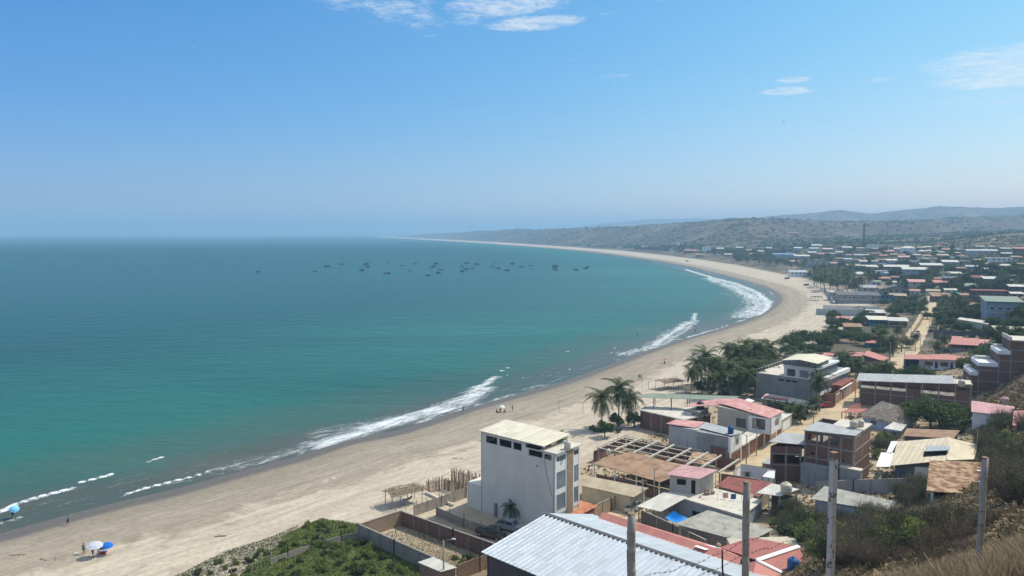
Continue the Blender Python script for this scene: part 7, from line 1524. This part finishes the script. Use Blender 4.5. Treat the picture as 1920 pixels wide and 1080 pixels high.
scatter(['fartree','farpalm'],[(1380,492),(1440,486),(1520,492),(1600,506),(1630,512),(1560,500),(1480,480),(1400,474),(1370,478)],60,'dark green tree','trees of the wooded belt',(.9,1.4),7.,6,True,30,[(1410,482,'at the left end of the wooded belt'),(1480,488,'below the blue roofed hall'),(1540,497,'before the long blue grey wall building'),(1600,505,'at the right end of the wooded belt')])
scatter(['fartree'],[(1180,468),(1280,474),(1370,484),(1380,474),(1290,467),(1190,463)],36,'distant tree on the flats behind the far bay','distant trees of the far flats',(1.,1.6),12,7)
scatter(['fartree'],[(1400,470),(1560,470),(1700,466),(1800,468),(1800,500),(1650,500),(1560,485),(1400,480)],60,'dark tree','trees of the far town',(.9,1.5),9.,8,True,30,[(1440,475,'left of the blue roofed hall'),(1530,475,'right of the blue roofed hall'),(1610,480,'near the antenna tower'),(1700,475,'near the white hip roofed villa'),(1770,480,'near the thatched pavilion')])
scatter(['fartree','round'],[(1640,500),(1740,508),(1820,520),(1900,525),(1900,550),(1760,552),(1700,540),(1640,530)],60,'green tree in the wood','trees above the street end',(1.0,1.55),6.,9,True,30,[(1670,515,'left of the blue grey house with strip roof'),(1740,515,'just below the blue grey house with strip roof'),(1820,525,'right of the very long salmon roof'),(1880,535,'behind the bare brick house'),(1700,545,'beside the timber house')])
scatter(['round','palm'],[(1765,552),(1840,560),(1850,600),(1790,606),(1760,622),(1755,590)],30,'green tree in the thicket right of the straight street','trees right of the street',(.8,1.25),4.,10)
scatter(['fartree'],[(1830,500),(1920,500),(1920,530),(1830,520)],14,'tree on the right slope below the pale long house','trees of the right slope',(1.,1.5),8,11)
scatter(['round'],[(1855,615),(1920,615),(1920,660),(1870,662)],14,'tree on the slope behind the stepped terraces','trees behind the terraces',(.9,1.3),4,12)
scatter(['round','palm'],[(1640,530),(1700,566),(1735,576),(1725,600),(1690,585),(1640,560)],16,'tree among the houses left of the straight street','trees left of the street',(.7,1.1),5,13)
scatter(['round'],[(1550,594),(1640,590),(1650,620),(1560,625)],14,'green tree between the sheet roofs and the compound wall','trees by the compound wall',(.75,1.1),4,14)
scatter(['bush','mixbush'],[(1640,820),(1668,820),(1672,860),(1640,862)],6,'green bush between the brick building and the tan roofed hall','bushes by the brick building',(.9,1.3),2,15)
scatter(['round','bush'],[(1296,722),(1340,700),(1440,690),(1462,722),(1430,748),(1330,752)],26,'low green tree filling the gaps under the palm clump','undergrowth of the palm clump',(.55,.9),2.5,31)
scatter(['bush','round'],[(1108,806),(1190,798),(1195,812),(1130,822)],7,'low bush at the foot of the palms by the beam frame','bushes under the pair of palms',(.6,.9),2,32)
scatter(['round','palm'],[(1570,690),(1680,700),(1690,722),(1600,730),(1575,712)],14,'garden tree between the glazed house and the white motel','garden trees of the middle blocks',(.6,.9),3,33)
scatter(['round','bush'],[(1445,765),(1540,770),(1520,800),(1470,800)],8,'garden shrub between the flat annex and the long pink roof','garden shrubs by the annex',(.5,.8),2,34)
scatter(['round'],[(1640,690),(1690,700),(1720,700),(1700,716),(1640,716)],5,'street side tree before the white motel','street trees by the motel',(.6,.8),3,35)
scatter(['algarrobo'],[(1640,520),(1735,545),(1740,600),(1690,600),(1640,560)],12,'spreading green tree between the houses left of the street end','spreading trees left of the street',(.6,1.0),6,41)
scatter(['algarrobo'],[(1500,482),(1640,490),(1900,500),(1900,540),(1700,540),(1620,520),(1520,500)],46,'spreading tree','spreading trees of the middle town',(.8,1.5),9,42,True,30,[(1550,490,'by the long blue grey wall building'),(1640,505,'near the white two window house'),(1720,510,'near the blue grey house with strip roof'),(1800,515,'above the very long salmon roof'),(1880,515,'below the pale long slope house')])
scatter(['algarrobo'],[(1760,552),(1850,556),(1915,600),(1915,650),(1860,640),(1770,625)],18,'spreading green tree between the blue grey house and the long dark wall','spreading trees by the long dark wall',(.7,1.1),6,43)
scatter(['algarrobo'],[(1560,600),(1700,596),(1700,665),(1600,672),(1545,655)],16,'spreading green tree of the gardens behind the pink gable','spreading garden trees',(.6,.95),5,44)
# bushes of the near slope
tree('bright',1861,868,'bright green leafy shrub beside the tan roofed hall',1.0)
scatter(['bush','mixbush'],[(1452,968),(1500,958),(1524,990),(1520,1030),(1480,1012),(1455,990)],13,'green bush below the tank shed','green bushes below the tank shed',(1.0,1.5),1.8,16,False)
scatter(['mixbush','drybush','mixbush','bush'],[(1520,985),(1600,975),(1700,985),(1760,1000),(1800,1010),(1790,1050),(1650,1068),(1530,1060)],62,'tangled thorn bush','thorn bushes of the near slope',(.8,1.3),1.7,17,False,58,[(1525,990,'under the grey block shed by the green bushes'),(1575,1030,'around the foot of the peeling white post'),(1620,990,'just right of the peeling white post'),(1680,985,'below the right end of the block shed'),(1700,1040,'above the dry grass between the right posts'),(1760,1000,'below the rusty roof shelter')])
scatter(['drybush'],[(1540,1010),(1700,995),(1860,985),(1920,980),(1920,1050),(1560,1070)],34,'dry leafless brush','dry brush of the near slope',(.5,.9),1.6,18,False,50,[(1580,1040,'at the grass edge near the peeling white post'),(1700,1010,'halfway between the two right fence posts'),(1800,1010,'left of the grey round post'),(1890,1000,'right of the grey round post')])
scatter(['drybush'],[(1600,1040),(1750,1010),(1920,985),(1920,1065),(1640,1078)],26,'small dry tuft bush on the grassy strip between the fence posts','dry tufts of the grassy strip',(.22,.42),1.0,51,False,16)
scatter(['drybush','mixbush'],[(1870,840),(1925,800),(1930,960),(1880,940),(1850,890)],18,'grey green brush','brush of the right bank',(1.0,1.5),2.5,19,False,30,[(1900,830,'high on the bank under the rusted pink hut'),(1900,880,'on the bank right of the rusty roof'),(1900,940,'low on the bank above the dry grass')])
scatter(['bush','mixbush'],[(1780,800),(1880,790),(1900,840),(1840,850),(1800,830)],12,'olive bush on the bank under the pink roofed white house','bushes under the pink roofed house',(1.0,1.5),3,20,False)
scatter(['mixbush'],[(1680,905),(1728,895),(1735,950),(1690,950)],7,'leafy bush under the rusty roof shelter','bushes under the rusty shelter',(.9,1.3),2,21,False)
# green plot at the bottom left
scatter(['bush'],[(520,1085),(530,1015),(580,985),(650,985),(672,1020),(740,1062),(770,1085)],40,'bright green bush','bushes of the weedy plot',(.4,.8),1.7,22,False,30,[(560,1000,'at the sandy top of the weedy plot'),(620,1060,'in the middle of the weedy plot'),(660,1000,'against the corner of the block lot wall'),(740,1075,'along the foot of the block lot wall'),(540,1070,'beside the grey board fence')])
scatter(['bush'],[(330,1095),(420,1050),(500,1030),(510,1085)],16,'low green shrub at the sandy edge of the weedy plot','shrubs at the plot edge',(.3,.55),1.5,23,False)
scatter(['bush'],[(845,1042),(900,1038),(915,1056),(870,1070)],8,'dark green weeds bush inside the first walled lot','bushes inside the first lot',(.35,.65),1.2,24,False)
wall_run('board_fence','grey board fence with tall stakes crossing the weedy plot','fence',[(508,1062),(540,1050),(580,1036)],1.2,'grey_wood',.08,0,.9,'grey_wood');wall_run('board_fence','leaning grey stake fence at the top of the weedy plot','fence',[(600,1030),(640,1018),(672,1012)],1.2,'grey_wood',.08,0,.8,'grey_wood')
stakes_line('two bare stakes at the low end of the weedy plot fence',[(474,1085),(490,1078),(508,1068)],1.9,2.2)
# ground cover, dry grass and hill scrub (nobody could count them)
def cover(name,label,poly,n,size,hgt,m,seed,clump=.35,blade=False,Dr=(10,130),thr=.5):
    rs=np.random.RandomState(seed);pxs=np.array([p[0] for p in poly]);V=[];px=rs.uniform(pxs.min(),pxs.max(),n*6);D=np.exp(rs.uniform(math.log(Dr[0]),math.log(Dr[1]),n*6)) if Dr[1]/Dr[0]>2.5 else rs.uniform(Dr[0],Dr[1],n*6)
    x=(px-960)/FPX*D;y=D;z=zt(x,y)
    dep=y*cpit-(z-CAMH)*spit;pY=540-FPX*(y*spit+(z-CAMH)*cpit)/dep;pX=960+FPX*x/dep
    ok=np.array([inpoly(a,b,poly) for a,b in zip(pX,pY)])&(vn(x*clump+3,y*clump)>thr-.5+.5*rs.rand(len(x))*1.)
    x,y,z=x[ok][:n],y[ok][:n],z[ok][:n];k=len(x);s=size*(.6+.8*rs.rand(k));a=rs.rand(k)*6.283;h=hgt*rs.rand(k)*(.5+vn(x*.5,y*.5))
    if blade:
        lx,ly=rs.randn(k)*.12*1,rs.randn(k)*.12;w=s*.03
        Vv=np.stack([np.stack([x-np.cos(a)*w,y-np.sin(a)*w,z-.02],-1),np.stack([x+np.cos(a)*w,y+np.sin(a)*w,z-.02],-1),np.stack([x+lx+np.cos(a)*w*.3,y+ly+np.sin(a)*w*.3,z+s],-1),np.stack([x+lx-np.cos(a)*w*.3,y+ly,z+s],-1)],1)
    else:
        u=np.stack([np.cos(a)*s,np.sin(a)*s,rs.randn(k)*s*.5],-1);w=np.stack([-np.sin(a)*s*.6,np.cos(a)*s*.6,rs.randn(k)*s*.5],-1);c=np.stack([x,y,z+h],-1);Vv=np.stack([c-u,c+w,c+u,c-w],1)
    me=quads_mesh(name,Vv.reshape(-1,3),np.arange(k*4).reshape(k,4),Mt[m]);o=bpy.data.objects.new(name,me);col.objects.link(o);tag(o,label,kind='stuff');return o
cover('weeds','low green weeds covering the plot by the beach lots',[(430,1095),(500,1045),(540,1002),(600,975),(680,985),(690,1015),(790,1070),(800,1110),(430,1110)],110000,.10,.32,'leaf_bright',1,.12,Dr=(85,130),thr=.42)
cover('dry_grass','dry yellow grass on the near hillside',[(1440,1120),(1500,1030),(1700,960),(1800,930),(1880,820),(1990,780),(1990,1150)],90000,.22,.0,'dry_blade',2,.35,True,Dr=(9,110),thr=.38)
cover('sparse_weeds','sparse olive weeds thinning out into the sand left of the green plot',[(300,1095),(420,1035),(500,1010),(560,985),(560,1110)],14000,.08,.15,'leaf_olive',6,.22,Dr=(85,130),thr=.5)
cover('lot_weeds','sparse weeds inside the first walled lot',[(700,1010),(760,985),(930,1045),(850,1080),(800,1070)],5000,.07,.15,'leaf_olive',3,.4,Dr=(95,125),thr=.45)
_ST=np.array(STREET[::2])
def scrub(name,label,poly,n,size,Dr,seed,m='leaf_dark',q=7,thr=.42,edge_=70):
    rs=np.random.RandomState(seed);px=rs.uniform(min(p[0] for p in poly),max(p[0] for p in poly),n*8);D=np.exp(rs.uniform(math.log(Dr[0]),math.log(Dr[1]),n*8));x=(px-960)/FPX*D;y=D;z=zt(x,y);s_,_=coast_s(x,y)
    dep=y*cpit-(z-CAMH)*spit;pY=540-FPX*(y*spit+(z-CAMH)*cpit)/dep
    ok=np.array([inpoly(a,b,poly) for a,b in zip(px,pY)])&(s_>edge_+.03*D)&(np.min((x[:,None]-_ST[None,:,0])**2+(y[:,None]-_ST[None,:,1])**2,1)>30)&(vn(x/60,y/60)>thr-.3+.6*rs.rand(len(x)));x,y,z,D=x[ok][:n],y[ok][:n],z[ok][:n],D[ok][:n];k=len(x)
    C0=np.repeat(np.stack([x,y,z],-1),q,0);S=np.repeat(size*(.5+rs.rand(k)),q)[:,None];off=rs.randn(k*q,3)*S*[.7,.7,.28];off[:,2]=np.abs(off[:,2]);c=C0+off
    u=rs.randn(k*q,3)*S*.45;w=rs.randn(k*q,3)*S*.35;u[:,2]*=.5;Vv=np.stack([c-u,c+w,c+u,c-w],1)
    me=quads_mesh(name,Vv.reshape(-1,3),np.arange(k*q*4).reshape(-1,4),Mt[m]);o=bpy.data.objects.new(name,me);col.objects.link(o);tag(o,label,kind='stuff')
scrub('hill_scrub','scrub woodland dotting the hills behind the bay',[(700,470),(1000,425),(1400,380),(1950,370),(2350,370),(2350,500),(1950,475),(1300,475)],15000,3.4,(1300,5000),1)
scrub('town_scrub','low scrub and hedges between the town houses',[(1380,465),(1950,440),(2350,420),(2350,760),(1950,720),(1800,640),(1660,520),(1420,490)],17000,1.6,(240,1500),2,'leaf_olive',7,.3)
scrub('yard_weeds','low weeds and litter between the near houses and walls',[(1085,880),(1180,790),(1300,690),(1440,640),(1600,660),(1820,640),(1990,720),(1990,900),(1700,960),(1500,960),(1300,960),(1120,960)],6500,.34,(95,300),3,'dry_leaf',6,.3,52)
scrub('bank_brush','grey brown brush on the banks right of the view',[(1850,700),(2350,640),(2350,1150),(1950,1100),(1890,950)],9000,.38,(75,260),4,'dry_leaf',12,.3,50)
scrub('slope_brush','dry grey brown brush and straw on the near slope',[(1440,1120),(1500,1030),(1640,1000),(1780,960),(1860,870),(1990,800),(2350,800),(2350,1150)],16000,.22,(18,112),8,'dry_leaf',9,.12,50)
